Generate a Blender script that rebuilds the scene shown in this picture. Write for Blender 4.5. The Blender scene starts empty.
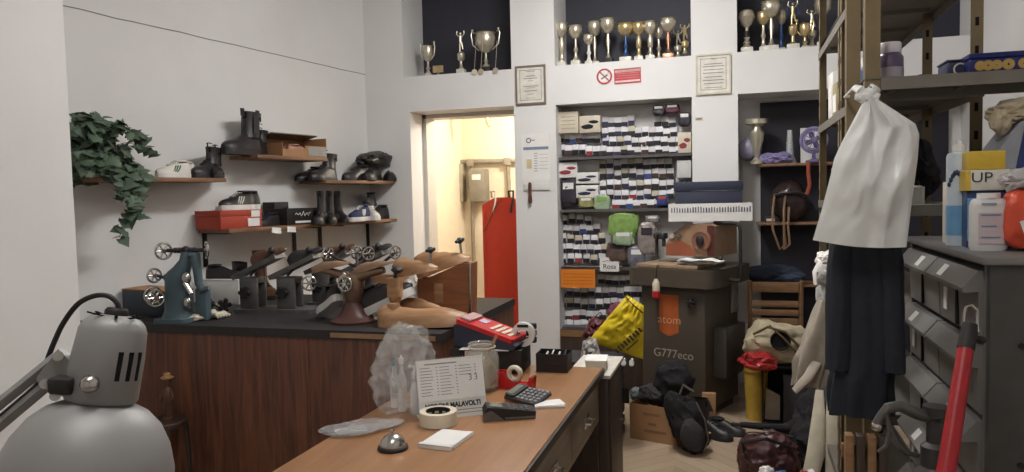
import bpy, bmesh, math, random
from mathutils import Vector, Matrix, Euler, noise
S = bpy.context.scene
COL = S.collection
rnd = random.Random(7)
PI = math.pi
rad = math.radians

# ------------------------------------------------------------------ camera
FPX, YAW, PITCH, ROLL, CH = 745.0, rad(16.85), rad(3.13), rad(1.33), 1.6
f0 = Vector((-math.sin(YAW), math.cos(YAW), 0)); r0 = Vector((math.cos(YAW), math.sin(YAW), 0))
FW = math.cos(PITCH)*f0 - math.sin(PITCH)*Vector((0, 0, 1)); u0 = r0.cross(FW)
RT = math.cos(ROLL)*r0 - math.sin(ROLL)*u0; UP = math.cos(ROLL)*u0 + math.sin(ROLL)*r0
EYE = Vector((0, 0, CH))
cam = bpy.data.cameras.new('camera'); camo = bpy.data.objects.new('camera', cam); COL.objects.link(camo)
cam.sensor_fit = 'HORIZONTAL'; cam.sensor_width = 36; cam.lens = 36*FPX/1024; cam.clip_start = 0.05
camo.matrix_world = Matrix.Translation(EYE) @ Matrix((RT, UP, -FW)).transposed().to_4x4()
S.camera = camo

def P(px, py, X=None, Y=None, Z=None):
    """world point seen at photo pixel px,py that lies on the given real plane"""
    d = FW + RT*((px-512)/FPX) - UP*((py-236)/FPX)
    if X is not None: s = X/d.x
    elif Y is not None: s = Y/d.y
    else: s = (Z-CH)/d.z
    return EYE + d*s

# ------------------------------------------------------------------ materials
MATS = {}
def mat(name, col, rough=0.6, metal=0.0, var=0.12, scale=14, bump=0.0, trans=0.0, spec=0.5, alpha=1.0, stretch=(1,1,1), col2=None, ior=1.45, sheen=0.0):
    if name in MATS: return MATS[name]
    m = bpy.data.materials.new(name); m.use_nodes = True; nt = m.node_tree; N = nt.nodes; L = nt.links
    b = N['Principled BSDF']
    b.inputs['Roughness'].default_value = rough; b.inputs['Metallic'].default_value = metal
    b.inputs['Specular IOR Level'].default_value = spec; b.inputs['IOR'].default_value = ior
    b.inputs['Transmission Weight'].default_value = trans; b.inputs['Alpha'].default_value = alpha
    if sheen: b.inputs['Sheen Weight'].default_value = sheen
    tc = N.new('ShaderNodeTexCoord'); mp = N.new('ShaderNodeMapping'); mp.inputs['Scale'].default_value = stretch
    nz = N.new('ShaderNodeTexNoise'); nz.inputs['Scale'].default_value = scale; nz.inputs['Detail'].default_value = 6
    L.new(tc.outputs['Object'], mp.inputs['Vector']); L.new(mp.outputs[0], nz.inputs['Vector'])
    cr = N.new('ShaderNodeValToRGB'); c = cr.color_ramp
    c2 = col2 if col2 else tuple(min(1, x*(1+var)) for x in col)
    c1 = col if col2 else tuple(x*(1-var) for x in col)
    c.elements[0].position = .3; c.elements[0].color = (*c1, 1); c.elements[1].position = .7; c.elements[1].color = (*c2, 1)
    L.new(nz.outputs['Fac'], cr.inputs['Fac']); L.new(cr.outputs[0], b.inputs['Base Color'])
    if bump:
        bp = N.new('ShaderNodeBump'); bp.inputs['Strength'].default_value = bump; bp.inputs['Distance'].default_value = .01
        L.new(nz.outputs['Fac'], bp.inputs['Height']); L.new(bp.outputs[0], b.inputs['Normal'])
    MATS[name] = m; return m
def s2l(*c):
    return tuple(((x/255)/12.92 if x/255 <= .04045 else ((x/255+.055)/1.055)**2.4) for x in c)
def cm(name, r, g, b, **k):
    return mat(name, s2l(r, g, b), **k)
def emit(name, col, st):
    m = bpy.data.materials.new(name); m.use_nodes = True; b = m.node_tree.nodes['Principled BSDF']
    b.inputs['Base Color'].default_value = (*col, 1)
    b.inputs['Emission Color'].default_value = (*col, 1); b.inputs['Emission Strength'].default_value = st; return m

# ------------------------------------------------------------------ mesh builder
class MB:
    def __init__(s): s.bm = bmesh.new()
    def faces(s, verts, faces, m=0, M=None):
        vs = [s.bm.verts.new(M @ Vector(v) if M else v) for v in verts]
        for f in faces:
            try:
                fc = s.bm.faces.new([vs[i] for i in f]); fc.material_index = m
            except ValueError: pass
        return vs
    def box(s, c, d, r=(0,0,0), bev=0, m=0, seg=2):
        t = bmesh.new(); bmesh.ops.create_cube(t, size=1)
        for v in t.verts: v.co = Vector((v.co.x*d[0], v.co.y*d[1], v.co.z*d[2]))
        if bev: bmesh.ops.bevel(t, geom=t.edges[:], offset=min(bev, min(d)*.45), segments=seg, profile=.5, affect='EDGES')
        s._add(t, Matrix.Translation(c) @ Euler(r).to_matrix().to_4x4(), m); return s
    def _add(s, t, M, m):
        mp = {v: s.bm.verts.new(M @ v.co) for v in t.verts}
        for f in t.faces:
            try:
                fc = s.bm.faces.new([mp[v] for v in f.verts]); fc.material_index = m
            except ValueError: pass
        t.free()
    def b2(s, a, b, bev=0, m=0):   # box between two corners
        return s.box([(a[i]+b[i])/2 for i in range(3)], [abs(b[i]-a[i]) for i in range(3)], bev=bev, m=m)
    def loft(s, rings, m=0, cap=True, closed=False):
        n = len(rings[0]); rv = [[s.bm.verts.new(p) for p in r] for r in rings]
        R = len(rv)
        for i in range(R if closed else R-1):
            a = rv[i]; b = rv[(i+1) % R]
            for j in range(n):
                try:
                    f = s.bm.faces.new((a[j], a[(j+1)%n], b[(j+1)%n], b[j])); f.material_index = m
                except ValueError: pass
        if cap and not closed:
            for q in (rv[0][::-1], rv[-1]):
                try: f = s.bm.faces.new(q); f.material_index = m
                except ValueError: pass
        return s
    def tube(s, pts, r, n=8, m=0, closed=False, cap=True, flat=1):
        pts = [Vector(p) for p in pts]; rings = []; N = len(pts); prev = None
        for i, p in enumerate(pts):
            if closed: t = pts[(i+1)%N]-pts[i-1]
            else: t = pts[min(i+1, N-1)]-pts[max(i-1, 0)]
            t = t.normalized() if t.length > 1e-9 else Vector((0,0,1))
            if prev is None:
                a = Vector((0,0,1)) if abs(t.z) < .9 else Vector((1,0,0)); u = t.cross(a).normalized()
            else:
                u = prev - t*prev.dot(t); u = u.normalized() if u.length > 1e-6 else t.orthogonal().normalized()
            prev = u; v = t.cross(u); rr = r[i] if isinstance(r, (list, tuple)) else r
            rings.append([p+u*math.cos(2*PI*k/n)*rr+v*math.sin(2*PI*k/n)*rr*flat for k in range(n)])
        return s.loft(rings, m=m, cap=cap, closed=closed)
    def cyl(s, a, b, r0, r1=None, n=16, m=0):
        return s.tube([a, b], [r0, r0 if r1 is None else r1], n=n, m=m)
    def lathe(s, prof, c=(0,0,0), n=20, rot=None, m=0, sc=(1,1,1)):
        M = Matrix.Translation(c) @ (Euler(rot).to_matrix().to_4x4() if rot else Matrix.Identity(4)) @ Matrix.Diagonal((*sc, 1))
        rings = [[M @ Vector((max(r, 1e-4)*math.cos(2*PI*k/n), max(r, 1e-4)*math.sin(2*PI*k/n), z)) for k in range(n)] for r, z in prof]
        return s.loft(rings, m=m)
    def torus(s, c, R, r, rot=(0,0,0), n=24, k=8, m=0):
        M = Matrix.Translation(c) @ Euler(rot).to_matrix().to_4x4()
        return s.tube([M @ Vector((R*math.cos(2*PI*i/n), R*math.sin(2*PI*i/n), 0)) for i in range(n)], r, n=k, closed=True, m=m)
    def prism(s, pts, a, b, ax='z', m=0, M=None):
        def q(u, v, w): return {'z': (u, v, w), 'y': (u, w, v), 'x': (w, u, v)}[ax]
        r = [[Vector(q(u, v, w)) for u, v in pts] for w in (a, b)]
        if M: r = [[M @ p for p in x] for x in r]
        return s.loft(r, m=m)
    def ball(s, c, r, n=2, m=0, rot=(0,0,0)):
        t = bmesh.new(); bmesh.ops.create_icosphere(t, subdivisions=n, radius=1)
        rr = r if isinstance(r, (list, tuple)) else (r, r, r)
        s._add(t, Matrix.Translation(c) @ Euler(rot).to_matrix().to_4x4() @ Matrix.Diagonal((*rr, 1)), m); return s
    def blob(s, c, r, seed=0, amp=.25, freq=1.6, n=4, m=0, rot=(0,0,0), flatz=None, ridge=True, sq=1):
        """crumpled soft body"""
        t = bmesh.new(); bmesh.ops.create_icosphere(t, subdivisions=n, radius=1)
        for v in t.verts:
            p = v.co*freq+Vector((seed*3.7, seed*1.3, seed*2.1))
            d = noise.noise(p)*.8
            if ridge: d += (.5-abs(noise.noise(p*2.1)))*.7-.15 + (.4-abs(noise.noise(p*4.3)))*.22
            if sq != 1: v.co = Vector([math.copysign(abs(q)**sq, q) for q in v.co])*.92
            v.co *= 1+amp*d
            if flatz is not None and v.co.z < flatz: v.co.z = flatz+(v.co.z-flatz)*.1
        s._add(t, Matrix.Translation(c) @ Euler(rot).to_matrix().to_4x4() @ Matrix.Diagonal((*r, 1)), m); return s
    def sheet(s, fn, nu, nv, th=.003, m=0):
        """solid cloth: fn(u,v)->Vector, thickness along the normal"""
        g = [[Vector(fn(i/nu, j/nv)) for j in range(nv+1)] for i in range(nu+1)]
        top = []; bot = []
        for i in range(nu+1):
            tr = []; br = []
            for j in range(nv+1):
                a = g[min(i+1, nu)][j]-g[max(i-1, 0)][j]; b = g[i][min(j+1, nv)]-g[i][max(j-1, 0)]
                n_ = a.cross(b); n_ = n_.normalized() if n_.length > 1e-9 else Vector((0,0,1))
                tr.append(s.bm.verts.new(g[i][j]+n_*th/2)); br.append(s.bm.verts.new(g[i][j]-n_*th/2))
            top.append(tr); bot.append(br)
        def F(q):
            try: f = s.bm.faces.new(q); f.material_index = m
            except ValueError: pass
        for i in range(nu):
            for j in range(nv):
                F((top[i][j], top[i+1][j], top[i+1][j+1], top[i][j+1])); F((bot[i][j+1], bot[i+1][j+1], bot[i+1][j], bot[i][j]))
        for i in range(nu):
            F((top[i][0], bot[i][0], bot[i+1][0], top[i+1][0])); F((top[i+1][nv], bot[i+1][nv], bot[i][nv], top[i][nv]))
        for j in range(nv):
            F((top[0][j+1], bot[0][j+1], bot[0][j], top[0][j])); F((top[nu][j], bot[nu][j], bot[nu][j+1], top[nu][j+1]))
        return s
    def build(s, name, mats, parent=None, loc=None, rot=None, ang=38):
        bm = s.bm
        bmesh.ops.recalc_face_normals(bm, faces=bm.faces[:])
        for f in bm.faces: f.smooth = True
        for e in bm.edges:
            if len(e.link_faces) == 2 and e.calc_face_angle(0) > rad(ang): e.smooth = False
        me = bpy.data.meshes.new(name); bm.to_mesh(me); bm.free()
        for q in (mats if isinstance(mats, (list, tuple)) else [mats]): me.materials.append(q)
        o = bpy.data.objects.new(name, me); COL.objects.link(o)
        if parent: o.parent = parent
        if loc is not None: o.location = loc
        if rot is not None: o.rotation_euler = rot
        return o
def tag(o, label, cat, group=None, kind=None):
    o['label'] = label; o['category'] = cat
    if group: o['group'] = group
    if kind: o['kind'] = kind
    return o
def thing(name, label, cat, loc=(0,0,0), rz=0, group=None, rot=None):
    o = bpy.data.objects.new(name, None); o.empty_display_size = .05; COL.objects.link(o); o.location = loc
    o.rotation_euler = rot if rot else (0, 0, rz); return tag(o, label, cat, group)
def struct(o): o['kind'] = 'structure'; return o
def dup(root, loc, rz=None, label=None, group=None, sc=None):
    r = root.copy(); COL.objects.link(r); r.location = loc
    if rz is not None: r.rotation_euler = (0, 0, rz)
    if sc: r.scale = (sc,)*3
    if label: r['label'] = label
    if group: r['group'] = group
    for ch in list(root.children):
        c = ch.copy(); COL.objects.link(c); c.parent = r
        for g in list(ch.children):
            d = g.copy(); COL.objects.link(d); d.parent = c
    return r
def writing(name, txt, size, m, parent, loc, rot, ext=.0006, sx=1, align='CENTER', bold=0):
    cu = bpy.data.curves.new(name, 'FONT'); cu.body = txt; cu.size = size; cu.extrude = ext; cu.offset = bold
    cu.align_x = align; cu.align_y = 'CENTER'
    t = bpy.data.objects.new('tmp', cu); COL.objects.link(t); bpy.context.view_layer.update()
    me = bpy.data.meshes.new_from_object(t); bpy.data.objects.remove(t)
    me.materials.clear(); me.materials.append(m)
    for v in me.vertices: v.co.x *= sx
    o = bpy.data.objects.new(name, me); COL.objects.link(o)
    if parent: o.parent = parent
    o.location = loc; o.rotation_euler = rot; return o
def rr(w, h, r, n=4, cx=0, cy=0):   # rounded rectangle outline
    pts = []
    for sx, sy, a0 in ((1,1,0), (-1,1,90), (-1,-1,180), (1,-1,270)):
        for k in range(n+1):
            a = rad(a0+90*k/n); pts.append((cx+sx*(w/2-r)+r*math.cos(a), cy+sy*(h/2-r)+r*math.sin(a)))
    return pts

# ------------------------------------------------------------------ palette
def wall_mat():
    m = bpy.data.materials.new('wall_plaster'); m.use_nodes = True; nt = m.node_tree; N = nt.nodes; L = nt.links
    b = N['Principled BSDF']; b.inputs['Roughness'].default_value = .85
    g = N.new('ShaderNodeNewGeometry')
    n1 = N.new('ShaderNodeTexNoise'); n1.inputs['Scale'].default_value = 1.3; n1.inputs['Detail'].default_value = 5
    n2 = N.new('ShaderNodeTexNoise'); n2.inputs['Scale'].default_value = 70
    L.new(g.outputs['Position'], n1.inputs['Vector']); L.new(g.outputs['Position'], n2.inputs['Vector'])
    cr = N.new('ShaderNodeValToRGB'); e = cr.color_ramp.elements
    e[0].position = .25; e[0].color = (.68, .665, .65, 1); e[1].position = .75; e[1].color = (.76, .75, .74, 1)
    L.new(n1.outputs['Fac'], cr.inputs['Fac']); L.new(cr.outputs[0], b.inputs['Base Color'])
    bp = N.new('ShaderNodeBump'); bp.inputs['Strength'].default_value = .12; bp.inputs['Distance'].default_value = .003
    L.new(n2.outputs['Fac'], bp.inputs['Height']); L.new(bp.outputs[0], b.inputs['Normal']); return m
def floor_mat():
    """oak herringbone laid in 45 degree zigzags, built from position"""
    m = bpy.data.materials.new('parquet_herringbone'); m.use_nodes = True; nt = m.node_tree; N = nt.nodes; L = nt.links
    b = N['Principled BSDF']; b.inputs['Roughness'].default_value = .38
    g = N.new('ShaderNodeNewGeometry'); sp = N.new('ShaderNodeSeparateXYZ'); L.new(g.outputs['Position'], sp.inputs[0])
    def ma(op, a, c=None):
        n = N.new('ShaderNodeMath'); n.operation = op
        for i, q in enumerate((a, c)):
            if q is None: continue
            if isinstance(q, (int, float)): n.inputs[i].default_value = q
            else: L.new(q, n.inputs[i])
        return n.outputs[0]
    W = .36
    xs = ma('DIVIDE', sp.outputs[0], W); fl = ma('FLOOR', xs); fr = ma('FRACT', xs)
    par = ma('MODULO', ma('ABSOLUTE', fl), 2.0)
    tri = ma('PINGPONG', xs, 1.0)                      # zigzag across the rows
    v = ma('SUBTRACT', ma('DIVIDE', sp.outputs[1], W), tri)
    rows = ma('MULTIPLY', v, 2.8); idx = ma('FLOOR', rows); rf = ma('FRACT', rows)
    line = ma('LESS_THAN', rf, .035); edge = ma('LESS_THAN', ma('ABSOLUTE', ma('SUBTRACT', fr, .5)), .49)
    cmb = N.new('ShaderNodeCombineXYZ'); L.new(idx, cmb.inputs[0]); L.new(fl, cmb.inputs[1])
    wn = N.new('ShaderNodeTexWhiteNoise'); L.new(cmb.outputs[0], wn.inputs['Vector'])
    cr = N.new('ShaderNodeValToRGB'); e = cr.color_ramp.elements
    e[0].color = (*s2l(150, 130, 108), 1); e[1].color = (*s2l(180, 160, 136), 1)
    L.new(wn.outputs['Value'], cr.inputs['Fac'])
    mx = N.new('ShaderNodeMix'); mx.data_type = 'RGBA'; L.new(line, mx.inputs[0]); L.new(cr.outputs[0], mx.inputs[6]); mx.inputs[7].default_value = (*s2l(120, 98, 76), 1)
    L.new(mx.outputs[2], b.inputs['Base Color']); return m
def wood_mat(name, c1, c2, scale=3, stretch=(8, 8, .6), rough=.45, dist=2.5, bump=.02):
    m = bpy.data.materials.new(name); m.use_nodes = True; nt = m.node_tree; N = nt.nodes; L = nt.links
    b = N['Principled BSDF']; b.inputs['Roughness'].default_value = rough
    tc = N.new('ShaderNodeTexCoord'); mp = N.new('ShaderNodeMapping'); mp.inputs['Scale'].default_value = stretch
    n1 = N.new('ShaderNodeTexNoise'); n1.inputs['Scale'].default_value = scale; n1.inputs['Detail'].default_value = 8; n1.inputs['Distortion'].default_value = dist*.3
    n1.inputs['Roughness'].default_value = .6
    L.new(tc.outputs['Object'], mp.inputs[0]); L.new(mp.outputs[0], n1.inputs['Vector'])
    cr = N.new('ShaderNodeValToRGB'); e = cr.color_ramp.elements
    e[0].position = .32; e[0].color = (*s2l(*c1), 1); e[1].position = .66; e[1].color = (*s2l(*c2), 1)
    L.new(n1.outputs['Fac'], cr.inputs['Fac']); L.new(cr.outputs[0], b.inputs['Base Color'])
    bp = N.new('ShaderNodeBump'); bp.inputs['Strength'].default_value = bump*5; bp.inputs['Distance'].default_value = .002
    L.new(n1.outputs['Fac'], bp.inputs['Height']); L.new(bp.outputs[0], b.inputs['Normal']); return m
def clear_mat(name, tint=(1,1,1), alpha=.25, rough=.12, crinkle=0):
    """thin clear film or thin glass"""
    m = bpy.data.materials.new(name); m.use_nodes = True; b = m.node_tree.nodes['Principled BSDF']
    b.inputs['Base Color'].default_value = (*tint, 1); b.inputs['Roughness'].default_value = rough
    b.inputs['Alpha'].default_value = alpha; b.inputs['Specular IOR Level'].default_value = 1.0
    if crinkle:
        N = m.node_tree.nodes; L = m.node_tree.links; v = N.new('ShaderNodeTexVoronoi'); v.inputs['Scale'].default_value = crinkle; tc = N.new('ShaderNodeTexCoord')
        bp = N.new('ShaderNodeBump'); bp.inputs['Strength'].default_value = 1; bp.inputs['Distance'].default_value = .02
        L.new(tc.outputs['Object'], v.inputs['Vector']); L.new(v.outputs['Distance'], bp.inputs['Height']); L.new(bp.outputs[0], b.inputs['Normal'])
    return m
M_wall = wall_mat(); M_floor = floor_mat()
M_ceil = cm('ceiling_paint', 225, 222, 216, var=.03)
M_black = cm('black_rubber', 34, 31, 31, rough=.6, scale=40, bump=.05)
M_blackleather = cm('black_leather', 40, 36, 37, rough=.42, scale=30, bump=.25)
M_darkgrey = cm('dark_grey_fabric', 58, 56, 58, rough=.9, scale=60, bump=.2)
M_white = cm('white_plastic', 222, 220, 216, rough=.4, var=.04)
M_paper = cm('white_paper', 228, 226, 222, rough=.8, var=.03)
M_cream = cm('cream_plastic', 205, 195, 175, rough=.5, var=.05)
M_steel = cm('chromed_steel', 190, 188, 184, rough=.22, metal=1, var=.05)
M_iron = cm('dark_cast_iron', 66, 64, 64, rough=.5, metal=.5, var=.2, bump=.1)
M_alu = cm('cast_aluminium', 108, 106, 105, rough=.5, metal=.55, var=.2, scale=20, bump=.08)
M_red = cm('red_plastic', 190, 34, 38, rough=.4, var=.06)
M_ink = cm('black_ink', 30, 30, 34, rough=.8, var=.02)
M_card = cm('brown_cardboard', 160, 122, 86, rough=.85, var=.08, scale=5)
M_gold = cm('gold_metal', 204, 184, 140, rough=.3, metal=.75, var=.1)
M_silver = cm('silver_trophy_metal', 212, 204, 184, rough=.3, metal=.75, var=.1)
M_marble = cm('white_marble', 205, 200, 190, rough=.3, var=.12, scale=25)
M_bluemet = cm('blue_anodised_metal', 70, 100, 150, rough=.35, metal=.7)
M_last = wood_mat('last_beech_wood', (140, 100, 68), (180, 140, 102), scale=4, stretch=(1, 6, 6), rough=.4)
M_shelfw = wood_mat('shelf_pine', (104, 74, 52), (142, 104, 76), scale=4, stretch=(8, .8, 8), rough=.6)
M_clear = clear_mat('clear_polythene', (.95, .95, .93), .22, .15)
M_glass = clear_mat('clear_glass', (.85, .88, .86), .3, .05)
M_orange = cm('orange_paint', 214, 110, 40, rough=.5)
M_greyw = cm('grey_steel_paint', 112, 110, 108, rough=.45, metal=.15, var=.08, scale=6)
M_slot = cm('dark_hollow', 12, 11, 11, rough=.9)
# =================================================================== SETTING
WY = 6.0          # face of the back wall
XL = -3.14        # recessed left wall
XN = -2.81        # near left wall
XR = 1.62
ZC = 3.62
FR = -2.2         # room behind the camera
m = MB(); m.b2((-4.4, FR, -.1), (XR+.2, 8.4, 0)); struct(m.build('floor', M_floor))
m = MB(); m.b2((-4.4, FR, ZC), (XR+.2, 8.4, ZC+.1)); struct(m.build('ceiling', M_ceil))
# left wall with the hairline crack modelled as a shallow raised seam
WA = rad(11.5)      # the left wall is splayed: nearer the camera it runs further left
WO = Vector((XL, WY, 0)); WS = Vector((-math.sin(WA), -math.cos(WA), 0)); WN = Vector((math.cos(WA), -math.sin(WA), 0))
def WP(s, n, z): return WO+WS*s+WN*n+Vector((0, 0, z))
def PL(px, py, n):   # point seen at a pixel, n metres out of the left wall
    d = FW + RT*((px-512)/FPX) - UP*((py-236)/FPX)
    return EYE + d*((WO+WN*n-EYE).dot(WN)/d.dot(WN))
m = MB(); m.prism([tuple(WP(a, b, 0).xy) for a, b in ((-.6, 0), (3.9, 0), (3.9, -.25), (-.6, -.25))], 0, ZC); wl = struct(m.build('wall_left', M_wall))
M_seam = cm('grey_seam', 150, 145, 140, rough=.9)
a = PL(60, 5, .0); b = PL(366, 75, .0)
m = MB(); pts = [a.lerp(b, k/24)+Vector((.001, 0, .006*noise.noise(Vector((k*.5, 0, 0))))) for k in range(25)]
m.tube(pts, .0035, n=5); m.build('crack', M_seam, wl)
m = MB(); m.b2((-4.2, FR, 0), (XN, 2.6, ZC)); struct(m.build('wall_left_near', M_wall))
m = MB(); m.b2((XR, FR, 0), (XR+.2, 8.4, ZC)); struct(m.build('wall_right', M_wall))
m = MB(); m.b2((-4.3, FR-.2, 0), (XR+.2, FR, ZC)); struct(m.build('wall_rear', M_wall))
# back wall: openings
def bx(px, py=100): return P(px, py, Y=WY).x
def bz(px, py): return P(px, py, Y=WY).z
dx0, dx1 = bx(410, 120), bx(514, 120)
ax0, ax1 = bx(556, 130), bx(692, 130)
nx0 = bx(738, 120)
ux0, ux1 = bx(403, 60), bx(511, 50)
vx0, vx1 = bx(554.5, 50), bx(691, 40)
wx0 = bx(737, 30)
zd, zl = bz(460, 109), bz(620, 101)
zs = bz(620, 61)
print('door', dx0, dx1, 'alc', ax0, ax1, 'niche', nx0, 'z', zd, zl, zs)
BY = 6.45
m = MB()
def wb(x0, x1, z0, z1, y0=WY, y1=BY): m.b2((x0, y0, z0), (x1, y1, z1))
wb(XL-.2, dx0, 0, zs)                        # pier beside the door
wb(XL-.2, ux0, zs, ZC)
wb(dx0, dx1, zd, zs)                         # over the door
wb(dx1, ax0, 0, zs); wb(ux1, vx0, zs, ZC)    # pillar
wb(ax0, ax1, zl, zs); wb(ax0, ax1, 0, .30)   # over and under the alcove
wb(ax1, nx0, 0, zs); wb(vx1, wx0, zs, ZC)    # pillar
wb(nx0, XR, zl, zs)
wb(ux0, ux1, ZC-.12, ZC); wb(vx0, vx1, ZC-.12, ZC); wb(wx0, XR, ZC-.12, ZC)
wb(ax0, ax1, .3, zl, 6.27, BY)               # alcove back
wb(nx0, XR, 0, zl, 6.40, BY)                 # niche back
struct(m.build('wall_back', M_wall))
# dark glazing of the three high openings
M_night = cm('dark_window_glass', 50, 50, 60, rough=.6, var=.04)
for i, (x0, x1) in enumerate(((ux0, ux1), (vx0, vx1), (wx0, XR))):
    m = MB(); m.b2((x0-.05, BY, zs-.03), (x1+.05, BY+.03, ZC)); struct(m.build('window_%d' % (i+1), M_night))
# white sill seen at the foot of each opening, jamb lining in left opening
M_jamb = cm('grey_jamb_paint', 168, 164, 160, rough=.7, var=.05)
# door lining
M_dframe = cm('door_frame_paint', 205, 200, 192, rough=.5, var=.04)
m = MB(); t_ = .035
m.b2((dx0, BY-.18, 0), (dx0+t_, BY+.02, zd)); m.b2((dx1-t_, BY-.18, 0), (dx1, BY+.02, zd)); m.b2((dx0, BY-.18, zd-t_), (dx1, BY+.02, zd))
struct(m.build('door_1', M_dframe))
# room behind the door
m = MB(); m.b2((XL, 7.85, 0), (-.2, 7.95, ZC)); struct(m.build('wall_far', cm('far_room_plaster', 226, 214, 190, rough=.85, var=.04)))
m = MB(); m.b2((-3.2, BY, 0), (-2.93, 7.9, ZC)); m.b2((-.3, BY, 0), (-.2, 7.9, ZC)); struct(m.build('wall_side', MATS['far_room_plaster']))
m = MB(); m.b2((XL, BY, 2.62), (-.2, 7.95, 2.66)); struct(m.build('ceiling_far', M_ceil))

# =================================================================== LIGHT
w = bpy.data.worlds.new('world'); S.world = w; w.use_nodes = True
w.node_tree.nodes['Background'].inputs[0].default_value = (.5, .52, .6, 1); w.node_tree.nodes['Background'].inputs[1].default_value = .05
def area(name, loc, sx, sy, power, col, rot=(0,0,0)):
    l = bpy.data.lights.new(name, 'AREA'); l.shape = 'RECTANGLE'; l.size = sx; l.size_y = sy; l.energy = power; l.color = col
    o = bpy.data.objects.new(name, l); COL.objects.link(o); o.location = loc; o.rotation_euler = rot; return o
M_tube = emit('lit_tube', (1, .96, .9), 6)
M_fix = cm('lamp_enamel', 230, 230, 228, rough=.35, var=.02)
def ceiling_lamp(x, y, label, power):
    t = thing('ceiling_lamp', label, 'lamp', (x, y, ZC-.09), group='ceiling lamps')
    m = MB(); m.box((0, 0, .045), (.22, 1.3, .07), bev=.01); m.build('housing', M_fix, t)
    for s in (-1, 1):
        m = MB(); m.cyl((s*.055, -.6, -.01), (s*.055, .6, -.01), .013, n=10); m.build('tube', M_tube, t)
    area('lamp_light', (x, y, ZC-.14), .3, 1.3, power*.42, (1, .99, .98))
    for k in range(3):      # bare tubes shine sideways as well as down
        l = bpy.data.lights.new('tube_light', 'POINT'); l.energy = power/3*.62; l.color = (1, .99, .98); l.shadow_soft_size = .12
        o = bpy.data.objects.new('tube_light', l); COL.objects.link(o); o.location = (x, y-.45+.45*k, ZC-.24)
ceiling_lamp(-.75, 4.1, 'fluorescent ceiling lamp over the middle of the shop', 92)
ceiling_lamp(-.5, .6, 'fluorescent ceiling lamp above the front of the shop', 40)
# lamp of the boiler room
t = thing('ceiling_lamp', 'bare round lamp on the ceiling of the back room', 'lamp', (-1.8, 7.0, 2.62))
m = MB(); m.lathe([(0, 0), (.06, 0), (.06, -.03), (.02, -.04), (0, -.04)]); m.build('lamp_holder', M_white, t)
m = MB(); m.ball((0, 0, -.085), .05); m.build('bulb', emit('lit_bulb', (1, .86, .62), 12), t)
l = bpy.data.lights.new('bulb_light', 'POINT'); l.energy = 62; l.color = (1, .91, .77); l.shadow_soft_size = .06
o = bpy.data.objects.new('bulb_light', l); COL.objects.link(o); o.location = (-1.8, 7.0, 2.44)

vs = S.view_settings; vs.view_transform = 'Standard'; vs.look = 'None'; vs.gamma = 1; vs.exposure = 0.1; vs.use_curve_mapping = False
# =================================================================== BIG FURNITURE
# ---- counter
M_panel = wood_mat('veneer_red_brown', (70, 40, 28), (122, 76, 55), scale=2.2, stretch=(9, 9, .7), rough=.4, dist=5)
M_lino = cm('black_worktop', 44, 41, 42, rough=.55, scale=30, bump=.1)
CX0, CX1, CY0, CY1, CZ = XL+.005, -1.40, 3.37, 4.62, .93
t = thing('work_counter', 'long work counter with reddish brown wood-grain front and black top', 'counter', (CX0, CY0, 0))
W_ = CX1-CX0; D_ = CY1-CY0
m = MB(); n_ = 3
WE = W_+.5
for k in range(n_): m.b2((-.5+WE*k/n_+.001, 0, 0), (-.5+WE*(k+1)/n_-.001, .02, CZ-.045), bev=.002)
m.build('front_panel', M_panel, t)
m = MB(); m.b2((W_-.02, .021, 0), (W_, D_, CZ-.045)); m.build('end_panel', M_panel, t)
wx_ = lambda y: XL-math.tan(WA)*(WY-(CY0+y))-CX0+.006
m = MB(); m.prism([(wx_(-.015), -.015), (W_+.01, -.015), (W_+.01, D_), (wx_(D_), D_)], CZ-.044, CZ); m.build('worktop', M_lino, t)
m = MB(); m.b2((W_-.60, -.021, CZ-.036), (W_-.02, -.0145, CZ-.012)); m.build('edge_strip', cm('worn_wood_edge', 150, 118, 90), t)

# ---- desk
M_dtop = wood_mat('desk_beech_laminate', (148, 106, 72), (166, 122, 86), scale=2.2, stretch=(6, .7, 6), rough=.3, dist=4)
M_dedge = cm('desk_dark_edge', 62, 52, 46, rough=.5)
M_dfront = wood_mat('drawer_grey_oak', (112, 98, 82), (140, 124, 104), scale=3, stretch=(8, .8, 8), rough=.45)
M_dside = wood_mat('dark_brown_board', (52, 40, 34), (72, 56, 47), scale=3, stretch=(6, 6, .8), rough=.5)
DX0, DX1, DY0, DY1, DZ = -1.39, -.615, 1.55, 3.52, .76
t = thing('desk', 'wooden reception desk with orange-brown top and drawers on its right side', 'desk', (DX0, DY0, 0))
W_ = DX1-DX0; D_ = DY1-DY0
m = MB(); m.b2((0, 0, DZ-.028), (W_-.012, D_, DZ), bev=.004); m.build('desktop', M_dtop, t)
m = MB(); m.b2((W_-.0115, 0, DZ-.034), (W_, D_, DZ-.001), bev=.003); m.build('edge_band', M_dedge, t)
m = MB(); m.b2((.02, .02, 0), (.045, D_-.02, DZ-.03)); m.build('modesty_panel', M_dside, t)
for y in (.05, D_-.06):
    m = MB(); m.b2((.046, y, 0), (W_-.03, y+.03, DZ-.03), bev=.002); m.build('side_panel', M_dside, t)
m = MB(); m.b2((.05, .085, DZ-.05), (W_-.04, D_-.065, DZ-.03)); m.b2((W_-.06, .085, DZ-.252), (W_-.04, D_-.065, DZ-.245)); m.build('rail', M_dside, t)
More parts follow.
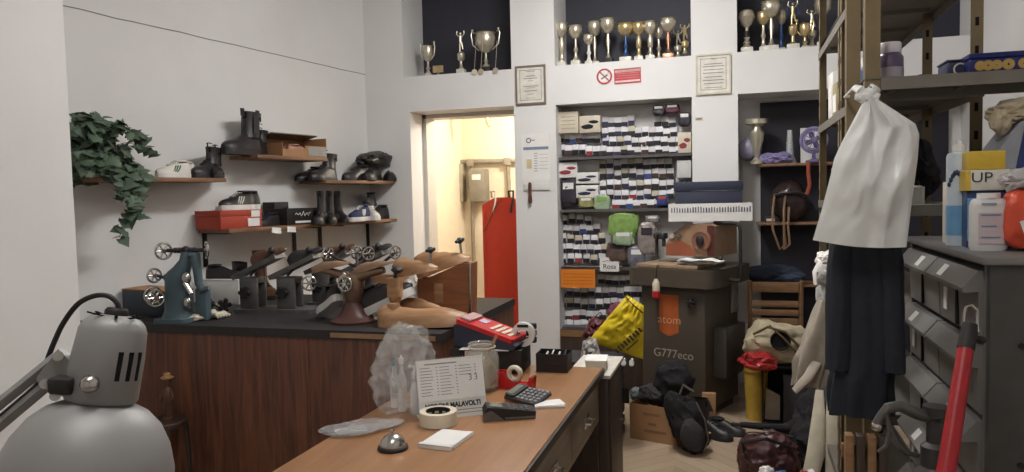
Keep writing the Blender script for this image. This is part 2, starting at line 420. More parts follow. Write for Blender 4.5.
for k in range(3):
    y0 = .09+k*(D_-.16)/3; y1 = y0+(D_-.16)/3-.012
    m = MB(); m.b2((W_-.038, y0, DZ-.24), (W_-.018, y1, DZ-.055), bev=.003); d = m.build('drawer', M_dfront, t)
    m = MB(); yc = (y0+y1)/2
    m.b2((W_-.018, yc-.05, DZ-.175), (W_-.014, yc+.05, DZ-.125), bev=.001)
    m.tube([(W_-.014, yc-.045, DZ-.15), (W_+.006, yc-.04, DZ-.15), (W_+.006, yc+.04, DZ-.15), (W_-.014, yc+.045, DZ-.15)], .006, n=6); m.build('drawer_handle', M_steel, d)
# ---- narrow side unit behind the desk
t = thing('side_cabinet', 'narrow dark brown cabinet with pale top past the far end of the desk', 'cabinet', (-.605, 3.54, 0))
m = MB(); m.b2((-.2, 0, 0), (.0, .42, .70), bev=.003); m.build('body', M_dside, t)
m = MB(); m.b2((-.205, -.005, .701), (.014, .43, .72), bev=.003); m.build('top', cm('pale_laminate', 205, 200, 190), t)
m = MB(); m.b2((.001, .03, .05), (.009, .39, .68), bev=.002); d = m.build('door', M_dside, t)
m = MB(); m.cyl((.009, .34, .4), (.02, .34, .4), .008); m.build('knob', M_steel, d)

# ---- press machine
M_press = cm('press_brown_grey_paint', 80, 72, 62, rough=.45, var=.05)
M_pressd = cm('press_dark_paint', 66, 60, 54, rough=.5, var=.05)
M_or = cm('faded_orange_paint', 178, 92, 48, rough=.5); M_orl = cm('pale_orange_print', 214, 160, 120, rough=.6)
c = P(706, 421, Z=0)
PR = rad(-23)
t = thing('die_cutting_press', 'brown-grey industrial leather press with swing arm, marked atom on an orange patch', 'machine', (c.x, c.y, 0), PR)
PW, PD = .50, .56
m = MB(); m.b2((-PW, 0, .06), (0, PD, .93), bev=.012); m.b2((-PW+.03, .03, 0), (-.03, PD-.03, .06)); m.build('cabinet_body', M_press, t)
m = MB(); m.prism(rr(PW+.16, PD+.14, .06, cx=-PW/2, cy=PD/2), .931, 1.055); m.build('bed', M_press, t)
m = MB(); m.b2((-PW-.02, -.03, 1.056), (-.04, PD-.12, 1.085), bev=.006); m.build('cutting_pad', cm('beige_cutting_pad', 150, 128, 104, rough=.7), t)
m = MB(); m.b2((-.352, -.003, .60), (-.20, -.0005, .865)); m.prism([(-.352, .60), (-.20, .60), (-.276, .565)], -.003, -.0005, ax='y'); pt = m.build('orange_patch', M_or, t)
writing('lettering', 'atom', .085, M_orl, pt, (-.272, -.005, .685), (PI/2, 0, 0), sx=1.05)
writing('model_mark', 'G777eco', .085, cm('pale_grey_print', 170, 164, 150), t, (-.245, -.003, .44), (PI/2, 0, 0), sx=1.0)
m = MB(); m.cyl((-.09, 0, .83), (-.09, -.03, .83), .012)
for k in range(6): a = k*PI/3; m.cyl((-.09, -.035, .83), (-.09+.034*math.cos(a), -.035, .83+.034*math.sin(a)), .009, n=8)
m.ball((-.09, -.035, .83), .018); m.build('star_knob', M_black, t)
m = MB(); m.b2((.001, .12, .28), (.10, .46, .64), bev=.012); m.build('motor_box', M_pressd, t)
m = MB(); m.b2((.001, .42, .70), (.012, .54, .92), bev=.003); m.build('data_plate', cm('bare_metal_plate', 150, 146, 140, rough=.4, metal=.4), t)
# column, head and hose frame
m = MB(); m.lathe([(.075, 1.056), (.075, 1.09), (.06, 1.10), (.06, 1.13)], c=(-.12, .42, 0), n=24); m.build('column', M_steel, t)
m = MB(); m.prism([(-.36, 1.135), (-.36, 1.22), (-.30, 1.30), (-.20, 1.36), (-.02, 1.37), (.02, 1.35), (.02, 1.135)], .12, .50, ax='y'); m.build('swing_arm', cm('press_arm_beige', 150, 122, 98, rough=.45), t)
m = MB(); m.prism([(-.35, 1.14), (-.12, 1.14), (-.16, 1.21), (-.24, 1.25), (-.35, 1.215)], .112, .119, ax='y'); m.build('arm_trim', cm('terracotta_paint', 146, 84, 60, rough=.5), t)
m = MB(); m.cyl((-.07, .119, 1.25), (-.07, .09, 1.25), .052, n=28); m.torus((-.07, .10, 1.25), .062, .014, rot=(PI/2, 0, 0)); m.build('dial', cm('dial_copper', 128, 88, 70, rough=.5), t)
m = MB(); m.ball((-.07, .075, 1.25), (.03, .018, .042)); m.build('dial_knob', M_black, t)
m = MB(); m.b2((-.03, .108, 1.14), (.018, .119, 1.355)); m.build('arm_side', cm('dark_red_enamel', 86, 42, 38, rough=.5), t)
for k, x in enumerate((-.30, -.25)):
    m = MB(); m.cyl((x, .119, 1.28), (x, .10, 1.28), .018); m.build('push_button', M_steel if k else M_cream, t)
m = MB(); m.b2((-.45, .10, 1.255), (-.36, .16, 1.30), bev=.008); m.cyl((-.44, .13, 1.255), (-.44, .13, 1.12), .012)
m.cyl((-.38, .13, 1.255), (-.38, .13, 1.20), .014); m.cyl((-.42, .10, 1.28), (-.42, .075, 1.28), .018); m.build('pull_handle', M_iron, t)
m = MB(); m.tube([(-.02, .20, 1.372), (.10, .20, 1.372), (.145, .20, 1.368), (.165, .20, 1.35), (.172, .20, 1.32), (.172, .20, 1.0), (.172, .20, .97), (.09, .20, .97)], .013, n=8); m.build('guard_tube', M_black, t)
# hanging pendant switch
m = MB(); m.tube([(-.34, -.02, 1.08), (-.335, -.062, 1.07), (-.33, -.082, 1.02), (-.33, -.085, .985)], .004, n=6); ps = m.build('pendant_cord', M_black, t)
m = MB(); m.lathe([(0, .985), (.012, .985), (.018, .97), (.026, .955), (.026, .90), (0, .90)], c=(-.33, -.085, 0)); m.build('pendant_body', M_cream, ps)
m = MB(); m.lathe([(0, .899), (.028, .899), (.028, .855), (.02, .85), (0, .85)], c=(-.33, -.085, 0)); m.build('pendant_cap', M_red, ps)
PT = t
def onpress(x, y, z):
    return Matrix.Translation(c) @ Matrix.Rotation(PR, 4, 'Z') @ Vector((x, y, z))
# towel on bed, boxes over the arm
q = onpress(-.12, -.0, 1.087)
t = thing('folded_papers', 'crumpled white papers lying on the bed of the press', 'papers', q, PR)
for k in range(3):
    m = MB(); m.sheet(lambda u, v: (-.10+.30*u+.02*k, -.02+.13*v-.01*k, .012+k*.012+.008*noise.noise(Vector((u*4, v*3, k*5)))+.004*math.sin(u*9+k)), 16, 8, .003)
    m.build('sheet', M_paper, t)
q = onpress(-.10, .27, 1.386)
t = thing('white_tray', 'white tray with a row of black stripes under the dark blue box', 'box', q, rad(2))
m = MB(); m.b2((-.27, -.14, 0), (.30, .16, .012)); m.b2((-.27, -.14, .012), (.30, -.132, .125)); m.b2((-.27, .152, .012), (.30, .16, .125)); m.b2((-.27, -.132, .012), (-.262, .152, .125)); m.b2((.292, -.132, .012), (.30, .152, .125))
m.build('tray', M_white, t)
m = MB()
for k in range(30):
    x = -.25+k*.0183; h = .03+.012*rnd.random(); m.b2((x, -.1425, .062), (x+.006+.003*rnd.random(), -.1405, .062+h))
m.build('stripe_print', cm('blue_black_ink', 60, 58, 84), t)
M_navy = cm('navy_card', 44, 48, 66, rough=.6, var=.06)
t = thing('shoe_box', 'dark navy blue shoe box on top of the press', 'box', q+Vector((0, 0, .014)), rad(1))
m = MB(); m.b2((-.225, -.11, 0), (.235, .13, .20), bev=.003); m.build('box_body', M_navy, t)
m = MB(); m.b2((-.232, -.117, .201), (.242, .137, .265), bev=.004); m.build('lid', M_navy, t)

# ---- drawer cabinet on the right
t = thing('drawer_cabinet', 'tall grey metal cabinet of tilt-out bins beside the red-handled tool', 'cabinet', (.60, 2.10, 0))
KW, KD, KH = .62, .885, 1.42
m = MB(); m.b2((0, 0, 0), (.10, .03, KH-.021)); m.b2((.03, .03, .0), (KW, KD, KH-.021)); m.b2((.1, 0, 0), (KW, .03, KH-.021)); m.build('carcass', cm('cabinet_dark_grey', 72, 70, 68, rough=.5, metal=.1), t)
m = MB(); m.b2((-.02, -.012, KH-.02), (KW+.01, KD, KH), bev=.004); m.build('cabinet_top', M_greyw, t)
m = MB(); m.b2((.0, .031, 0), (.028, .05, KH-.022)); m.build('frame', M_greyw, t)
m = MB(); m.b2((.0, KD-.02, 0), (.028, KD, KH-.022)); m.build('frame', M_greyw, t)
for z in (.35, .9, 1.2):
    m = MB(); m.cyl((.07, 0, z), (.07, -.006, z), .008, n=10); m.build('rivet', M_black, t)
M_bin = cm('bin_grey_steel', 124, 121, 118, rough=.45, metal=.2, var=.06)
M_bind = cm('bin_grey_shadow_side', 96, 94, 92, rough=.5, metal=.2, var=.06)
rows = 7
for r_ in range(rows):
    z1 = KH-.035-r_*.195
    for q_ in range(2):
        y0 = .055+q_*.407; y1 = y0+.395
        m = MB()
        # tilted front face with rolled lip, profile in x-z
        pr = [(.026, z1-.185), (-.004, z1-.182), (-.01, z1-.06), (-.045, z1-.062), (-.048, z1-.050), (-.012, z1-.006), (.026, z1-.004)]
        m.prism([(x, z) for x, z in pr], y0, y1, ax='y'); d = m.build('bin_drawer', M_bin, t)
        m = MB(); m.b2((-.0125, y0+.19, z1-.176), (-.006, y0+.205, z1-.07)); m.build('divider_slot', M_slot, d)
        if (r_*2+q_) % 3 != 2:
            m = MB(); o_ = .26 if q_ == 0 else .02+.05*(r_ % 2); o_ = .05+.22*rnd.random()
            m.box((-.031, y0+o_+.02, z1-.031), (.003, .05, .042), r=(0, rad(38), 0)); m.build('paper_tag', M_paper, d)
        if (r_+q_) % 2 == 0:
            m = MB(); m.b2((-.0125, y0+.30, z1-.15), (-.0095, y0+.33, z1-.085)); m.build('paper_tag', M_paper, d)
m = MB(); m.prism(rr(.05, .07, .02), 0, .002, ax='x', M=Matrix.Translation((-.014, .25, KH-.035-4*.195-.1))); m.build('red_mark', M_red, t)

# ---- slotted-angle rack
M_angle = cm('rack_khaki_angle', 126, 110, 82, rough=.5, metal=.25, var=.08)
M_rshelf = cm('rack_shelf_grey', 118, 112, 104, rough=.5, metal=.2, var=.08)
def rack(name, label, x0, x1, y0, y1, zt, shelves, mids=()):
    t = thing(name, label, 'shelving', (x0, y0, 0)); w_ = x1-x0; d_ = y1-y0
    for i, (px, py, sx, sy) in enumerate(((0, 0, 1, 1), (w_, 0, -1, 1), (0, d_, 1, -1), (w_, d_, -1, -1))+tuple((0, q, 1, 1) for q in mids)+tuple((0, q-.045, 1, -1) for q in mids)+tuple((w_, q, -1, 1) for q in mids)):
        m = MB(); m.b2((px, py, 0), (px+sx*.04, py+sy*.003, zt)); m.b2((px, py+sy*.003, 0), (px+sx*.003, py+sy*.04, zt), m=0)
        for k in range(int(zt/.1)):
            z = .06+k*.1
            m.b2((px+sx*.014, py-sy*.0012, z), (px+sx*.026, py-sy*.0002, z+.03), m=1); m.b2((px-sx*.0012, py+sy*.015, z), (px-sx*.0002, py+sy*.027, z+.03), m=1)
        m.build('upright', [M_angle, M_slot], t)
    for z in shelves:
        m = MB(); m.b2((-.004, -.004, z-.003), (w_+.004, d_+.004, z)); m.b2((-.004, -.004, z-.04), (w_+.004, -.001, z-.003)); m.b2((-.004, -.004, z-.04), (-.001, d_+.004, z-.003)); m.b2((w_+.001, -.004, z-.04), (w_+.004, d_+.004, z-.003))
        for k in range(4): m.b2((.04, d_*(k+.5)/4, z-.02), (w_-.04, d_*(k+.5)/4+.02, z-.003))
        m.build('shelf', M_rshelf, t)
    for z0, z1 in ((.1, .8), (1.3, 1.9), (2.4, 3.0)):
        m = MB(); m.tube([(.02, d_-.006, z0), (w_-.02, d_-.006, z1)], .012, n=4); m.build('brace', M_iron, t)
    return t
RZ = [.25, .75, 1.16, 1.53, 1.95, 2.365, 2.78]
rack('shelving_rack', 'tall khaki slotted-angle rack running away to the back wall, behind the white carrier bag', .452, .835, 3.03, 4.62, 3.1, RZ, mids=(.72,))
t = thing('shelf_stand', 'grey metal shelf carrying the dark blue tin above the drawer cabinet', 'shelving', (.402, 2.68, 0))
SW, SD, SZ = 1.10, .30, 1.952
m = MB(); m.b2((-.056, 0, 0), (-.014, .003, 3.1)); m.b2((-.056, .003, 0), (-.053, .04, 3.1)); m.b2((-.014, .001, 1.85), (0, .003, 1.92)); m.build('upright', M_angle, t)
for (px, py, sx, sy, h) in ((0, 0, 1, 1, 3.1), (SW, 0, -1, 1, SZ-.002), (0, SD, 1, -1, SZ-.002), (SW, SD, -1, -1, SZ-.002)):
    m = MB(); m.b2((px, py, 0), (px+sx*.045, py+sy*.003, h)); m.b2((px, py+sy*.003, 0), (px+sx*.003, py+sy*.04, h)); m.build('upright', M_angle, t)
m = MB(); m.b2((-.003, -.006, SZ-.003), (SW, SD+.003, SZ)); m.b2((.046, -.006, SZ-.040), (SW, -.003, SZ-.003)); m.b2((-.003, SD+.001, SZ-.04), (SW, SD+.003, SZ-.003))
for k in range(5): m.b2((SW*(k+.5)/5, .0, SZ-.02), (SW*(k+.5)/5+.02, SD, SZ-.003))
m.build('shelf', M_rshelf, t)

# ---- shelves on left wall
M_brk = cm('bracket_black', 40, 36, 36, rough=.5, metal=.4)
def wshelf(label, px0, px1, py, z, dep=.28, brk=()):
    a = (PL(px0, py, .004)-WO).dot(WS); b = (PL(px1, py, dep)-WO).dot(WS) if px1 else .004
    L_ = a-b; o_ = WP(a, .004, z)
    t = thing('wall_shelf', label, 'shelf', o_, -WA)
    m = MB(); m.b2((0, 0, -.026), (dep, L_, 0), bev=.003); m.build('board', M_shelfw, t)
    for pb in brk:
        y = a-(PL(pb, 240, .02)-WO).dot(WS)
        m = MB(); m.b2((0, y, -.26), (.006, y+.035, -.03)); m.b2((.006, y, -.036), (dep-.05, y+.03, -.027)); m.build('bracket', M_brk, t)
    return t
wshelf('short wooden wall shelf at far left holding the trailing plant', 74, 226, 178, 1.757)
wshelf('wooden wall shelf, highest on left wall, carrying the tall black boot', 229, 327, 156, 1.922)
wshelf('wooden wall shelf beside the doorway under the heap of black shoes', 299, None, 181, 1.75)
wshelf('long low wooden wall shelf holding the red shoe box', 198, None, 225, 1.42, dep=.30, brk=(204, 294, 320, 368))
# =================================================================== SHOES AND MACHINES ON THE LEFT
def sw(t):   # half width along the foot, heel 0 .. toe 1 (per unit length)
    K = [(0, .055), (.03, .10), (.12, .135), (.35, .125), (.5, .135), (.7, .172), (.85, .155), (.95, .10), (1, .045)]
    for (a, b), (c, d) in zip(K, K[1:]):
        if t <= c: return b+(d-b)*(t-a)/(c-a)
    return K[-1][1]
def interp(K, t):
    for (a, b), (c, d) in zip(K, K[1:]):
        if t <= c:
            u = (t-a)/(c-a); u = u*u*(3-2*u); return b+(d-b)*u
    return K[-1][1]
TS = [0, .02, .06, .12, .2, .3, .4, .5, .6, .7, .8, .88, .94, .98, 1]
def foot_outline(L, g=1.0):
    pts = [((t-.5)*L, -sw(t)*L*g) for t in TS]+[((t-.5)*L, sw(t)*L*g) for t in reversed(TS)]
    return pts
def foot_loft(m, L, z0, prof, g=1.0, mi=0, twist=.9):
    rings = []
    for t in TS:
        w_ = sw(t)*L*g; h = interp(prof, t)*L; r = []
        for k in range(16):
            a = 2*PI*k/16; cx = math.cos(a); sz = math.sin(a)
            y = w_*math.copysign(abs(cx)**.75, cx)*(1-.28*max(0, sz)**1.5)
            z = z0+h*(max(0, sz)**.8) if sz > 0 else z0
            r.append(Vector(((t-.5)*L, y, z)))
        rings.append(r)
    m.loft(rings, m=mi)
LOW = [(0, .20), (.06, .30), (.2, .30), (.32, .27), (.45, .27), (.6, .20), (.75, .145), (.9, .12), (1, .06)]
FOOT = [(0, .24), (.1, .32), (.3, .34), (.45, .28), (.6, .20), (.75, .15), (.9, .125), (1, .06)]
def shoe(name, label, loc, rz, L=.28, kind='low', up=None, so=None, la=None, li=None, st=.028, stripe=None, group=None, shaft=.2, rot=None, cat='shoe', heel=0):
    up = up or M_blackleather; so = so or M_black; li = li or M_slot
    t = thing(name, label, cat, loc, rz, group, rot)
    m = MB(); o = foot_outline(L, 1.06); n = len(o)
    rings = [[Vector((x, y, z)) for x, y in o] for z in (0, st*.9)]; rings.append([Vector((x*.985, y*.97, st)) for x, y in o])
    m.loft(rings)
    if heel: m.prism([(x, y) for x, y in foot_outline(L, 1.0) if x < -L*.22], -heel, 0)
    m.build('sole', so, t)
    if kind == 'low':
        m = MB(); foot_loft(m, L, st, LOW); u = m.build('upper', up, t)
        m = MB(); m.torus((-L*.26, 0, st+L*.292), L*.105, L*.022, n=24, k=8)
        for v in m.bm.verts: v.co.x = -L*.26+(v.co.x+L*.26)*1.55
        m.build('collar', up, t)
        m = MB(); m.prism([(-L*.26+L*.155*math.cos(a*PI/8), L*.095*math.sin(a*PI/8)) for a in range(16)], st+L*.28, st+L*.303); m.build('lining', li, t)
    else:
        m = MB(); foot_loft(m, L, st, FOOT)
        rings = []
        for k in range(7):
            z = st+L*.2+(shaft-L*.2)*k/6; a = .17-.02*math.sin(k/6*PI)+.01*k/6; cx = -L*.27-.012*L*k
            rings.append([Vector((cx+L*a*1.25*math.cos(q*PI/9), L*a*.82*math.sin(q*PI/9), z+.006*math.cos(q*PI/9))) for q in range(18)])
        m.loft(rings, cap=False)
        tp = [Vector((v.x*1, v.y*.9, v.z-.001)) for v in rings[-1]]
        bt = [v-Vector((0, 0, .05)) for v in tp]
        m.loft([rings[-1], tp, bt], cap=False, m=1)
        q = m.bm.faces.new([m.bm.verts.new(v+Vector((0, 0, .001))) for v in bt]); q.material_index = 1
        u = m.build('upper', [up, li], t)
        if kind == 'chelsea':
            for s in (-1, 1):
                m = MB(); m.tube([(-L*.3+s*L*.18, 0, shaft+st-.03), (-L*.3+s*L*.2, 0, shaft+st+.02), (-L*.3+s*L*.25, 0, shaft+st+.02), (-L*.3+s*L*.24, 0, shaft+st-.03)], .006, n=6, flat=2); m.build('pull_tab', up, t)
                m = MB(); m.prism([(-L*.36, st+L*.28), (-L*.2, st+L*.28), (-L*.22, st+shaft*.9), (-L*.36, st+shaft*.9)], s*L*.135, s*L*.145, ax='y'); m.build('elastic_gusset', M_darkgrey, t)
    if la:
        m = MB()
        for k in range(5):
            tt = .40+.06*k; x = (tt-.5)*L; z = st+interp(LOW if kind == 'low' else FOOT, tt)*L+.002; w_ = L*(.075-.004*k)
            m.tube([(x, -w_, z-.006), (x+.006, 0, z+.003), (x, w_, z-.006)], .0032, n=6)
        if kind == 'boot':
            for k in range(4):
                z = st+L*.35+k*.03; x = -L*.10-.004*k; m.tube([(x-.01, -L*.06, z), (x+.004, 0, z+.004), (x-.01, L*.06, z)], .0032, n=6)
        m.tube([(-L*.10, 0, st+L*.24), (0, 0, st+interp(LOW if kind == 'low' else FOOT, .5)*L), (L*.16, 0, st+interp(LOW if kind == 'low' else FOOT, .66)*L)], .006, n=6, flat=.5)
        if kind == 'boot': m.tube([(-L*.10, 0, st+L*.24), (-L*.10, 0, st+L*.35+.095)], .005, n=6)
        m.build('laces', la, t)
    if stripe and kind == 'low':
        for s in (-1, 1):
            m = MB()
            for k in range(3):
                x = -L*.08+k*L*.07
                m.tube([(x+.02, s*sw(.5)*L*1.0, st+.008), (x, s*sw(.5)*L*.93, st+L*.10), (x-.015, s*sw(.5)*L*.80, st+L*.18)], .0045, n=6)
            m.build('side_stripe', stripe, t)
    return t
M_green = cm('green_stripe', 60, 110, 84); M_whl = cm('white_leather', 214, 210, 202, rough=.5, var=.05)
M_pink = cm('tan_pink_leather', 176, 130, 112, rough=.5); M_grl = cm('grey_suede', 128, 122, 118, rough=.9)
M_navyl = cm('navy_canvas', 44, 48, 84, rough=.8); M_brl = cm('brown_leather', 92, 62, 46, rough=.45, var=.2, bump=.1)
M_wsole = cm('white_rubber', 205, 203, 200, rough=.55, var=.05)
def on(px, z, X=-2.98):
    n = X-XL
    p = PL(px, 190, n); return Vector((p.x, p.y, z))
def rw(a): return rad(a)-WA
s1, s2, s3, s4 = 1.757, 1.922, 1.75, 1.42
shoe('sneaker', 'white low sneaker with green stripes on left wall shelf, front one of the pair', on(174, s1, -2.93), rw(-84), .26, up=M_whl, so=M_wsole, la=M_whl, stripe=M_green)
shoe('sneaker', 'white low sneaker with green stripes on left wall shelf, nearer the wall', on(177, s1, -3.05), rw(-97), .26, up=M_whl, so=M_wsole, la=M_whl, stripe=M_green)
shoe('boot', 'black chunky ankle boot on left shelf beside the green striped sneakers', on(207, s1, -2.95), rw(-70), .30, kind='boot', la=M_black, shaft=.17, st=.035, cat='boot')
shoe('boot', 'black chunky ankle boot at right end of the plant shelf', on(218, s1, -2.97)+Vector((0, -.01, 0)), rw(-40), .28, kind='boot', la=M_black, shaft=.15, st=.035, cat='boot')
shoe('boot', 'tall black pull-on boot with loops standing on highest shelf', on(243, s2, -2.96), rw(-80), .37, kind='chelsea', shaft=.255, st=.045, cat='boot')
shoe('boot', 'black boot partly hidden behind the tall pull-on boot', on(256, s2, -3.02)+Vector((0, .05, 0)), rw(-60), .30, kind='boot', shaft=.15, st=.04, la=M_black, cat='boot')
# open box with shoes
q = on(295, s2, -3.0)
t = thing('open_shoe_box', 'open flat box with pinkish shoes inside on highest shelf', 'box', q, -WA)
m = MB(); m.b2((-.12, -.23, 0), (.12, .23, .006)); m.b2((-.12, -.23, .006), (.12, -.226, .10)); m.b2((-.12, .226, .006), (.12, .23, .15)); m.b2((-.12, -.226, .006), (-.116, .226, .15)); m.b2((.116, -.0, .006), (.12, .226, .085)); m.b2((.116, -.226, .006), (.12, -.0, .05)); m.build('box_body', M_card, t)
m = MB(); m.b2((.1205, .03, .01), (.1225, .225, .08)); m.build('box_label', cm('grey_card', 150, 146, 142), t)
m = MB(); m.box((-.05, 0, .158), (.15, .47, .008), r=(0, rad(-12), 0)); m.build('box_lid', cm('olive_card', 96, 84, 66), t)
shoe('loafer', 'pinkish tan loafer lying in the open shoe box', q+Vector((-.035, -.05, .008)), rw(-95), .25, up=M_pink, so=M_brl, st=.012)
shoe('loafer', 'second pinkish tan loafer crossed over in the open shoe box', q+Vector((.055, .02, .008)), rw(80), .25, up=M_pink, so=M_brl, st=.012)
# shelf 3
shoe('ankle_boot', 'black ankle boot with low shaft at left end of the door-side shelf', on(323, s3, -2.97), rw(-78), .36, kind='boot', shaft=.19, st=.022, la=M_darkgrey, cat='boot')
shoe('shoe', 'flat black shoe at the very left tip of the door-side shelf', on(308, s3, -3.06)+Vector((0, .03, 0)), rw(-90), .30, st=.02)
heap = [(357, -2.96, -90, 'black lace-up shoe lying left in the black heap', 0), (372, -2.93, -70, 'black low shoe in front of the heap by the doorway', 0), (375, -3.06, -100, 'black shoe at the back of the heap by the doorway', 0), (390, -2.97, -50, 'black shoe turned outward at right of the heap by the doorway', 0)]
for px, X, a, lb, z in heap:
    shoe('shoe', lb, on(px, s3, X), rw(a), .33, st=.03, la=M_darkgrey)
q = on(378, s3, -3.0)
t = thing('boot', 'slouched black leather boot thrown on top of the shoe heap', 'boot', q+Vector((0, 0, .132)))
m = MB(); m.blob((0, 0, .05), (.11, .27, .075), seed=3, amp=.35, n=4, flatz=-.7); m.build('upper', M_blackleather, t)
m = MB(); m.tube([(.05, -.2, .03), (.08, -.1, .085), (.07, .05, .06), (.08, .2, .08)], .008); m.build('strap', M_black, t)
shoe('boot', 'black boot with buckle standing against the wall corner beside the doorway', on(398, s3, -2.96), rw(-30), .30, kind='boot', shaft=.21, la=cm('brass_buckle', 150, 120, 60, metal=.8, rough=.4), cat='boot')
# shelf 4
M_redbox = cm('red_shoe_box', 168, 66, 48, rough=.65, var=.06)
q = on(226, s4, -2.965)
t = thing('shoe_box', 'red shoe box with white labels at left end of low wall shelf', 'box', on(228, s4, -2.985), -WA)
m = MB(); m.b2((-.12, -.175, 0), (.12, .175, .085), bev=.002); m.build('box_body', M_redbox, t)
m = MB(); m.b2((-.124, -.179, .086), (.124, .179, .122), bev=.002); m.build('lid', M_redbox, t)
for (y0, z0, y1, z1) in ((.05, .01, .15, .055), (.08, .074, .155, .107)):
    m = MB(); m.b2((.1205, y0, z0), (.126, y1, z1+.01)); m.build('box_label', M_paper, t)
shoe('sneaker', 'black and white sports shoe standing on the red shoe box', on(236, s4+.123, -2.95), rw(-84), .31, up=M_blackleather, so=M_wsole, la=M_whl, stripe=M_whl, li=M_whl, st=.035)
shoe('sneaker', 'second black and white sports shoe on the red box, nearer the wall', on(240, s4+.123, -3.06), rw(-95), .31, up=M_blackleather, so=M_wsole, la=M_whl, stripe=M_whl, li=M_whl, st=.035)
shoe('shoe', 'black shoe directly right of the red shoe box', on(267, s4, -2.95), rw(-85), .22, st=.025, la=M_navyl)
shoe('shoe', 'black shoe behind, with navy lining, right of the red shoe box', on(270, s4, -3.05), rw(-92), .22, st=.025, li=M_navyl)
t = thing('polish_box', 'small black box standing upright behind the black shoes on the low shelf', 'box', on(275, s4, -3.055), -WA); m = MB(); m.b2((-.06, -.07, 0), (.06, .07, .17), bev=.003); m.build('box_body', M_black, t)
m = MB(); m.b2((.0605, -.05, .05), (.062, .05, .12)); m.build('box_label', M_darkgrey, t)
t = thing('shoe_box', 'black shoe box with pale script and a white label on the low shelf', 'box', on(292, s4, -2.97), -WA)
m = MB(); m.b2((-.11, -.17, 0), (.11, .17, .12), bev=.003); m.build('box_body', M_black, t)
m = MB(); m.b2((.1105, -.09, .012), (.112, .07, .028)); m.build('box_label', M_paper, t)
m = MB(); m.tube([(.113, -.09+.012*k, .075+.014*math.sin(k*2.1)+.012*(k % 5 == 2)) for k in range(14)], .0028, n=5); m.build('script_mark', M_paper, t)
for y in (4.16, 4.40):
    t = thing('price_ticket', 'white paper ticket hanging from the low shelf edge, %s one' % ('left' if y < 4.3 else 'right'), 'ticket', on(275 if y < 4.3 else 290, s4-.018, -2.833), -WA)
    m = MB(); m.box((0, 0, -.012), (.002, .085, .04), r=(rad(-6), rw(8), 0)); m.build('card', M_paper, t)
for k, (y, a, lb) in enumerate(((4.90, -60, 'black ankle boot left of three on the low shelf'), (5.03, -45, 'black ankle boot middle of three on the low shelf'), (5.16, -30, 'black ankle boot right of three on the low shelf'))):
    shoe('boot', lb, (-2.98, y+.03*k, s4), rw(a), .24, kind='boot', shaft=.215, la=M_darkgrey, cat='boot')
shoe('sneaker', 'blue and white sneaker near right end of the low shelf', (-2.93, 5.42, s4), rw(-75), .32, up=M_navyl, so=M_wsole, la=M_whl, stripe=M_whl, st=.035)
shoe('sneaker', 'white sneaker hanging its toe over the low shelf end', (-2.93, 5.64, s4), rw(-35), .29, up=M_whl, so=M_wsole, la=M_whl)
shoe('shoe', 'black shoe in the corner end of the low shelf by the doorway', (-2.98, 5.86, s4), rw(-80), .30, st=.03, la=M_darkgrey)
shoe('shoe', 'dark grey shoe stacked on the corner end of the low shelf', (-3.03, 5.80, s4+.115), rw(-60), .30, up=M_darkgrey, st=.025, la=M_black)

# ---- ivy in a white pot
q = on(96, s1, -2.98)
t = thing('potted_ivy', 'trailing green ivy in a white pot on left wall shelf', 'plant', q, -WA)
m = MB(); m.lathe([(0, 0), (.052, 0), (.07, .11), (.077, .115), (.077, .13), (.066, .13), (.064, .11), (0, .105)], n=28); m.build('pot', M_white, t)
M_leaf = cm('ivy_leaf', 76, 94, 76, rough=.6, var=.35, scale=9); M_leaf2 = cm('ivy_leaf_underside', 92, 108, 88, rough=.7, var=.2, scale=9)
M_stem = cm('ivy_stem', 84, 74, 56)
lv = MB(); stm = MB()
def leaf(m, p, d, up_, s, mi):
    d = d.normalized(); n_ = up_.normalized(); r_ = d.cross(n_).normalized(); n_ = r_.cross(d)
    pts = [(0, 0), (.18, .30), (.02, .52), (.42, .50), (.60, .34), (1.05, 0), (.60, -.34), (.42, -.50), (.02, -.52), (.18, -.30)]
    vs = [m.bm.verts.new(p+d*(a*s)+r_*(b*s)+n_*(-.25*s*abs(b)-.15*s*a*a)) for a, b in pts]
    c_ = m.bm.verts.new(p+d*(.35*s)+n_*.02*s)
    for i in range(len(vs)):
        f = m.bm.faces.new((c_, vs[i], vs[(i+1) % len(vs)])); f.material_index = mi
rl = random.Random(11)
vines = []
for k in range(30):
    ex = rl.uniform(-.10, .20); ey = rl.uniform(-.18, .17); ez = rl.uniform(-.06, .22)
    vines.append([(0, 0, .12), (ex*.5, ey*.5, .12+max(ez, 0)*.9+.03), (ex, ey, ez+.05)])
vines.append([(0, 0, .13), (.12, .08, .16), (.20, .12, .0), (.20, .10, -.13), (.2, .07, -.22), (.19, .0, -.34)])
vines.append([(0, 0, .13), (.14, .10, .14), (.21, .14, -.02), (.2, .10, -.14), (.2, .13, -.22)])
vines.append([(0, 0, .13), (.14, -.0, .14), (.21, -.02, .0), (.22, .03, -.10), (.22, .0, -.12)])
vines.append([(0, 0, .14), (.05, .16, .20), (.06, .26, .20), (.06, .33, .17)])
vines.append([(0, 0, .14), (.08, .1, .10), (.12, .16, .06), (.13, .2, .02)])
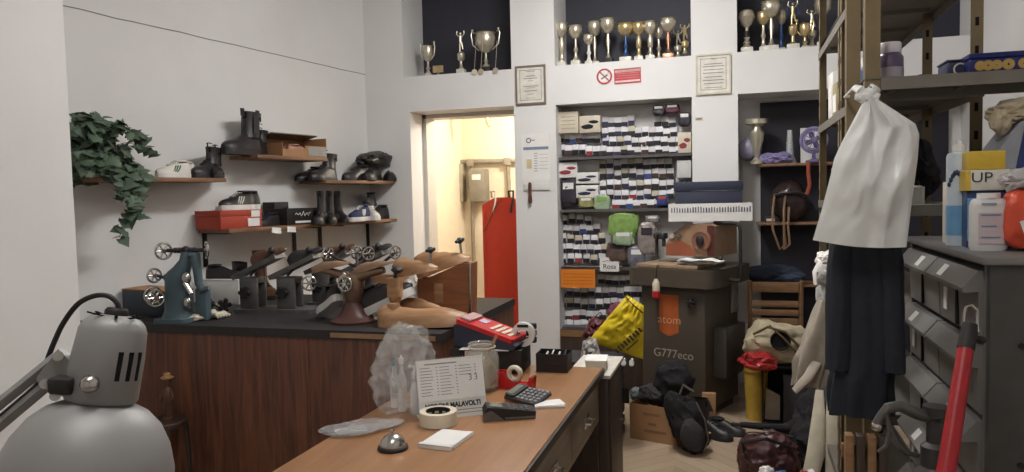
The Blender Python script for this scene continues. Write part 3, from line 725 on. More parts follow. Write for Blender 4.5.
for vn in vines:
    vn = [Vector(v) for v in vn]; pts = []
    for a, b in zip(vn, vn[1:]):
        for i in range(6): pts.append(a.lerp(b, i/6)+Vector([rl.gauss(0, .004) for _ in range(3)]))
    pts.append(vn[-1]); stm.tube(pts, .0022, n=5)
    long = len(vn) > 3
    for i, p in enumerate(pts[3:]):
        for _ in range(1 if long else 3):
            d = Vector((rl.uniform(-.6, 1), rl.uniform(-1, 1), rl.uniform(-.9, .3))); u_ = Vector((rl.uniform(.0, 1), rl.uniform(-.5, .1), rl.uniform(.2, 1)))
            pp = p+Vector([rl.gauss(0, .012) for _ in range(3)])
            pp.x = max(pp.x, -.11)
            leaf(lv, pp, d, u_, rl.uniform(.05, .085), 0 if rl.random() < .75 else 1)
stm.build('stems', M_stem, t); lv.build('leaves', [M_leaf, M_leaf2], t)

def C(px, Y, dz=0): return Vector((P(px, 315, Y=Y).x, Y, CZ+dz))
# ---- handwheel helper
def wheel(m, c_, R_, ax='y', n=5, th=.005):
    rot = {'y': (PI/2, 0, 0), 'x': (0, PI/2, 0), 'z': (0, 0, 0)}[ax] if isinstance(ax, str) else ax
    m.torus(c_, R_, th, rot=rot, n=24, k=8)
    M_ = Matrix.Translation(c_) @ Euler(rot).to_matrix().to_4x4()
    for k in range(n):
        a = 2*PI*k/n; m.cyl(M_ @ Vector((0, 0, 0)), M_ @ Vector((R_*math.cos(a), R_*math.sin(a), 0)), th*.8, n=6)
    m.cyl(M_ @ Vector((0, 0, -.012)), M_ @ Vector((0, 0, .012)), R_*.28, n=12)
U = .00485
q = P(178, 323, Z=CZ); q.y += .14
t = thing('shoe_stretching_machine', 'teal cast-iron shoe stretching machine with spoked handwheels on the counter', 'machine', C(178, 3.475), rad(8)); t.scale = (1.25,)*3
M_teal = cm('teal_enamel', 78, 96, 104, rough=.4, var=.12, scale=8)
m = MB(); m.prism(rr(.17, .15, .03), 0, .018)
rings = []
for z, x, w_, d_ in ((.018, 0, .072, .058), (.05, .0, .058, .05), (.12, .002, .055, .048), (.19, .004, .055, .048), (.225, .014, .052, .044), (.25, .035, .04, .038), (.28, .05, .026, .028), (.315, .055, .022, .022)):
    rings.append([Vector((x+w_*math.cos(a*PI/10), d_*math.sin(a*PI/10), z)) for a in range(20)])
m.loft(rings)
m.tube([(-.045, 0, .19), (.01, 0, .22), (.05, 0, .27)], [.026, .028, .02], n=12)
m.tube([(.07, 0, .30), (.10, 0, .30), (.105, 0, .24), (.11, 0, .17), (.125, 0, .14), (.16, 0, .15)], [.02, .022, .02, .018, .018, .012], n=12)
m.build('body', M_teal, t)
m = MB(); m.cyl((-.04, 0, .322), (.15, 0, .322), .009, n=12); m.ball((.055, 0, .322), .02)
for k in range(9): m.torus((.0+.012*k, 0, .322), .011, .003, rot=(0, PI/2, 0), n=12, k=6)
m.build('spindle', M_iron, t)
wr = (rad(90), 0, rad(55))
for (x, z, R_, y) in ((-.05, .32, .036, -.01), (.155, .322, .036, 0), (-.095, .21, .03, -.02), (-.085, .125, .036, -.05), (-.055, .115, .036, -.075)):
    m = MB(); wheel(m, (x, y, z), R_, wr if x < .1 else (rad(90), 0, rad(-50)), n=6); m.build('handwheel', M_steel, t)
m = MB(); m.cyl((-.09, -.01, .21), (-.03, 0, .19), .007); m.cyl((-.085, -.05, .125), (-.03, -.02, .12), .007); m.build('wheel_shaft', M_iron, t)
m = MB(); m.ball((.075, -.04, .20), (.022, .02, .03)); m.cyl((.07, -.045, .18), (.10, -.045, .13), .012); m.ball((.072, -.035, .09), (.02, .018, .028)); m.build('clamp', M_steel, t)
m = MB(); m.b2((.085, .0, .0), (.14, .05, .15), bev=.01); m.build('rear_block', M_teal, t)
# dark blue box behind
t = thing('storage_box', 'dark slate blue box with tan top behind the teal machine', 'box', (-3.37, 3.68, CZ), -WA)
m = MB(); m.b2((-.21, -.09, 0), (.21, .09, .15), bev=.004); m.build('box_body', cm('slate_box', 56, 62, 72, rough=.6), t)
m = MB(); m.b2((-.212, -.092, .151), (.212, .092, .157)); m.build('box_top', M_card, t)
# white box and black shoe
t = thing('white_box', 'plain white box behind the crumpled gloves on the counter', 'box', C(226, 4.18), rad(2))
m = MB(); m.b2((-.13, -.09, 0), (.17, .09, .155), bev=.004); m.build('box_body', M_white, t)
m = MB(); m.b2((-.132, -.092, .156), (.172, .092, .162), bev=.002); m.build('lid', M_white, t)
shoe('shoe', 'flat black shoe lying on the plain white box', C(226, 4.18, .163), rad(8), .25, st=.015)
# gloves
t = thing('work_glove', 'crumpled cream cotton work glove on the counter beside the teal machine', 'glove', C(210, 3.60), rad(-5))
m = MB(); m.blob((0, 0, .022), (.06, .04, .026), seed=8, amp=.5, n=4, flatz=-.7)
for k in range(5): m.tube([(.03, -.02+.012*k, .02), (.075, -.035+.017*k, .03), (.11, -.05+.022*k, .014)], [.011, .011, .007], n=8)
m.build('glove_cloth', cm('cream_cotton', 214, 206, 186, rough=.95, scale=60, bump=.3), t)
t = thing('work_glove', 'second cream cotton glove, flatter and left of the other', 'glove', C(196, 3.50), rad(190))
m = MB(); m.blob((0, 0, .018), (.05, .035, .02), seed=5, amp=.5, n=4, flatz=-.7)
for k in range(4): m.tube([(.03, -.02+.012*k, .015), (.07, -.03+.017*k, .02), (.095, -.04+.022*k, .01)], [.010, .010, .007], n=8)
m.build('glove_cloth', MATS['cream_cotton'], t)
for k, (px, lb) in enumerate(((209, 'left'), (225, 'right'))):
    t = thing('clamp_knob', 'black lobed clamp knob lying behind the gloves, %s one' % lb, 'knob', C(px, 3.80), rad(30*k))
    m = MB()
    for j in range(5): a = j*2*PI/5; m.ball((.028*math.cos(a), 0, .045+.028*math.sin(a)), .015, n=2)
    m.cyl((0, -.012, .045), (0, .04, .045), .018); m.build('knob', M_black, t)
    m = MB(); m.cyl((0, .04, .045), (0, .09, .02), .008); m.build('screw', M_steel, t)

# ---- twin aluminium stretchers
def stretcher():
    t = thing('shoe_stretcher', 'grey cast-aluminium twin shoe stretcher next to the white box', 'machine', (0, 0, 0))
    m = MB(); m.prism(rr(.42, .16, .02), 0, .018); m.build('base_plate', M_alu, t)
    for k, x in enumerate((-.14, .06)):
        m = MB(); m.b2((x-.048, -.05, .018), (x+.048, -.03, .17), bev=.006); m.b2((x-.048, .03, .018), (x+.048, .05, .17), bev=.006); m.b2((x-.048, -.03, .14), (x+.048, .03, .17), bev=.004); m.build('upright', M_alu, t)
        m = MB(); R_ = Matrix.Translation((x+.02, 0, .205)) @ Euler((0, rad(-24), 0)).to_matrix().to_4x4()
        fr = [[(-.11, -.055), (.13, -.055), (.13, .055), (-.11, .055)]]
        for (a, b, c_, d_) in ((-.11, -.055, .15, -.035), (-.11, .035, .15, .055), (-.11, -.035, -.085, .035), (-.02, -.035, -.002, .035), (.05, -.035, .15, .035)):
            m.prism([(a, b), (c_, b), (c_, d_), (a, d_)], 0, .022, M=R_)
        m.build('stretcher_arm', M_alu, t)
        m = MB()
        for j in range(6): a = j*PI/3; m.ball((x-.01+.024*math.cos(a), -.068, .10+.024*math.sin(a)), .010, n=2)
        m.cyl((x-.01, -.05, .10), (x-.01, -.08, .10), .022); m.build('lobed_knob', M_black, t)
        m = MB(); m.cyl((x, -.02, .18), (x+.12, -.02, .30), .007); m.ball((x+.12, -.02, .305), .018); m.build('screw_spindle', M_iron, t)
        m = MB(); foot_loft(m, .20, 0, FOOT, .8)
        M_ = Matrix.Translation((x+.10, .0, .26)) @ Euler((0, rad(-28), 0)).to_matrix().to_4x4()
        for v in m.bm.verts: v.co = M_ @ v.co
        m.build('foot_form', M_iron if k else M_brl, t)
    return t
st0 = stretcher(); st0.location = C(280, 3.90); st0.rotation_euler = (0, 0, rad(6)); st0.scale = (1.22,)*3
dup(st0, C(350, 4.20), rad(3), label='grey cast-aluminium twin shoe stretcher behind the brown pedestal machine')
t = thing('cardboard_box', 'open brown cardboard box behind the grey stretchers on the counter', 'box', C(382, 4.50))
m = MB(); m.b2((-.18, -.1, 0), (.16, -.096, .15)); m.b2((-.18, .096, 0), (.16, .1, .15)); m.b2((-.18, -.096, 0), (-.176, .096, .15)); m.b2((.156, -.096, 0), (.16, .096, .15)); m.b2((-.176, -.096, 0), (.156, .096, .004)); m.build('box_body', M_card, t)
m = MB(); m.b2((-.09, -.102, .02), (-.075, -.1005, .11)); m.build('dark_slot', M_black, t)
shoe('shoe', 'worn brown shoe propped behind the stretchers on the counter', C(268, 4.42), rad(-30), .30, kind='boot', shaft=.30, up=M_brl, la=M_black)
shoe('shoe', 'black shoe at the back of the counter against the shelf brackets', C(232, 4.42), rad(170), .28, kind='boot', shaft=.22)

# ---- pedestal machine with sneakers
q = Vector((P(353, 322, Z=CZ).x, 3.62, CZ))
t = thing('pedestal_stretcher', 'bronze shoe stretching machine on round brown pedestal with chrome handwheels', 'machine', q)
M_bronze = cm('bronze_brown_enamel', 84, 54, 48, rough=.4, var=.1)
m = MB(); m.lathe([(0, 0), (.128, 0), (.13, .012), (.10, .028), (.075, .05), (.055, .09), (.046, .105), (.046, .115), (0, .115)], n=36); m.build('pedestal', M_bronze, t)
m = MB(); m.lathe([(.045, .115), (.05, .13), (.062, .17), (.066, .21), (.055, .25), (.03, .265), (0, .267)], n=24, sc=(1, .8, 1))
for s in (-1, 1): m.tube([(0, 0, .2), (s*.05, 0, .25), (s*.12, 0, .27), (s*.19, 0, .285)], [.035, .03, .022, .018], n=12)
m.build('head', cm('worn_bronze', 128, 104, 86, rough=.35, metal=.6, var=.2), t)
for i, (x, y, z, R_, ax) in enumerate(((-.005, -.075, .215, .038, 'y'), (-.235, -.06, .215, .038, (rad(90), 0, rad(25))), (-.16, .02, .37, .032, (rad(90), 0, rad(60))), (.0, .05, .375, .034, (rad(90), 0, rad(60))), (.085, .03, .37, .034, (rad(90), 0, rad(60))), (.235, .05, .375, .034, (rad(90), 0, rad(60))))):
    m = MB(); wheel(m, (x, y, z), R_, ax, n=6, th=.005); m.build('handwheel', M_steel, t)
m = MB(); m.cyl((-.16, .02, .37), (0, .03, .30), .008); m.cyl((0, .05, .375), (.03, 0, .28), .008); m.cyl((.085, .03, .37), (.03, 0, .27), .008); m.cyl((.235, .05, .375), (.12, 0, .28), .008); m.cyl((-.005, -.07, .215), (0, -.02, .215), .01); m.tube([(-.235, -.06, .215), (-.12, -.05, .20), (-.05, -.02, .21)], .006)
m.build('screw_spindles', M_iron, t)
for s, lb in ((-1, 'left'), (1, 'right')):
    m = MB(); foot_loft(m, .24, 0, [(0, .16), (.3, .2), (.6, .16), (1, .05)], .7)
    M_ = Matrix.Translation((s*.13+.0, -.0, .29)) @ Euler((0, rad(-16 if s > 0 else -14), 0)).to_matrix().to_4x4()
    for v in m.bm.verts: v.co = M_ @ v.co
    m.build('wooden_foot_form', cm('worn_tan_wood', 142, 112, 90, rough=.5, var=.15), t)
m = MB(); m.blob((-.03, -.055, .215), (.028, .012, .05), seed=4, amp=.5); m.build('silver_clamp', M_steel, t)
shoe('sneaker', 'black sneaker with thick white sole hung left of the brown pedestal', (q.x-.165, q.y+.03, CZ+.06), 0, .25, up=M_blackleather, so=M_wsole, la=M_black, st=.04, rot=(rad(6), rad(28), rad(150)))
shoe('sneaker', 'black sneaker with thick white sole tilted right of the brown pedestal', (q.x+.20, q.y+.04, CZ+.085), 0, .33, up=M_blackleather, so=M_wsole, la=M_black, st=.045, rot=(0, rad(-24), rad(2)))

# ---- wooden lasts
def last(name, label, loc, L, rot, g=1.0, prof=FOOT, mt=None, group=None):
    t = thing(name, label, 'shoe last', loc, rot=rot)
    m = MB(); foot_loft(m, L, 0, prof, g)
    bmesh.ops.bevel(m.bm, geom=[e for e in m.bm.edges if len(e.link_faces) == 2 and e.calc_face_angle(0) > 1.0], offset=.004, segments=2, affect='EDGES')
    m.build('last_body', mt or M_last, t); return t
FAT = [(0, .30), (.08, .40), (.3, .42), (.55, .30), (.8, .20), (1, .08)]
def knob(t, x, z0, z1):
    m = MB(); m.cyl((x, 0, z0), (x+.02, 0, z1), .007); m.build('screw', M_steel, t)
    m = MB()
    for j in range(6): a = j*PI/3; m.ball((x+.02+.020*math.cos(a), .020*math.sin(a), z1+.006), .010)
    m.ball((x+.02, 0, z1+.006), .019); m.build('lobed_knob', cm('dark_teal_knob', 50, 60, 66, rough=.4), t)
t = last('shoe_last', 'long wooden last lying lowest at front of the wooden pile', (-1.555, 3.54, CZ+.004), .50, (0, rad(-3), rad(6)), .95, [(0, .20), (.08, .24), (.25, .21), (.45, .18), (.7, .19), (.92, .13), (1, .06)])
m = MB(); m.cyl((-.16, .0, .085), (-.16, 0, .125), .034, .03); m.build('peg', M_last, t)
M_board = wood_mat('dark_last_block', (118, 70, 42), (150, 94, 58), scale=3, stretch=(1, 6, 6), rough=.5)
q = P(448, 300, Y=3.90)
t = thing('wooden_block', 'dark brown wedge-shaped wooden block with slanted top in the pile of lasts', 'wooden block', (q.x, 3.90, CZ), rad(3))
m = MB(); m.prism([(-.15, .0), (.145, 0), (.155, .30), (.10, .30), (-.10, .215), (-.15, .215)], -.08, .08, ax='y'); m.build('block', M_board, t)
m = MB(); m.b2((-.05, -.083, .08), (.0, -.0805, .19)); m.build('pale_strip', M_last, t)
m = MB(); m.tube([(.152, -.07, .02), (.16, -.085, .30), (.155, -.085, .305)], .006); m.build('steel_rod', M_steel, t)
t = last('shoe_last', 'wooden last with black lobed screw knob resting on the dark wedge block', (q.x-.005, 3.88, CZ+.262), .33, (0, rad(-20), rad(4)), .95, FAT)
knob(t, .12, .04, .115)
t = last('shoe_last', 'pale wooden last with rounded end, left of the wedge block', (P(418, 262, Y=3.72).x, 3.70, CZ+.255), .25, (0, rad(-12), rad(8)), 1.0, FAT)
knob(t, .085, .04, .105)
qb = P(397, 300, Y=3.62)
t = thing('wooden_block', 'small upright wooden heel block in front of the white sneaker sole', 'wooden block', (qb.x, 3.60, CZ+.0), rad(-4))
m = MB(); m.cyl((0, 0, 0), (0, 0, .145), .012); m.prism(rr(.075, .06, .012), .145, .245); m.lathe([(.033, .146), (.03, .12), (.014, .108), (0, .108)]); m.build('block', M_last, t)
m = MB(); m.cyl((0, 0, .245), (.02, 0, .29), .009); m.blob((.02, 0, .288), (.03, .025, .018), seed=2, amp=.4, n=3); m.build('clamp', M_iron, t)
t = last('shoe_last', 'short wooden last half hidden above the long front last', (P(425, 310, Y=3.72).x, 3.70, CZ+.0), .30, (0, rad(0), rad(2)), .8, [(0, .3), (.1, .42), (.4, .42), (.7, .32), (1, .2)])
t = thing('cloth_rag', 'white cloth rag stuffed between the wooden lasts', 'rag', (P(408, 300, Y=3.8).x, 3.84, CZ))
m = MB(); m.blob((0, 0, .09), (.05, .05, .11), seed=12, amp=.4, flatz=-.85); m.build('cloth', M_paper, t)
m = MB(); m.tube([(-.03, -.03, .15), (0, -.05, .19), (.03, -.03, .14)], .008, flat=.5); m.build('hem', M_cream, t)
# =================================================================== DESK TOP AND LAMP
def D(px, py, dz=0): v = P(px, py, Z=DZ); return Vector((v.x, v.y, DZ+dz))
def yaw_of(a, b): return math.atan2(b.y-a.y, b.x-a.x)
# reception bell
t = thing('counter_bell', 'chrome reception bell with black base on the desk', 'bell', D(393, 449))
m = MB(); m.lathe([(0, 0), (.05, 0), (.052, .004), (.05, .011), (.044, .013), (0, .013)], n=36); m.build('base', M_black, t)
m = MB(); m.lathe([(.043, .0135), (.043, .017), (.040, .028), (.032, .040), (.020, .049), (.006, .053), (0, .053)], n=36); m.build('dome', M_steel, t)
m = MB(); m.lathe([(0, .053), (.004, .053), (.004, .060), (.007, .062), (.006, .068), (0, .069)], n=16); m.build('button', M_steel, t)
# masking tape
t = thing('tape_roll', 'roll of cream masking tape lying flat in front of the desk calendar', 'tape', D(438.5, 424)); t.scale = (1.1,)*3
m = MB(); n_ = 48
m.loft([[Vector((r*math.cos(2*PI*k/16*0+2*PI*a/n_), r*math.sin(2*PI*a/n_), z)) for r, z in ((.063, .002), (.0635, .024), (.063, .046), (.042, .046), (.041, .024), (.042, .002))] for a in range(n_) for k in (0,)], closed=True)
m.build('tape', cm('masking_tape_cream', 214, 204, 182, rough=.7, var=.03), t)
m = MB(); m.loft([[Vector((r*math.cos(2*PI*a/n_), r*math.sin(2*PI*a/n_), z)) for r, z in ((.0415, .001), (.0415, .047), (.038, .047), (.038, .001))] for a in range(n_)], closed=True)
for k in range(9):
    a = k*2*PI/9; m.box((.0376*math.cos(a), .0376*math.sin(a), .03), (.001, .014, .008), r=(0, 0, a), m=1)
m.build('core', [M_ink, M_cream], t)
# notepad
a, b, c2, d = D(413, 451), D(441, 429.5), D(479, 432), D(453, 456)
t = thing('notepad', 'small white notepad with bound edge, nearest the front of the desk', 'notepad', (a+c2)/2, yaw_of(a, d))
m = MB(); m.b2((-.062, -.085, 0), (.062, .085, .010), bev=.001); m.build('page_block', M_paper, t)
m = MB(); m.b2((-.064, -.090, 0), (.064, -.0855, .014), bev=.001); m.b2((-.064, -.090, .0105), (.064, -.07, .014)); m.build('binding', M_white, t)
m = MB(); m.b2((-.0005, -.05, .0101), (.0005, .08, .0104)); m.build('ruling', cm('pale_rule', 190, 190, 196), t)
m = MB(); m.sheet(lambda u, v: (-.061+.122*u, -.068+.152*v, .0118+.004*max(0, u-.7)**1.2*3), 10, 4, .0006); m.build('top_sheet', M_paper, t)
# desk calendar
a, b = D(421, 421.5), D(487, 414)
t = thing('desk_calendar', 'white spiral desk calendar standing on its printed cardboard base', 'calendar', (a+b)/2, yaw_of(a, b))
CW = (b-a).length+.005; ch = .225; lean = rad(18)
R_ = Euler((-lean, 0, 0)).to_matrix().to_4x4()
m = MB(); m.prism([(-CW/2, 0), (CW/2, 0), (CW/2, ch), (-CW/2, ch)], 0, .0015, ax='y', M=R_)
M2 = Matrix.Translation((0, ch*math.sin(lean)*2, 0)) @ Euler((lean, 0, 0)).to_matrix().to_4x4()
m.prism([(-CW/2, 0), (CW/2, 0), (CW/2, ch), (-CW/2, ch)], 0, .0015, ax='y', M=M2); m.b2((-CW/2, .002, 0), (CW/2, ch*math.sin(lean)*2-.002, .0015)); m.build('stand', M_white, t)
m = MB(); m.prism([(-CW/2+.001, .068), (CW/2-.001, .068), (CW/2-.001, ch-.001), (-CW/2+.001, ch-.001)], -.004, -.001, ax='y', M=R_); pg = m.build('pages', M_paper, t)
M_gi = cm('grey_print', 120, 122, 126); M_dg = cm('dark_green_print', 30, 48, 40)
m = MB()
for col_ in range(3):
    x0 = -CW/2+.012+col_*CW*.29
    for r_ in range(10 if col_ < 2 else 4):
        z = ch-.032-r_*.0115; w_ = CW*.20*(.7+.3*rnd.random())
        m.prism([(x0, z), (x0+w_, z), (x0+w_, z+.0022), (x0, z+.0022)], -.0046, -.0041, ax='y', M=R_)
        m.prism([(x0+CW*.24, z), (x0+CW*.262, z), (x0+CW*.262, z+.003), (x0+CW*.24, z+.003)], -.0046, -.0041, ax='y', M=R_)
m.prism([(-CW*.38, ch-.019), (CW*.1, ch-.019), (CW*.1, ch-.015), (-CW*.38, ch-.015)], -.0046, -.0041, ax='y', M=R_)
m.build('printed_lines', M_gi, pg)
for k, ch_ in enumerate(('3', '3')):
    writing('printed_figure', ch_, .034, MATS['grey_print'], pg, R_ @ Vector((CW*.29+k*.022, -.0046, ch-.080)), (PI/2-lean, 0, 0))
m = MB()
for k in range(26): m.torus((-CW/2+.008+k*(CW-.016)/25, (R_ @ Vector((0, 0, ch))).y, (R_ @ Vector((0, 0, ch))).z), .006, .0011, rot=(0, PI/2, 0), n=12, k=5)
m.build('spiral', M_steel, t)
writing('base_lettering', 'MORONI MALAVOLTI', .026, M_dg, t, R_ @ Vector((0, -.0008, .048)), (PI/2-lean, 0, 0), sx=.86, bold=.0012)
m = MB()
for z in (.026, .014): m.prism([(.0, z), (CW*.44, z), (CW*.44, z+.0025), (.0, z+.0025)], -.0008, -.0001, ax='y', M=R_)
m.build('small_print', M_gi, t)
# glass jar
jc = D(477, 394)
t = thing('glass_jar', 'wide-mouthed glass jar with a wooden stick behind the desk calendar', 'jar', (jc.x, 3.02, DZ))
M_jar = clear_mat('jar_glass', (.62, .60, .54), .28, .06)
m = MB(); H_ = .205
m.lathe([(0, 0), (.065, 0), (.072, .01), (.074, .06), (.074, .14), (.066, .165), (.056, .178), (.056, .2), (.060, .203), (.056, H_), (.052, .2), (.052, .178), (.062, .16), (.069, .14), (.069, .02), (.0, .012)], n=36); m.build('jar_body', M_jar, t)
m = MB(); m.torus((0, 0, .188), .058, .0035, n=36); m.build('rim_band', M_cream, t)
m = MB(); m.box((.035, -.01, .165), (.012, .003, .17), r=(0, rad(26), 0), bev=.001); m.build('wooden_stick', M_last, t)
m = MB(); m.blob((0, 0, .075), (.058, .058, .06), seed=21, amp=.3); m.build('contents', cm('tan_contents', 158, 140, 112, rough=.9), t)
# plastic bag with bottles
bc = D(408, 405)
t = thing('clear_plastic_bag', 'crumpled clear plastic bag holding small bottles, left of the desk calendar', 'bag', (bc.x+.01, 2.68, DZ), rad(10)); t.scale = (.88, .9, 1)
m = MB(); t_bag = bmesh.new()
rings = []
for i in range(22):
    v = i/21; z = .004+.33*v
    base = .135*(math.sin(PI*min(1, .28+.72*v)))**.55 if v < .86 else .135*(math.sin(PI*(.28+.72*.86)))**.55*(1-(v-.86)*2.2)
    r_ = []
    for k in range(56):
        a = 2*PI*k/56; w_ = base*(1+.28*noise.noise(Vector((math.cos(a)*2.2, math.sin(a)*2.2, v*3.5)))+.34*(abs(noise.noise(Vector((math.cos(a)*4, math.sin(a)*4, v*7))))-.2))
        r_.append(Vector((w_*math.cos(a)*1.08, w_*math.sin(a)*.8, z+.015*noise.noise(Vector((math.cos(a)*3, math.sin(a)*3, 9))))))
    rings.append(r_)
m.loft(rings); m.blob((0, 0, .2), (.10, .08, .13), seed=77, amp=.5, n=5); m.build('bag_film', clear_mat('bag_film', (.72, .71, .69), .22, .14, crinkle=26), t, ang=14)
M_bott = clear_mat('bottle_plastic', (.9, .9, .9), .55, .15)
for k, (x, y, h) in enumerate(((-.05, .01, .17), (.0, -.045, .19), (.045, .02, .15), (.055, -.04, .13))):
    m = MB(); m.lathe([(0, .002), (.02, .002), (.021, .01), (.021, h*.7), (.009, h*.85), (.009, h)], c=(x, y, 0)); bt = m.build('bottle', M_bott, t)
    m = MB(); m.lathe([(0, h), (.012, h), (.012, h+.022), (.004, h+.026), (.004, h+.034), (0, h+.034)], c=(x, y, 0)); m.build('cap', M_white if k % 2 else cm('pale_blue_cap', 90, 120, 150), bt)
sb = D(411, 414)
t = thing('spray_bottle', 'narrow clear spray bottle standing against the plastic bag', 'bottle', (sb.x+.02, sb.y+.01, DZ))
m = MB(); m.lathe([(0, 0), (.024, 0), (.026, .006), (.026, .09), (.018, .115), (.010, .13), (.010, .145)], n=24); m.build('bottle_body', M_bott, t)
m = MB(); m.lathe([(.013, .14), (.013, .165), (.009, .172), (.009, .19), (0, .19)], n=20); m.b2((-.03, -.005, .178), (0, .005, .19), bev=.002); m.build('spray_head', M_white, t)
# flat bag
fb = D(360, 430)
t = thing('flat_plastic_bag', 'flat clear plastic packet lying at left edge of the desk', 'bag', fb, rad(42))
m = MB(); m.blob((0, 0, .012), (.135, .075, .015), seed=31, amp=.35, n=4, flatz=-.7); m.build('packet_film', clear_mat('packet_film', (.55, .55, .55), .38, .18, crinkle=30), t)
m = MB(); m.b2((-.09, -.04, .003), (.02, .03, .010), bev=.002); m.build('packet_contents', cm('grey_contents', 150, 148, 146), t)
# card terminal
a = D(481, 421); b = D(535, 424)
t = thing('card_terminal', 'black card payment terminal with silver sides leaning beside the calculator', 'card terminal', D(509, 417), rad(24))
m = MB(); m.prism([(-.095, 0), (.095, 0), (.098, .028), (-.02, .045), (-.085, .052), (-.098, .03)], -.042, .042, ax='y'); m.build('terminal_body', M_black, t)
m = MB(); m.prism([(-.099, .0), (-.02, .0), (-.07, .040), (-.099, .03)], -.0445, -.0425, ax='y'); m.b2((-.02, -.0445, .004), (.094, -.0425, .012)); m.build('silver_trim', M_alu, t)
m = MB(); R2 = Matrix.Translation((-.052, 0, .0495)) @ Euler((0, rad(6), 0)).to_matrix().to_4x4(); m.prism(rr(.05, .06, .004), 0, .002, M=R2); m.build('screen', cm('terminal_screen', 90, 96, 92, rough=.2), t)
m = MB()
for i in range(4):
    for j in range(3):
        x = .0+i*.022; m.box((x, -.022+j*.022, .0435-.0165*(x+.02)/.118*.9+.001), (.014, .015, .005), r=(0, rad(8), 0), bev=.001)
m.build('keypad', cm('dark_grey_keys', 74, 74, 76), t)
# calculator, propped on terminal / papers
t = thing('papers', 'short stack of white slips under the right end of the calculator', 'papers', D(549, 406), rad(28))
for k in range(6):
    m = MB(); m.box((.006*rnd.random()-.003, .006*rnd.random()-.003, .001+k*.0022), (.115, .075, .0016), r=(0, 0, rnd.uniform(-.15, .15))); m.build('slip', M_paper, t)
t = thing('calculator', 'dark grey desk calculator with rows of keys leaning on the tape dispenser', 'calculator', D(528, 401, .016), rot=(rad(12), rad(2), rad(-22)))
m = MB(); m.prism(rr(.165, .115, .008), 0, .014); m.prism(rr(.05, .10, .006, cx=-.055), .0141, .024); m.build('case', cm('dark_calculator_case', 58, 57, 58, rough=.45), t)
m = MB(); m.b2((-.075, -.04, .0241), (-.045, .04, .0255)); m.build('display', cm('lcd_grey_green', 120, 128, 116, rough=.25), t)
m = MB()
for i in range(5):
    for j in range(5): m.box((-.018+i*.022, -.042+j*.021, .0165), (.015, .014, .005), bev=.0015, m=0)
m.build('keys', cm('pale_keys', 128, 128, 128), t)
# red tape dispenser
t = thing('tape_dispenser', 'red desktop tape dispenser with a white roll behind the calculator', 'tape dispenser', D(515, 388), rad(-8)); t.scale = (1.15,)*3
m = MB(); m.prism([(-.085, 0), (.075, 0), (.08, .05), (.072, .052), (.06, .025), (.02, .02), (-.02, .04), (-.035, .062), (-.08, .06), (-.088, .03)], -.025, -.02, ax='y')
m.prism([(-.085, 0), (.075, 0), (.08, .05), (.072, .052), (.06, .025), (.02, .02), (-.02, .04), (-.035, .062), (-.08, .06), (-.088, .03)], .02, .025, ax='y')
m.b2((-.085, -.0199, 0), (.075, .0199, .018)); m.b2((-.086, -.0199, .018), (-.078, .0199, .058)); m.b2((.066, -.0199, .018), (.074, .0199, .050)); m.build('body', M_red, t)
m = MB(); m.torus((-.0, 0, .055), .024, .009, rot=(PI/2, 0, 0), n=28)
for v in m.bm.verts: v.co.y *= 1.6
m.build('tape_roll', M_cream, t)
m = MB(); m.b2((.074, -.018, .050), (.080, .018, .054)); m.build('cutter', M_steel, t)
# black receipt printer / cash drawer
t = thing('receipt_printer', 'low black printer box at the far end of the desk with white sheets in front', 'printer', (-1.13, 3.40, DZ), rad(3))
m = MB(); m.b2((-.19, -.10, 0), (.155, .105, .115), bev=.006); m.build('case', M_black, t)
m = MB(); m.b2((.1552, -.02, .04), (.158, .03, .06), bev=.001); m.build('badge', M_darkgrey, t)
m = MB(); m.b2((-.12, -.106, .0), (-.03, -.1015, .105)); m.build('front_sheet', M_paper, t)
m = MB(); m.b2((-.14, -.13, .1155), (.10, .03, .1175)); m.build('top_sheet', M_paper, t)
# red till on top
t = thing('card_till', 'red and grey sloping till keypad with dark navy body on top of the black printer', 'till', (-1.13, 3.39, DZ+.118), rad(-8)); t.scale = (1.15,)*3
m = MB(); m.prism([(-.15, 0), (.12, 0), (.135, .018), (.11, .03), (-.13, .095), (-.15, .09)], -.075, .07, ax='y'); m.build('till_body', M_navy, t)
m = MB(); Mt = Matrix.Translation((-.01, 0, .075)) @ Euler((0, rad(16), 0)).to_matrix().to_4x4()
m.prism(rr(.27, .155, .012), -.012, .006, M=Mt); m.build('red_cover', M_red, t)
m = MB()
for k in range(4): m.box(Mt @ Vector((.02+k*.028, 0, .008)), (.016, .10, .004), r=(0, rad(16), 0))
m.build('key_strips', M_cream, t)
m = MB(); m.box(Mt @ Vector((-.045, .02, .008)), (.035, .05, .004), r=(0, rad(16), 0)); m.build('display', cm('pale_lilac_label', 190, 184, 210), t)
m = MB(); m.box(Mt @ Vector((-.10, 0, .012)), (.05, .12, .012), r=(0, rad(16), 0), bev=.004); m.build('paper_hood', cm('pinkish_grey_plastic', 186, 150, 146), t)
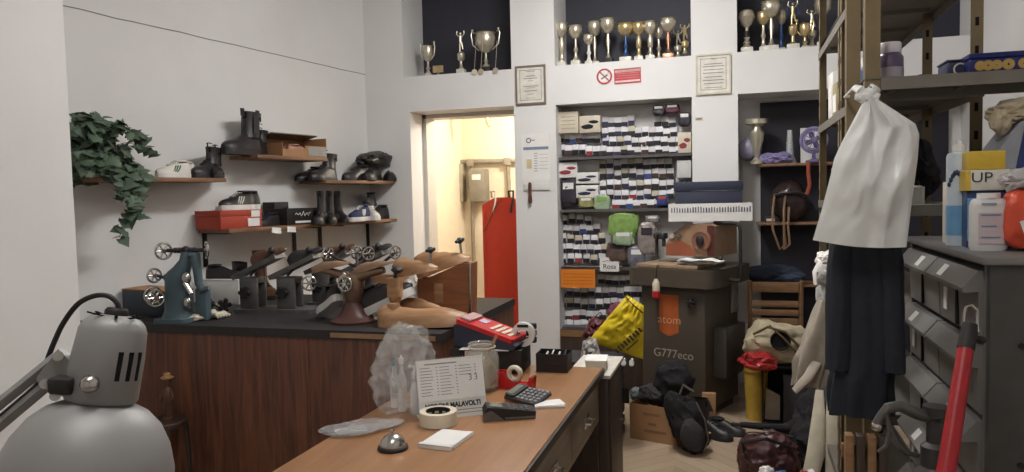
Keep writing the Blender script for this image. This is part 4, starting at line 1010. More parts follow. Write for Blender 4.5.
# transparent tape reel standing
t = thing('packing_tape', 'upright reel of clear packing tape standing at right end of the black printer', 'tape', (-.985, 3.40, DZ+.116), rad(8))
m = MB(); n_ = 40
m.loft([[Vector((r*math.cos(2*PI*a/n_), y, .058+r*math.sin(2*PI*a/n_))) for r, y in ((.057, -.024), (.057, .024), (.034, .024), (.034, -.024))] for a in range(n_)], closed=True)
m.build('tape', clear_mat('reel_film', (.88, .87, .85), .7, .15), t)
m = MB(); m.loft([[Vector((r*math.cos(2*PI*a/n_), y, .058+r*math.sin(2*PI*a/n_))) for r, y in ((.0335, -.025), (.0335, .025), (.030, .025), (.030, -.025))] for a in range(n_)], closed=True); m.build('core', M_cream, t)
m = MB(); m.b2((-.025, -.027, .095), (.028, -.0245, .108)); m.build('printed_label', M_ink, t)
t = thing('black_tin', 'short black ribbed block behind the clear tape reel', 'tin', (-.965, 3.475, DZ+.116))
m = MB()
for k in range(3): m.box((0, 0, .018+k*.033), (.05, .03, .029), bev=.006)
m.build('block', M_black, t)
# wire basket
t = thing('wire_basket', 'black mesh desk basket at the far edge of the desk', 'basket', (-.845, 3.44, DZ), rad(2))
m = MB(); m.b2((-.075, -.06, 0), (.075, .06, .003))
for z in (.003, .04, .085):
    m.tube([(-.075, -.06, z), (.075, -.06, z), (.078, .06, z), (-.078, .06, z)], .0028, n=6, closed=True)
m.build('frame', M_black, t)
m = MB(); m.b2((-.075, -.0608, .003), (.075, -.0598, .083)); m.b2((-.075, .0598, .003), (.075, .0608, .083)); m.b2((-.0758, -.06, .003), (-.0748, .06, .083)); m.b2((.0748, -.06, .003), (.0758, .06, .083)); m.build('mesh_wall', M_black, t)
for k in range(4):
    m = MB(); m.cyl((-.06+.03*k, -.04, .01), (-.04+.03*k, .05, .075+.01*(k % 2)), .005, n=8); m.build('pen', (M_white, M_steel, M_white, M_navy)[k], t)
t = thing('small_box', 'small cream block of paper slips on the pale-topped cabinet past the desk', 'box', (-.68, 3.66, .721), rad(6))
m = MB(); m.b2((-.05, -.07, 0), (.05, .07, .05), bev=.002); m.build('paper_block', M_cream, t)
m = MB(); m.b2((-.053, -.073, .0505), (.053, .073, .056)); m.build('top_sheet', M_paper, t)

# ---- big grey articulated lamp in the foreground
def V(px, py, d): return EYE+(FW+RT*((px-512)/FPX)-UP*((py-236)/FPX))*d
M_lamp = cm('lamp_grey_enamel', 142, 140, 139, rough=.5, metal=.2, var=.04, scale=4)
M_lampi = cm('lamp_inner_white', 220, 218, 212, rough=.5)
A_ = V(116, 316, .82); B_ = V(84, 490, .80)
ax_ = (B_-A_).normalized(); k_ = .82/FPX
side = Vector((1, 0, 0)); side = (side-ax_*side.dot(ax_)).normalized()
LM = Matrix((side, ax_.cross(side), ax_)).transposed().to_4x4(); LM.translation = A_
t = thing('desk_lamp', 'large grey metal articulated lamp with slotted housing in the near left corner', 'lamp', (0, 0, 0))
def lat(prof, n=48):
    m = MB(); rings = [[LM @ Vector((max(r, .05)*k_*math.cos(2*PI*i/n), max(r, .05)*k_*math.sin(2*PI*i/n), z*k_)) for i in range(n)] for r, z in prof]
    m.loft(rings); return m
lat([(0, -1), (12, -1), (23, 2), (28, 7), (31, 14), (33, 40), (33.5, 80), (31, 84), (0, 84)]).build('housing', M_lamp, t)
m = lat([(30, 84.5), (35, 87), (46, 92), (59, 104), (70, 122), (78, 145), (82, 175), (84, 200), (82.5, 200), (80, 175), (76, 146), (68, 124), (57, 106), (44, 94), (34, 89), (28, 88), (0, 88)]); m.build('shade', M_lamp, t)
lat([(0, -8), (9, -8), (11, -5), (11, 0), (0, 0)]).build('cable_grommet', M_black, t)
m = MB(); R3 = math.radians
for dg in (27, 9, -10):
    a = rad(dg)
    p = LM @ Vector((32.9*k_*math.cos(a), 32.9*k_*math.sin(a), 46*k_))
    rot = LM.to_3x3() @ Matrix.Rotation(a, 3, 'Z')
    bmt = bmesh.new(); bmesh.ops.create_cube(bmt, size=1)
    for v in bmt.verts: v.co = Vector((v.co.x*.0012, v.co.y*4.5*k_, v.co.z*28*k_))
    m._add(bmt, Matrix.Translation(p) @ rot.to_4x4(), 0)
m.build('side_slots', M_slot, t)
m = MB()
for dg in range(0, 360, 45):
    a = rad(dg); p = LM @ Vector((20*k_*math.cos(a), 20*k_*math.sin(a), -.2*k_)); rot = LM.to_3x3() @ Matrix.Rotation(a, 3, 'Z')
    bmt = bmesh.new(); bmesh.ops.create_cube(bmt, size=1)
    for v in bmt.verts: v.co = Vector((v.co.x*12*k_, v.co.y*3*k_, v.co.z*1.5*k_))
    m._add(bmt, Matrix.Translation(p) @ rot.to_4x4() @ Matrix.Rotation(rad(11), 4, 'Y'), 0)
m.build('top_slits', M_slot, t)
m = MB(); m.cyl(V(92, 384, .78), V(68, 384, .80), 5*k_, n=14); m.ball(V(90, 384, .775), 9*k_); m.cyl(V(64, 384, .80), V(58, 388, .80), 8*k_); m.build('tilt_screw', M_steel, t)
m = MB(); m.box(V(65, 385, .785), (.030, .02, .018), bev=.004); m.build('pivot_block', M_black, t)
m = MB()
tri = [V(58, 349, .80), V(69, 360, .80), V(66, 398, .80), V(40, 388, .80), V(36, 378, .80)]
m.loft([[p for p in tri], [p+FW*.012 for p in tri]]); m.build('bracket_plate', M_lamp, t)
for (px, py) in ((58, 356), (45, 384), (55, 396)):
    m = MB(); m.cyl(V(px, py, .795), V(px, py, .822), 5*k_, n=12); m.build('bolt', M_steel, t)
far = [V(-260, 620, .86), V(-240, 640, .86)]
for k, (a, b) in enumerate(((V(56, 358, .806), V(-230, 590, .86)), (V(46, 386, .806), V(-222, 612, .86)))):
    m = MB(); m.tube([a, b], 6*k_, n=4); m.build('arm_bar', M_lamp, t)
m = MB(); cp = [(119, 313), (117, 303), (108, 296), (94, 296), (78, 304), (64, 322), (56, 338), (48, 358), (42, 378), (20, 400), (-60, 466), (-226, 600)]
pts = [V(x, y, .82 if i < 8 else .835) for i, (x, y) in enumerate(cp)]
pts2 = []
for i in range(len(pts)-1):
    p0, p1, p2_, p3 = pts[max(i-1, 0)], pts[i], pts[i+1], pts[min(i+2, len(pts)-1)]
    for s_ in range(6):
        u = s_/6; pts2.append(.5*((2*p1)+(p2_-p0)*u+(2*p0-5*p1+4*p2_-p3)*u*u+(3*p1-p0-3*p2_+p3)*u**3))
m.tube(pts2+[pts[-1]], 2.6*k_, n=8); m.build('cable', M_black, t)
m = MB(); e_ = V(-226, 600, .86); m.cyl((e_.x, e_.y, .02), (e_.x, e_.y, e_.z+.03), .012); m.lathe([(0, 0), (.15, 0), (.15, .014), (.03, .024), (0, .024)], c=(e_.x, e_.y, 0), n=36); m.build('floor_stand', M_lamp, t)
# small wooden figure low by the counter
q = P(173, 440, Y=3.3)
t = thing('wooden_figurine', 'small carved wooden figure standing against the counter behind the lamp', 'figurine', (q.x, 3.28, .43))
m = MB(); m.lathe([(0, 0), (.03, 0), (.03, .01), (.022, .014), (.024, .08), (.03, .13), (.018, .165), (.01, .175), (.022, .195), (.02, .22), (0, .232)], n=20); m.build('figure_body', M_brl, t)
m = MB(); m.lathe([(0, .222), (.034, .222), (.034, .228), (.02, .234), (.018, .25), (0, .255)], n=20); m.build('hat', M_last, t)
for s in (-1, 1):
    m = MB(); m.tube([(s*.024, 0, .155), (s*.04, -.01, .12), (s*.026, -.024, .10)], [.008, .007, .006]); m.build('arm', M_brl, t)
t = thing('stool', 'low wooden stool against the counter behind the lamp', 'stool', (q.x, 3.25, 0))
m = MB(); m.lathe([(0, .40), (.11, .40), (.112, .405), (.112, .425), (.108, .43), (0, .43)], n=28); m.build('seat', M_dside, t)
for sx in (-1, 1):
    for sy in (-1, 1):
        m = MB(); m.cyl((sx*.07, sy*.07, .40), (sx*.085, sy*.085, 0), .014, .011); m.build('leg', M_dside, t)
# =================================================================== BACK WALL DETAIL
def W(px, py, Y=WY): return P(px, py, Y=Y)
M_frame = cm('brown_thin_frame', 120, 108, 92, rough=.5)
def cert(px0, px1, py0, py1, label, fm, lines, border):
    a = W(px0, py1); b = W(px1, py0); t = thing('framed_certificate', label, 'certificate', (a.x, WY-.018, a.z)); w_ = b.x-a.x; h = b.z-a.z
    m = MB(); f = .014
    for q in (((0, 0), (w_, f)), ((0, h-f), (w_, h)), ((0, f), (f, h-f)), ((w_-f, f), (w_, h-f))):
        m.b2((q[0][0], 0, q[0][1]), (q[1][0], .018, q[1][1]))
    m.build('frame', fm, t)
    m = MB(); m.b2((f, .008, f), (w_-f, .017, h-f)); m.build('sheet', cm('certificate_paper', 214, 210, 200), t)
    m = MB()
    if border:
        g = .035
        for q in (((g, g), (w_-g, g+.004)), ((g, h-g-.004), (w_-g, h-g)), ((g, g), (g+.004, h-g)), ((w_-g-.004, g), (w_-g, h-g))): m.b2((q[0][0], .006, q[0][1]), (q[1][0], .0078, q[1][1]))
    for (z, l, th) in lines: m.b2((w_/2-w_*l/2, .0065, h*z), (w_/2+w_*l/2, .0078, h*z+th))
    m.build('printed_text', cm('certificate_ink', 138, 132, 124), t)
    return t
L1 = [(.84, .3, .004), (.72, .32, .006), (.66, .45, .006), (.60, .2, .004), (.46, .5, .006), (.42, .3, .004), (.34, .42, .006), (.26, .2, .004), (.16, .35, .003)]
cert(516.5, 545.5, 64.5, 105.5, 'framed certificate with a thin brown frame on the pillar right of the doorway', M_frame, L1, True)
cert(696, 731, 52.5, 95.5, 'pale cream framed certificate on the pillar right of the lace display', cm('cream_frame', 196, 190, 172), [(.86, .12, .006), (.74, .5, .006), (.68, .6, .006), (.60, .55, .006), (.52, .6, .006), (.42, .5, .006), (.34, .6, .006), (.26, .55, .006), (.16, .5, .005)], True)
# no smoking sign + red notice
c = W(604.5, 76.5)
t = thing('no_smoking_sign', 'round no smoking sign with red ring left of the red notice', 'sign', (c.x, WY-.004, c.z))
m = MB(); m.cyl((0, 0, 0), (0, .004, 0), .064, n=40); m.build('disc', M_white, t)
M_sr = cm('sign_red', 176, 60, 66, rough=.5)
m = MB(); m.torus((0, -.001, 0), .056, .007, rot=(PI/2, 0, 0), n=40)
for v in m.bm.verts: v.co.y = -.001+(v.co.y+.001)*.2
m.box((0, -.001, 0), (.11, .002, .010), r=(0, rad(45), 0)); m.build('ring', M_sr, t)
m = MB(); m.box((.0, -.0025, -.004), (.062, .002, .011), r=(0, rad(-32), 0)); m.tube([(.028, -.002, .02), (.034, -.002, .03), (.028, -.002, .038)], .002, n=5); m.build('cigarette', cm('sign_grey', 90, 96, 104), t)
a = W(614.5, 84.5); b = W(641, 67.5)
t = thing('notice_sign', 'rectangular red notice with white bands beside the no smoking sign', 'sign', (a.x, WY-.004, a.z), rot=(0, rad(-1), 0)); w_ = b.x-a.x; h = b.z-a.z
m = MB(); m.b2((0, 0, 0), (w_, .004, h)); m.build('plate', M_sr, t)
m = MB(); m.b2((.008, -.001, .012), (w_-.008, -.0001, .026)); m.b2((.008, -.001, h-.028), (w_-.008, -.0001, h-.012)); m.build('white_bands', cm('sign_pink_white', 220, 190, 188), t)
m = MB()
for k in range(4): m.b2((.014+.01*(k % 2), -.001, .042+k*.018), (w_-.014, -.0001, .047+k*.018))
m.build('notice_text', cm('sign_pale_red', 206, 120, 120), t)
# poster calendar
a = W(522.5, 181); b = W(549.5, 133)
t = thing('wall_calendar', 'white wall calendar with blue header and cream photo on the pillar', 'calendar', (a.x, WY-.006, a.z)); w_ = b.x-a.x; h = b.z-a.z
m = MB(); m.b2((0, 0, 0), (w_, .006, h)); m.build('sheet', M_paper, t)
m = MB(); m.b2((.015, -.001, h*.66), (w_-.01, -.0001, h*.72)); m.build('blue_header', cm('header_grey_blue', 120, 134, 156), t)
m = MB(); m.b2((.04, -.001, h*.26), (.085, -.0001, h*.46)); m.build('photo', cm('sand_print', 206, 190, 150), t)
m = MB()
for k in range(8): m.b2((.105, -.001, h*(.20+.053*k)), (.135, -.0001, h*(.205+.053*k)+.004))
for k in range(5): m.b2((.15, -.001, h*(.25+.075*k)), (w_-.015, -.0001, h*(.252+.075*k)+.002))
m.build('date_print', cm('calendar_ink', 150, 150, 156), t)
m = MB(); m.torus((.062, -.001, h*.86), .018, .0035, rot=(PI/2, 0, 0), n=24); m.b2((.085, -.001, h*.855), (.115, -.0001, h*.87)); m.build('logo', cm('logo_navy', 66, 74, 100), t)
a = W(524, 190.5); b = W(550, 180.5)
t = thing('wall_envelope', 'white paper pocket fixed under the wall calendar', 'envelope', (a.x, WY-.014, a.z)); w_ = b.x-a.x; h = b.z-a.z
m = MB(); m.b2((0, 0, 0), (w_, .014, h), bev=.002); m.build('pocket', M_white, t)
m = MB(); m.b2((0, -.002, h*.65), (w_, -.0002, h)); m.build('flap', M_paper, t)
c = W(531, 193)
t = thing('hand_brush', 'dark brown wooden handle hanging from the white paper pocket', 'handle', (c.x, WY-.03, c.z))
m = MB(); m.lathe([(0, -.085), (.014, -.085), (.018, -.06), (.013, 0), (.016, .06), (.012, .085), (0, .09)], n=16, sc=(1, .7, 1)); m.build('grip', M_brl, t)
m = MB(); m.cyl((0, .0, .08), (0, .014, .08), .003); m.build('hook', M_steel, t)
a = W(695, 121); b = W(703, 117)
t = thing('wall_plate', 'small pale label stuck on the right pillar below the cream certificate', 'label', (a.x, WY-.003, a.z)); m = MB(); m.b2((0, 0, 0), (b.x-a.x, .003, b.z-a.z)); m.build('plate', M_cream, t)
m = MB(); m.b2((.01, -.001, .01), (b.x-a.x-.01, -.0001, .018)); m.build('label_print', M_darkgrey, t)

# ---- trophies
def trophy(px, top, kind, label, met=None, w_=.06, Y=6.14, base=None, stem=None, sub=None, pxb=None):
    met = met or M_silver; x = P(px, 60, Y=Y).x; H_ = P(px, top, Y=Y).z-zs
    t = thing('trophy', label, 'trophy', (x, Y, zs), group=None)
    bh = min(.05, H_*.15); bw = w_*.5
    m = MB(); m.b2((-bw, -bw, 0), (bw, bw, bh), bev=.003); m.build('base', base or M_marble, t)
    st = stem or met
    if kind in ('cup', 'handled', 'tall', 'column'):
        cz = H_*(.68 if kind != 'handled' else .5); r_ = w_*(.74 if kind != 'handled' else .82)
        m = MB()
        if kind == 'tall': pr = [(0, bh), (bw*.8, bh), (bw*.35, bh+.02), (.008, cz*.45), (.018, cz*.75), (.01, cz)]
        elif kind == 'column': pr = [(0, bh), (bw*.7, bh), (bw*.7, bh+.01), (.016, bh+.02), (.014, cz*.5), (.022, cz*.55), (.022, cz*.85), (.012, cz)]
        else: pr = [(0, bh), (bw*.85, bh), (bw*.5, bh+.02), (.011, cz*.5), (.02, cz*.62), (.011, cz*.72), (.009, cz)]
        m.lathe(pr, n=20); m.build('stem', st, t)
        m = MB(); m.lathe([(.006, cz), (r_*.55, cz+(H_-cz)*.12), (r_*.92, cz+(H_-cz)*.42), (r_, cz+(H_-cz)*.75), (r_*.9, H_*.975), (r_*1.06, H_), (r_*.98, H_), (r_*.82, H_*.97), (r_*.84, cz+(H_-cz)*.5), (0, cz+(H_-cz)*.3)], n=28); m.build('bowl', met, t)
        if kind == 'handled':
            for s in (-1, 1):
                m = MB(); pts = [(s*r_*.7, 0, cz+(H_-cz)*.15), (s*r_*1.35, 0, cz+(H_-cz)*.45), (s*r_*1.5, 0, H_*.98), (s*r_*1.35, 0, H_+.03), (s*r_*1.2, 0, H_+.005)]
                m.tube(pts, .005, n=8); m.ball(pts[3], .010); m.build('handle', met, t)
    if kind == 'figure':
        m = MB(); m.lathe([(0, bh), (bw*.8, bh), (.014, bh+.02), (.012, H_*.3), (.03, H_*.36), (.032, H_*.48), (.012, H_*.54), (0, H_*.54)], n=20); m.build('stem', st, t)
        m = MB(); z0 = H_*.54; h = H_-z0
        m.tube([(-.008, 0, z0), (-.006, 0, z0+h*.35), (0, 0, z0+h*.5)], [.006, .008, .011]); m.tube([(.02, 0, z0+h*.1), (.012, 0, z0+h*.35), (0, 0, z0+h*.5)], [.005, .008, .011])
        m.tube([(0, 0, z0+h*.45), (0, 0, z0+h*.76)], [.012, .015]); m.ball((0, 0, z0+h*.86), (h*.075, h*.075, h*.09))
        m.tube([(-.012, 0, z0+h*.72), (-.035, 0, z0+h*.85), (-.03, 0, z0+h)], .005); m.tube([(.012, 0, z0+h*.72), (.035, 0, z0+h*.85), (.032, 0, z0+h)], .005); m.build('figurine', met, t)
    if kind == 'globe':
        m = MB(); m.lathe([(0, bh), (bw*.9, bh), (.02, bh+.03), (.03, H_*.25), (.014, H_*.33), (.024, H_*.38)], n=20); m.build('stem', st, t)
        m = MB(); m.cyl((0, 0, H_*.381), (0, 0, H_*.52), .022, n=20); m.build('black_collar', M_black, t)
        m = MB(); m.lathe([(.01, H_*.521), (.012, H_*.6), (.04, H_*.68), (.062, H_*.84), (.05, H_*.96), (.03, H_), (0, H_)], n=28); m.build('bowl', met, t)
    return t
M_bronzec = cm('copper_bronze', 176, 128, 100, rough=.35, metal=.8, var=.1)
trophy(428, 46, 'handled', 'small two-handled gold-silver cup at far left of the high ledge over the doorway', w_=.055, Y=6.16)
trophy(461, 31, 'figure', 'trophy with a raised-arm figure in the middle of the ledge over the doorway', w_=.07, Y=6.12)
bigc = trophy(486, 33, 'handled', 'large two-handled silver cup on the ledge over the doorway', w_=.105, Y=6.12, base=M_black)
c = P(438, 66, Y=6.13)
t = thing('trophy', 'little bronze square plaque trophy beside the small two-handled cup', 'trophy', (c.x, 6.13, zs))
m = MB(); m.lathe([(0, 0), (.025, 0), (.025, .008), (.008, .015), (.008, .04), (0, .04)]); m.build('base', M_bronzec, t)
m = MB(); m.b2((-.048, -.01, .04), (.048, .01, .10), bev=.004); m.build('plaque', M_gold, t)
for px, lb, mt in ((475.5, 'silver medal on a ribbon hanging at left of the large cup', M_cream), (482, 'dark medal on a ribbon hanging in front of the large cup', M_silver), (496.5, 'medal on a ribbon hanging at right of the large cup', M_silver)):
    c = P(px, 66, Y=6.02); hz = P(px, 40, Y=6.02).z-zs
    t = thing('medal', lb, 'medal', (c.x, 5.99, zs-.0))
    m = MB(); m.tube([(.0, .06, hz), (0, .03, hz*.5), (0, .0, .02)], .004, n=4, flat=.4); m.build('ribbon', M_cream, t)
    m = MB(); m.cyl((0, -.004, -.004), (0, .002, -.004), .024, n=24); m.build('disc', mt, t)
TR = [(562, 23, 'column', 'column trophy with white base at far left of the middle ledge', .07, M_silver, None, M_marble),
 (576, 26, 'cup', 'slim silver cup second from left on the middle ledge', .075, M_silver, None, None),
 (589, 35, 'cup', 'short cup with white stem, lowest one on the middle ledge', .06, M_silver, M_white, M_marble),
 (595, 22, 'tall', 'tall cup standing behind the short white-stemmed cup', .075, M_silver, None, None),
 (608.5, 19, 'tall', 'tall tapering cup standing free in the middle ledge', .08, M_silver, None, M_black),
 (626, 24, 'cup', 'wide gold cup with blue stem on the middle ledge', .095, M_gold, M_bluemet, M_marble),
 (639, 23, 'column', 'gold figured column cup right of the blue-stemmed cup', .07, M_gold, M_gold, None),
 (650.5, 22, 'column', 'silver winged column cup fourth from right on the middle ledge', .07, M_silver, None, M_marble),
 (659, 28, 'cup', 'small narrow cup squeezed between two larger ones on the middle ledge', .05, M_silver, None, None),
 (668.5, 19, 'tall', 'tall cup with coppery stem near the right of the middle ledge', .088, M_silver, M_bronzec, M_bronzec),
 (678, 30, 'figure', 'dark figure trophy at right end of the middle ledge', .06, M_silver, None, M_black),
 (685, 24, 'figure', 'tallest figure trophy at the very right corner of the middle ledge', .06, M_gold, None, M_black),
 (747, 10, 'globe', 'globe-topped silver trophy with black collar at left of the right ledge', .09, M_silver, None, M_marble),
 (763.5, 12, 'cup', 'slim gilt cup beside the globe-topped trophy', .06, M_gold, M_silver, None),
 (771.5, 2, 'tall', 'tallest silver cup of the right ledge', .10, M_silver, None, M_marble),
 (781.5, 11, 'cup', 'blue-stemmed small cup on the right ledge', .055, M_silver, M_bluemet, None),
 (793, 1, 'figure', 'gold figure trophy with blue ribbon on the right ledge', .09, M_gold, M_gold, M_marble),
 (805, 24, 'handled', 'low gold two-handled cup on the right ledge', .05, M_gold, None, M_marble),
 (812, 9, 'figure', 'slim figure trophy behind the low gold cup', .055, M_silver, None, M_marble),
 (823, 0, 'tall', 'silver and copper cup at right ledge partly behind the rack', .085, M_silver, M_bronzec, None)]
for i, (px, tp, kd, lb, w_, mt, st_, bs) in enumerate(TR):
    Y_ = 6.13+(.11 if px in (595, 659, 781.5, 812, 678) else 0)
    tt = trophy(px, tp, kd, lb, mt, w_, Y_, bs, st_)
    if px == 793:
        for s in (-1, 1):
            m = MB(); m.tube([(s*.01, -.03, .40), (s*.03, -.035, .33), (s*.045, -.03, .27)], .008, n=5, flat=.4); m.build('blue_ribbon', cm('blue_ribbon', 60, 84, 170), tt)

# ---- alcove: pegboard, shelves, packets
t = thing('display_rack', 'white lace and polish display with four shelves set in the middle alcove', 'display', (ax0, 6.0, 0))
aw = ax1-ax0
M_disp = cm('display_white', 200, 198, 196, rough=.7, var=.05)
m = MB(); m.b2((.005, .245, .30), (aw-.005, .269, zl-.01)); m.build('back_panel', M_disp, t)
shz = [bz(620, 155), bz(620, 209), bz(620, 268), bz(620, 330)]
M_dsh = cm('display_shelf_dark', 88, 84, 84, rough=.6)
for z in shz:
    m = MB(); m.b2((.005, .06, z-.022), (aw-.005, .244, z)); m.build('shelf', M_dsh, t)
M_pk = [cm('packet_white', 234, 233, 236, var=.03), cm('packet_pale', 216, 213, 214, var=.03), cm('packet_cream', 200, 192, 172, var=.03)]
M_pd = [cm('lace_black', 34, 32, 38), cm('lace_brown', 70, 50, 44), cm('lace_blue', 50, 74, 130), cm('lace_red', 140, 50, 56), cm('lace_navy', 46, 46, 70)]
def packet_proto(i, j):
    t = thing('lace_packet', 'lace packet', 'packet', (0, 0, 0))
    m = MB(); m.b2((-.029, 0, -.042), (.029, .05, .038), bev=.003); m.build('card', M_pk[i], t)
    m = MB(); m.b2((-.0255, -.0015, -.042), (.0255, .049, -.0415+.0)); m.b2((-.0285, -.003, -.041), (.0285, -.0003, -.006)); m.build('laces', M_pd[j], t)
    return t
protos = [packet_proto(i, j) for i, j in ((0, 0), (0, 0), (1, 0), (0, 1), (2, 0), (0, 2), (1, 4), (0, 3))]
used = set()
def prow(px0, px1, py, n, label, grp, weights=(0, 0, 0, 1, 2, 2, 3, 4, 6, 6), yy=6.12, skip=0):
    for k in range(n):
        if rnd.random() < skip: continue
        px = px0+(px1-px0)*(k+.5)/n; p = P(px, py, Y=yy); i = rnd.choice(weights)
        if rnd.random() < .06: i = rnd.choice((5, 7))
        loc = (p.x, yy+rnd.uniform(-.004, .004), p.z+rnd.uniform(-.010, .010)); rz = rnd.uniform(-.22, .22)
        if i not in used:
            o = protos[i]; used.add(i); o.location = loc; o.rotation_euler = (0, 0, rz); o['label'] = label; o['group'] = grp
        else: dup(protos[i], loc, rz, label, grp)
rowsA = [(602, 634, 121, 5, 'first short row of white packets under the alcove lintel'), (654, 676, 121, 3, 'short row of packets at upper right under the dark bags'), (602, 648, 131.5, 7, 'second row left of centre above the first display shelf'), (649, 677, 132, 4, 'second row right part above the first display shelf'),
 (558, 600, 138, 7, 'row directly under the two white boxes with leaflets'), (602, 690, 141, 12, 'third row right of the leaflet boxes'), (558, 690, 150, 19, 'long row standing right on the first display shelf')]
rowsB = [(599, 672, 163.5, 10, 'first row below the first display shelf'), (599, 674, 173.5, 10, 'second row below the first display shelf'), (599, 674, 184, 10, 'third row below the first display shelf'), (599, 674, 194, 10, 'fourth row below the first display shelf'), (612, 668, 203.5, 8, 'row standing right on the second display shelf')]
rowsC = [(560, 592, 219, 4, 'first short row below the second display shelf'), (559, 600, 229, 6, 'second short row below the second display shelf'), (559, 606, 238.5, 6, 'third row below the second display shelf'), (559, 608, 248, 7, 'fourth row below the second display shelf'), (559, 606, 258, 6, 'row just above the orange card')]
rowsD = [(598, 640, 279, 6, 'row right of the orange card'), (559, 645, 291.5, 12, 'first row fully under the orange card'), (559, 640, 303, 11, 'second row under the orange card'), (559, 606, 314.5, 7, 'third row under the orange card'), (559, 596, 324, 5, 'lowest row at the foot of the display')]
for rows_ in (rowsA, rowsB, rowsC, rowsD):
    for (a0, a1, y, n, lb) in rows_:
        prow(a0, a1, y, n, 'pale-topped lace packet, '+lb, 'lace packets: '+lb, yy=6.19)
def dbox(px0, px1, py0, py1, label, mt, Y=6.1, d=.14, name='display_box', det=None, rz=0):
    a = P(px0, py1, Y=Y); b = P(px1, py0, Y=Y); w_ = b.x-a.x; h = b.z-a.z
    t = thing(name, label, 'box', ((a.x+b.x)/2, Y, a.z), rz)
    m = MB(); m.b2((-w_/2, 0, 0), (w_/2, d, h), bev=.003); m.build('box_body', mt, t)
    m = MB()
    if det == 'lines':
        for k in range(4): m.b2((-w_*.35, -.0015, h*(.2+.18*k)), (w_*.35, -.0002, h*(.2+.18*k)+.006))
        m.build('box_print', cm('print_tan', 160, 150, 132), t)
    elif det:
        m.blob((-w_*.12, -.002, h*.35), (w_*.28, .002, h*.14), seed=3, amp=.3, n=3); m.blob((w_*.2, -.002, h*.62), (w_*.22, .002, h*.1), seed=5, amp=.3, n=3); m.build('box_picture', det, t)
    return t
zf = lambda px: 0
dbox(558, 578, 111, 133.5, 'white leaflet box with lines of print at upper left of the display', M_cream, det='lines')
dbox(579.5, 600, 115, 133, 'white box with dark shoe picture beside the leaflet box', M_cream, det=M_ink)
dbox(678, 691, 132, 153, 'white box with orange spot at right end of the first display shelf', M_cream, det=MATS['lace_red'])
dbox(558, 577, 162, 178, 'white box with a red dot and dark shoe picture below the first shelf', M_white, det=MATS['lace_red'], rz=.12)
dbox(576, 598, 172, 184, 'white insole box, upper one with blue mark', M_white, det=MATS['lace_navy'])
dbox(576, 598, 185, 198, 'white insole box, lower one with blue mark', M_white, det=MATS['lace_navy'])
dbox(677, 691, 160, 178, 'plain pale box at right end below the first display shelf', M_disp)
# plastic pouches
M_pl = clear_mat('pouch_film', (.8, .8, .78), .55, .2)
def pouch(px0, px1, py0, py1, label, mt, seed, Y=6.1, d=.03, sub=None, name='insole_pouch', amp=.3):
    a = P(px0, py1, Y=Y); b = P(px1, py0, Y=Y); w_ = b.x-a.x; h = b.z-a.z
    t = thing(name, label, 'pouch', ((a.x+b.x)/2, Y, a.z))
    m = MB(); m.blob((0, .02, h/2), (w_/2, d, h/2), seed=seed, amp=amp*.8, n=4, sq=.5); m.build('pouch_film', mt, t)
    m = MB(); m.b2((-w_*.3, d*-.35, h*.62), (w_*.3, d*-.35+.004, h*.84)); m.build('header_card', sub or M_paper, t)
    return t
M_lg = cm('lime_green_packaging', 128, 160, 86, rough=.45, var=.25, scale=20); M_pg = cm('pale_green_packaging', 150, 172, 140, rough=.45, var=.2, scale=20)
dk = cm('dark_packaging', 50, 46, 54, rough=.4, var=.3, scale=30)
pouch(560, 577, 178, 207, 'dark insole pouch at left just above the second display shelf', dk, 41)
pouch(578, 594, 196, 208, 'yellowish pouch beside the dark insole pouch', cm('mustard_packaging', 150, 148, 96, var=.3, scale=30), 42)
pouch(594, 610, 194, 213, 'pale green pouch resting on the second display shelf', M_pg, 43, sub=M_lg)
pouch(608, 638, 212, 238, 'bright green insole packet hanging below the second display shelf', M_lg, 44, Y=6.02, d=.05, sub=M_pg)
pouch(612, 634, 230, 246, 'pale crumpled packet under the bright green one', M_pg, 45, Y=6.0)
pouch(606, 628, 240, 262, 'brown and dark packet above the handwritten card', cm('brown_packaging', 96, 80, 72, var=.3, scale=20), 46, Y=6.04, sub=dk)
pouch(656, 668, 194, 207, 'blue and red polish pack at right end of the fourth packet row', cm('blue_pack', 52, 62, 120, var=.4, scale=30), 48, sub=cm('orange_red_pack', 190, 84, 54))
for i, (x0, x1, y0, y1, s_, lb) in enumerate(((652, 665, 104, 116, 51, 'dark bag at left on top under the lintel'), (664, 680, 103, 114, 52, 'dark red and navy bag beside it under the lintel'), (678, 691, 111, 127, 53, 'clear black-topped pouch at the upper right corner of the display'), (676, 690, 180, 200, 54, 'black netted pouch above the navy shoe box'))):
    pouch(x0, x1, y0, y1, lb, dk if i != 1 else cm('maroon_packaging', 84, 46, 60, var=.4, scale=20), s_)
pouch(638, 656, 222, 256, 'clear plastic pouch with pale contents beside the press arm', cm('pale_cloudy_pouch', 138, 128, 122, rough=.25, var=.3, scale=20), 55, Y=5.97, sub=dk)
pouch(628, 645, 246, 268, 'clear bag with bluish contents behind the press bed', cm('bluish_cloudy_pouch', 112, 112, 124, rough=.25, var=.3, scale=20), 56, Y=5.98, sub=M_paper)
pouch(645, 660, 215, 224, 'grey pouch hanging under the end of the second display shelf', cm('grey_pouch', 126, 122, 120, var=.2), 57, Y=6.0)
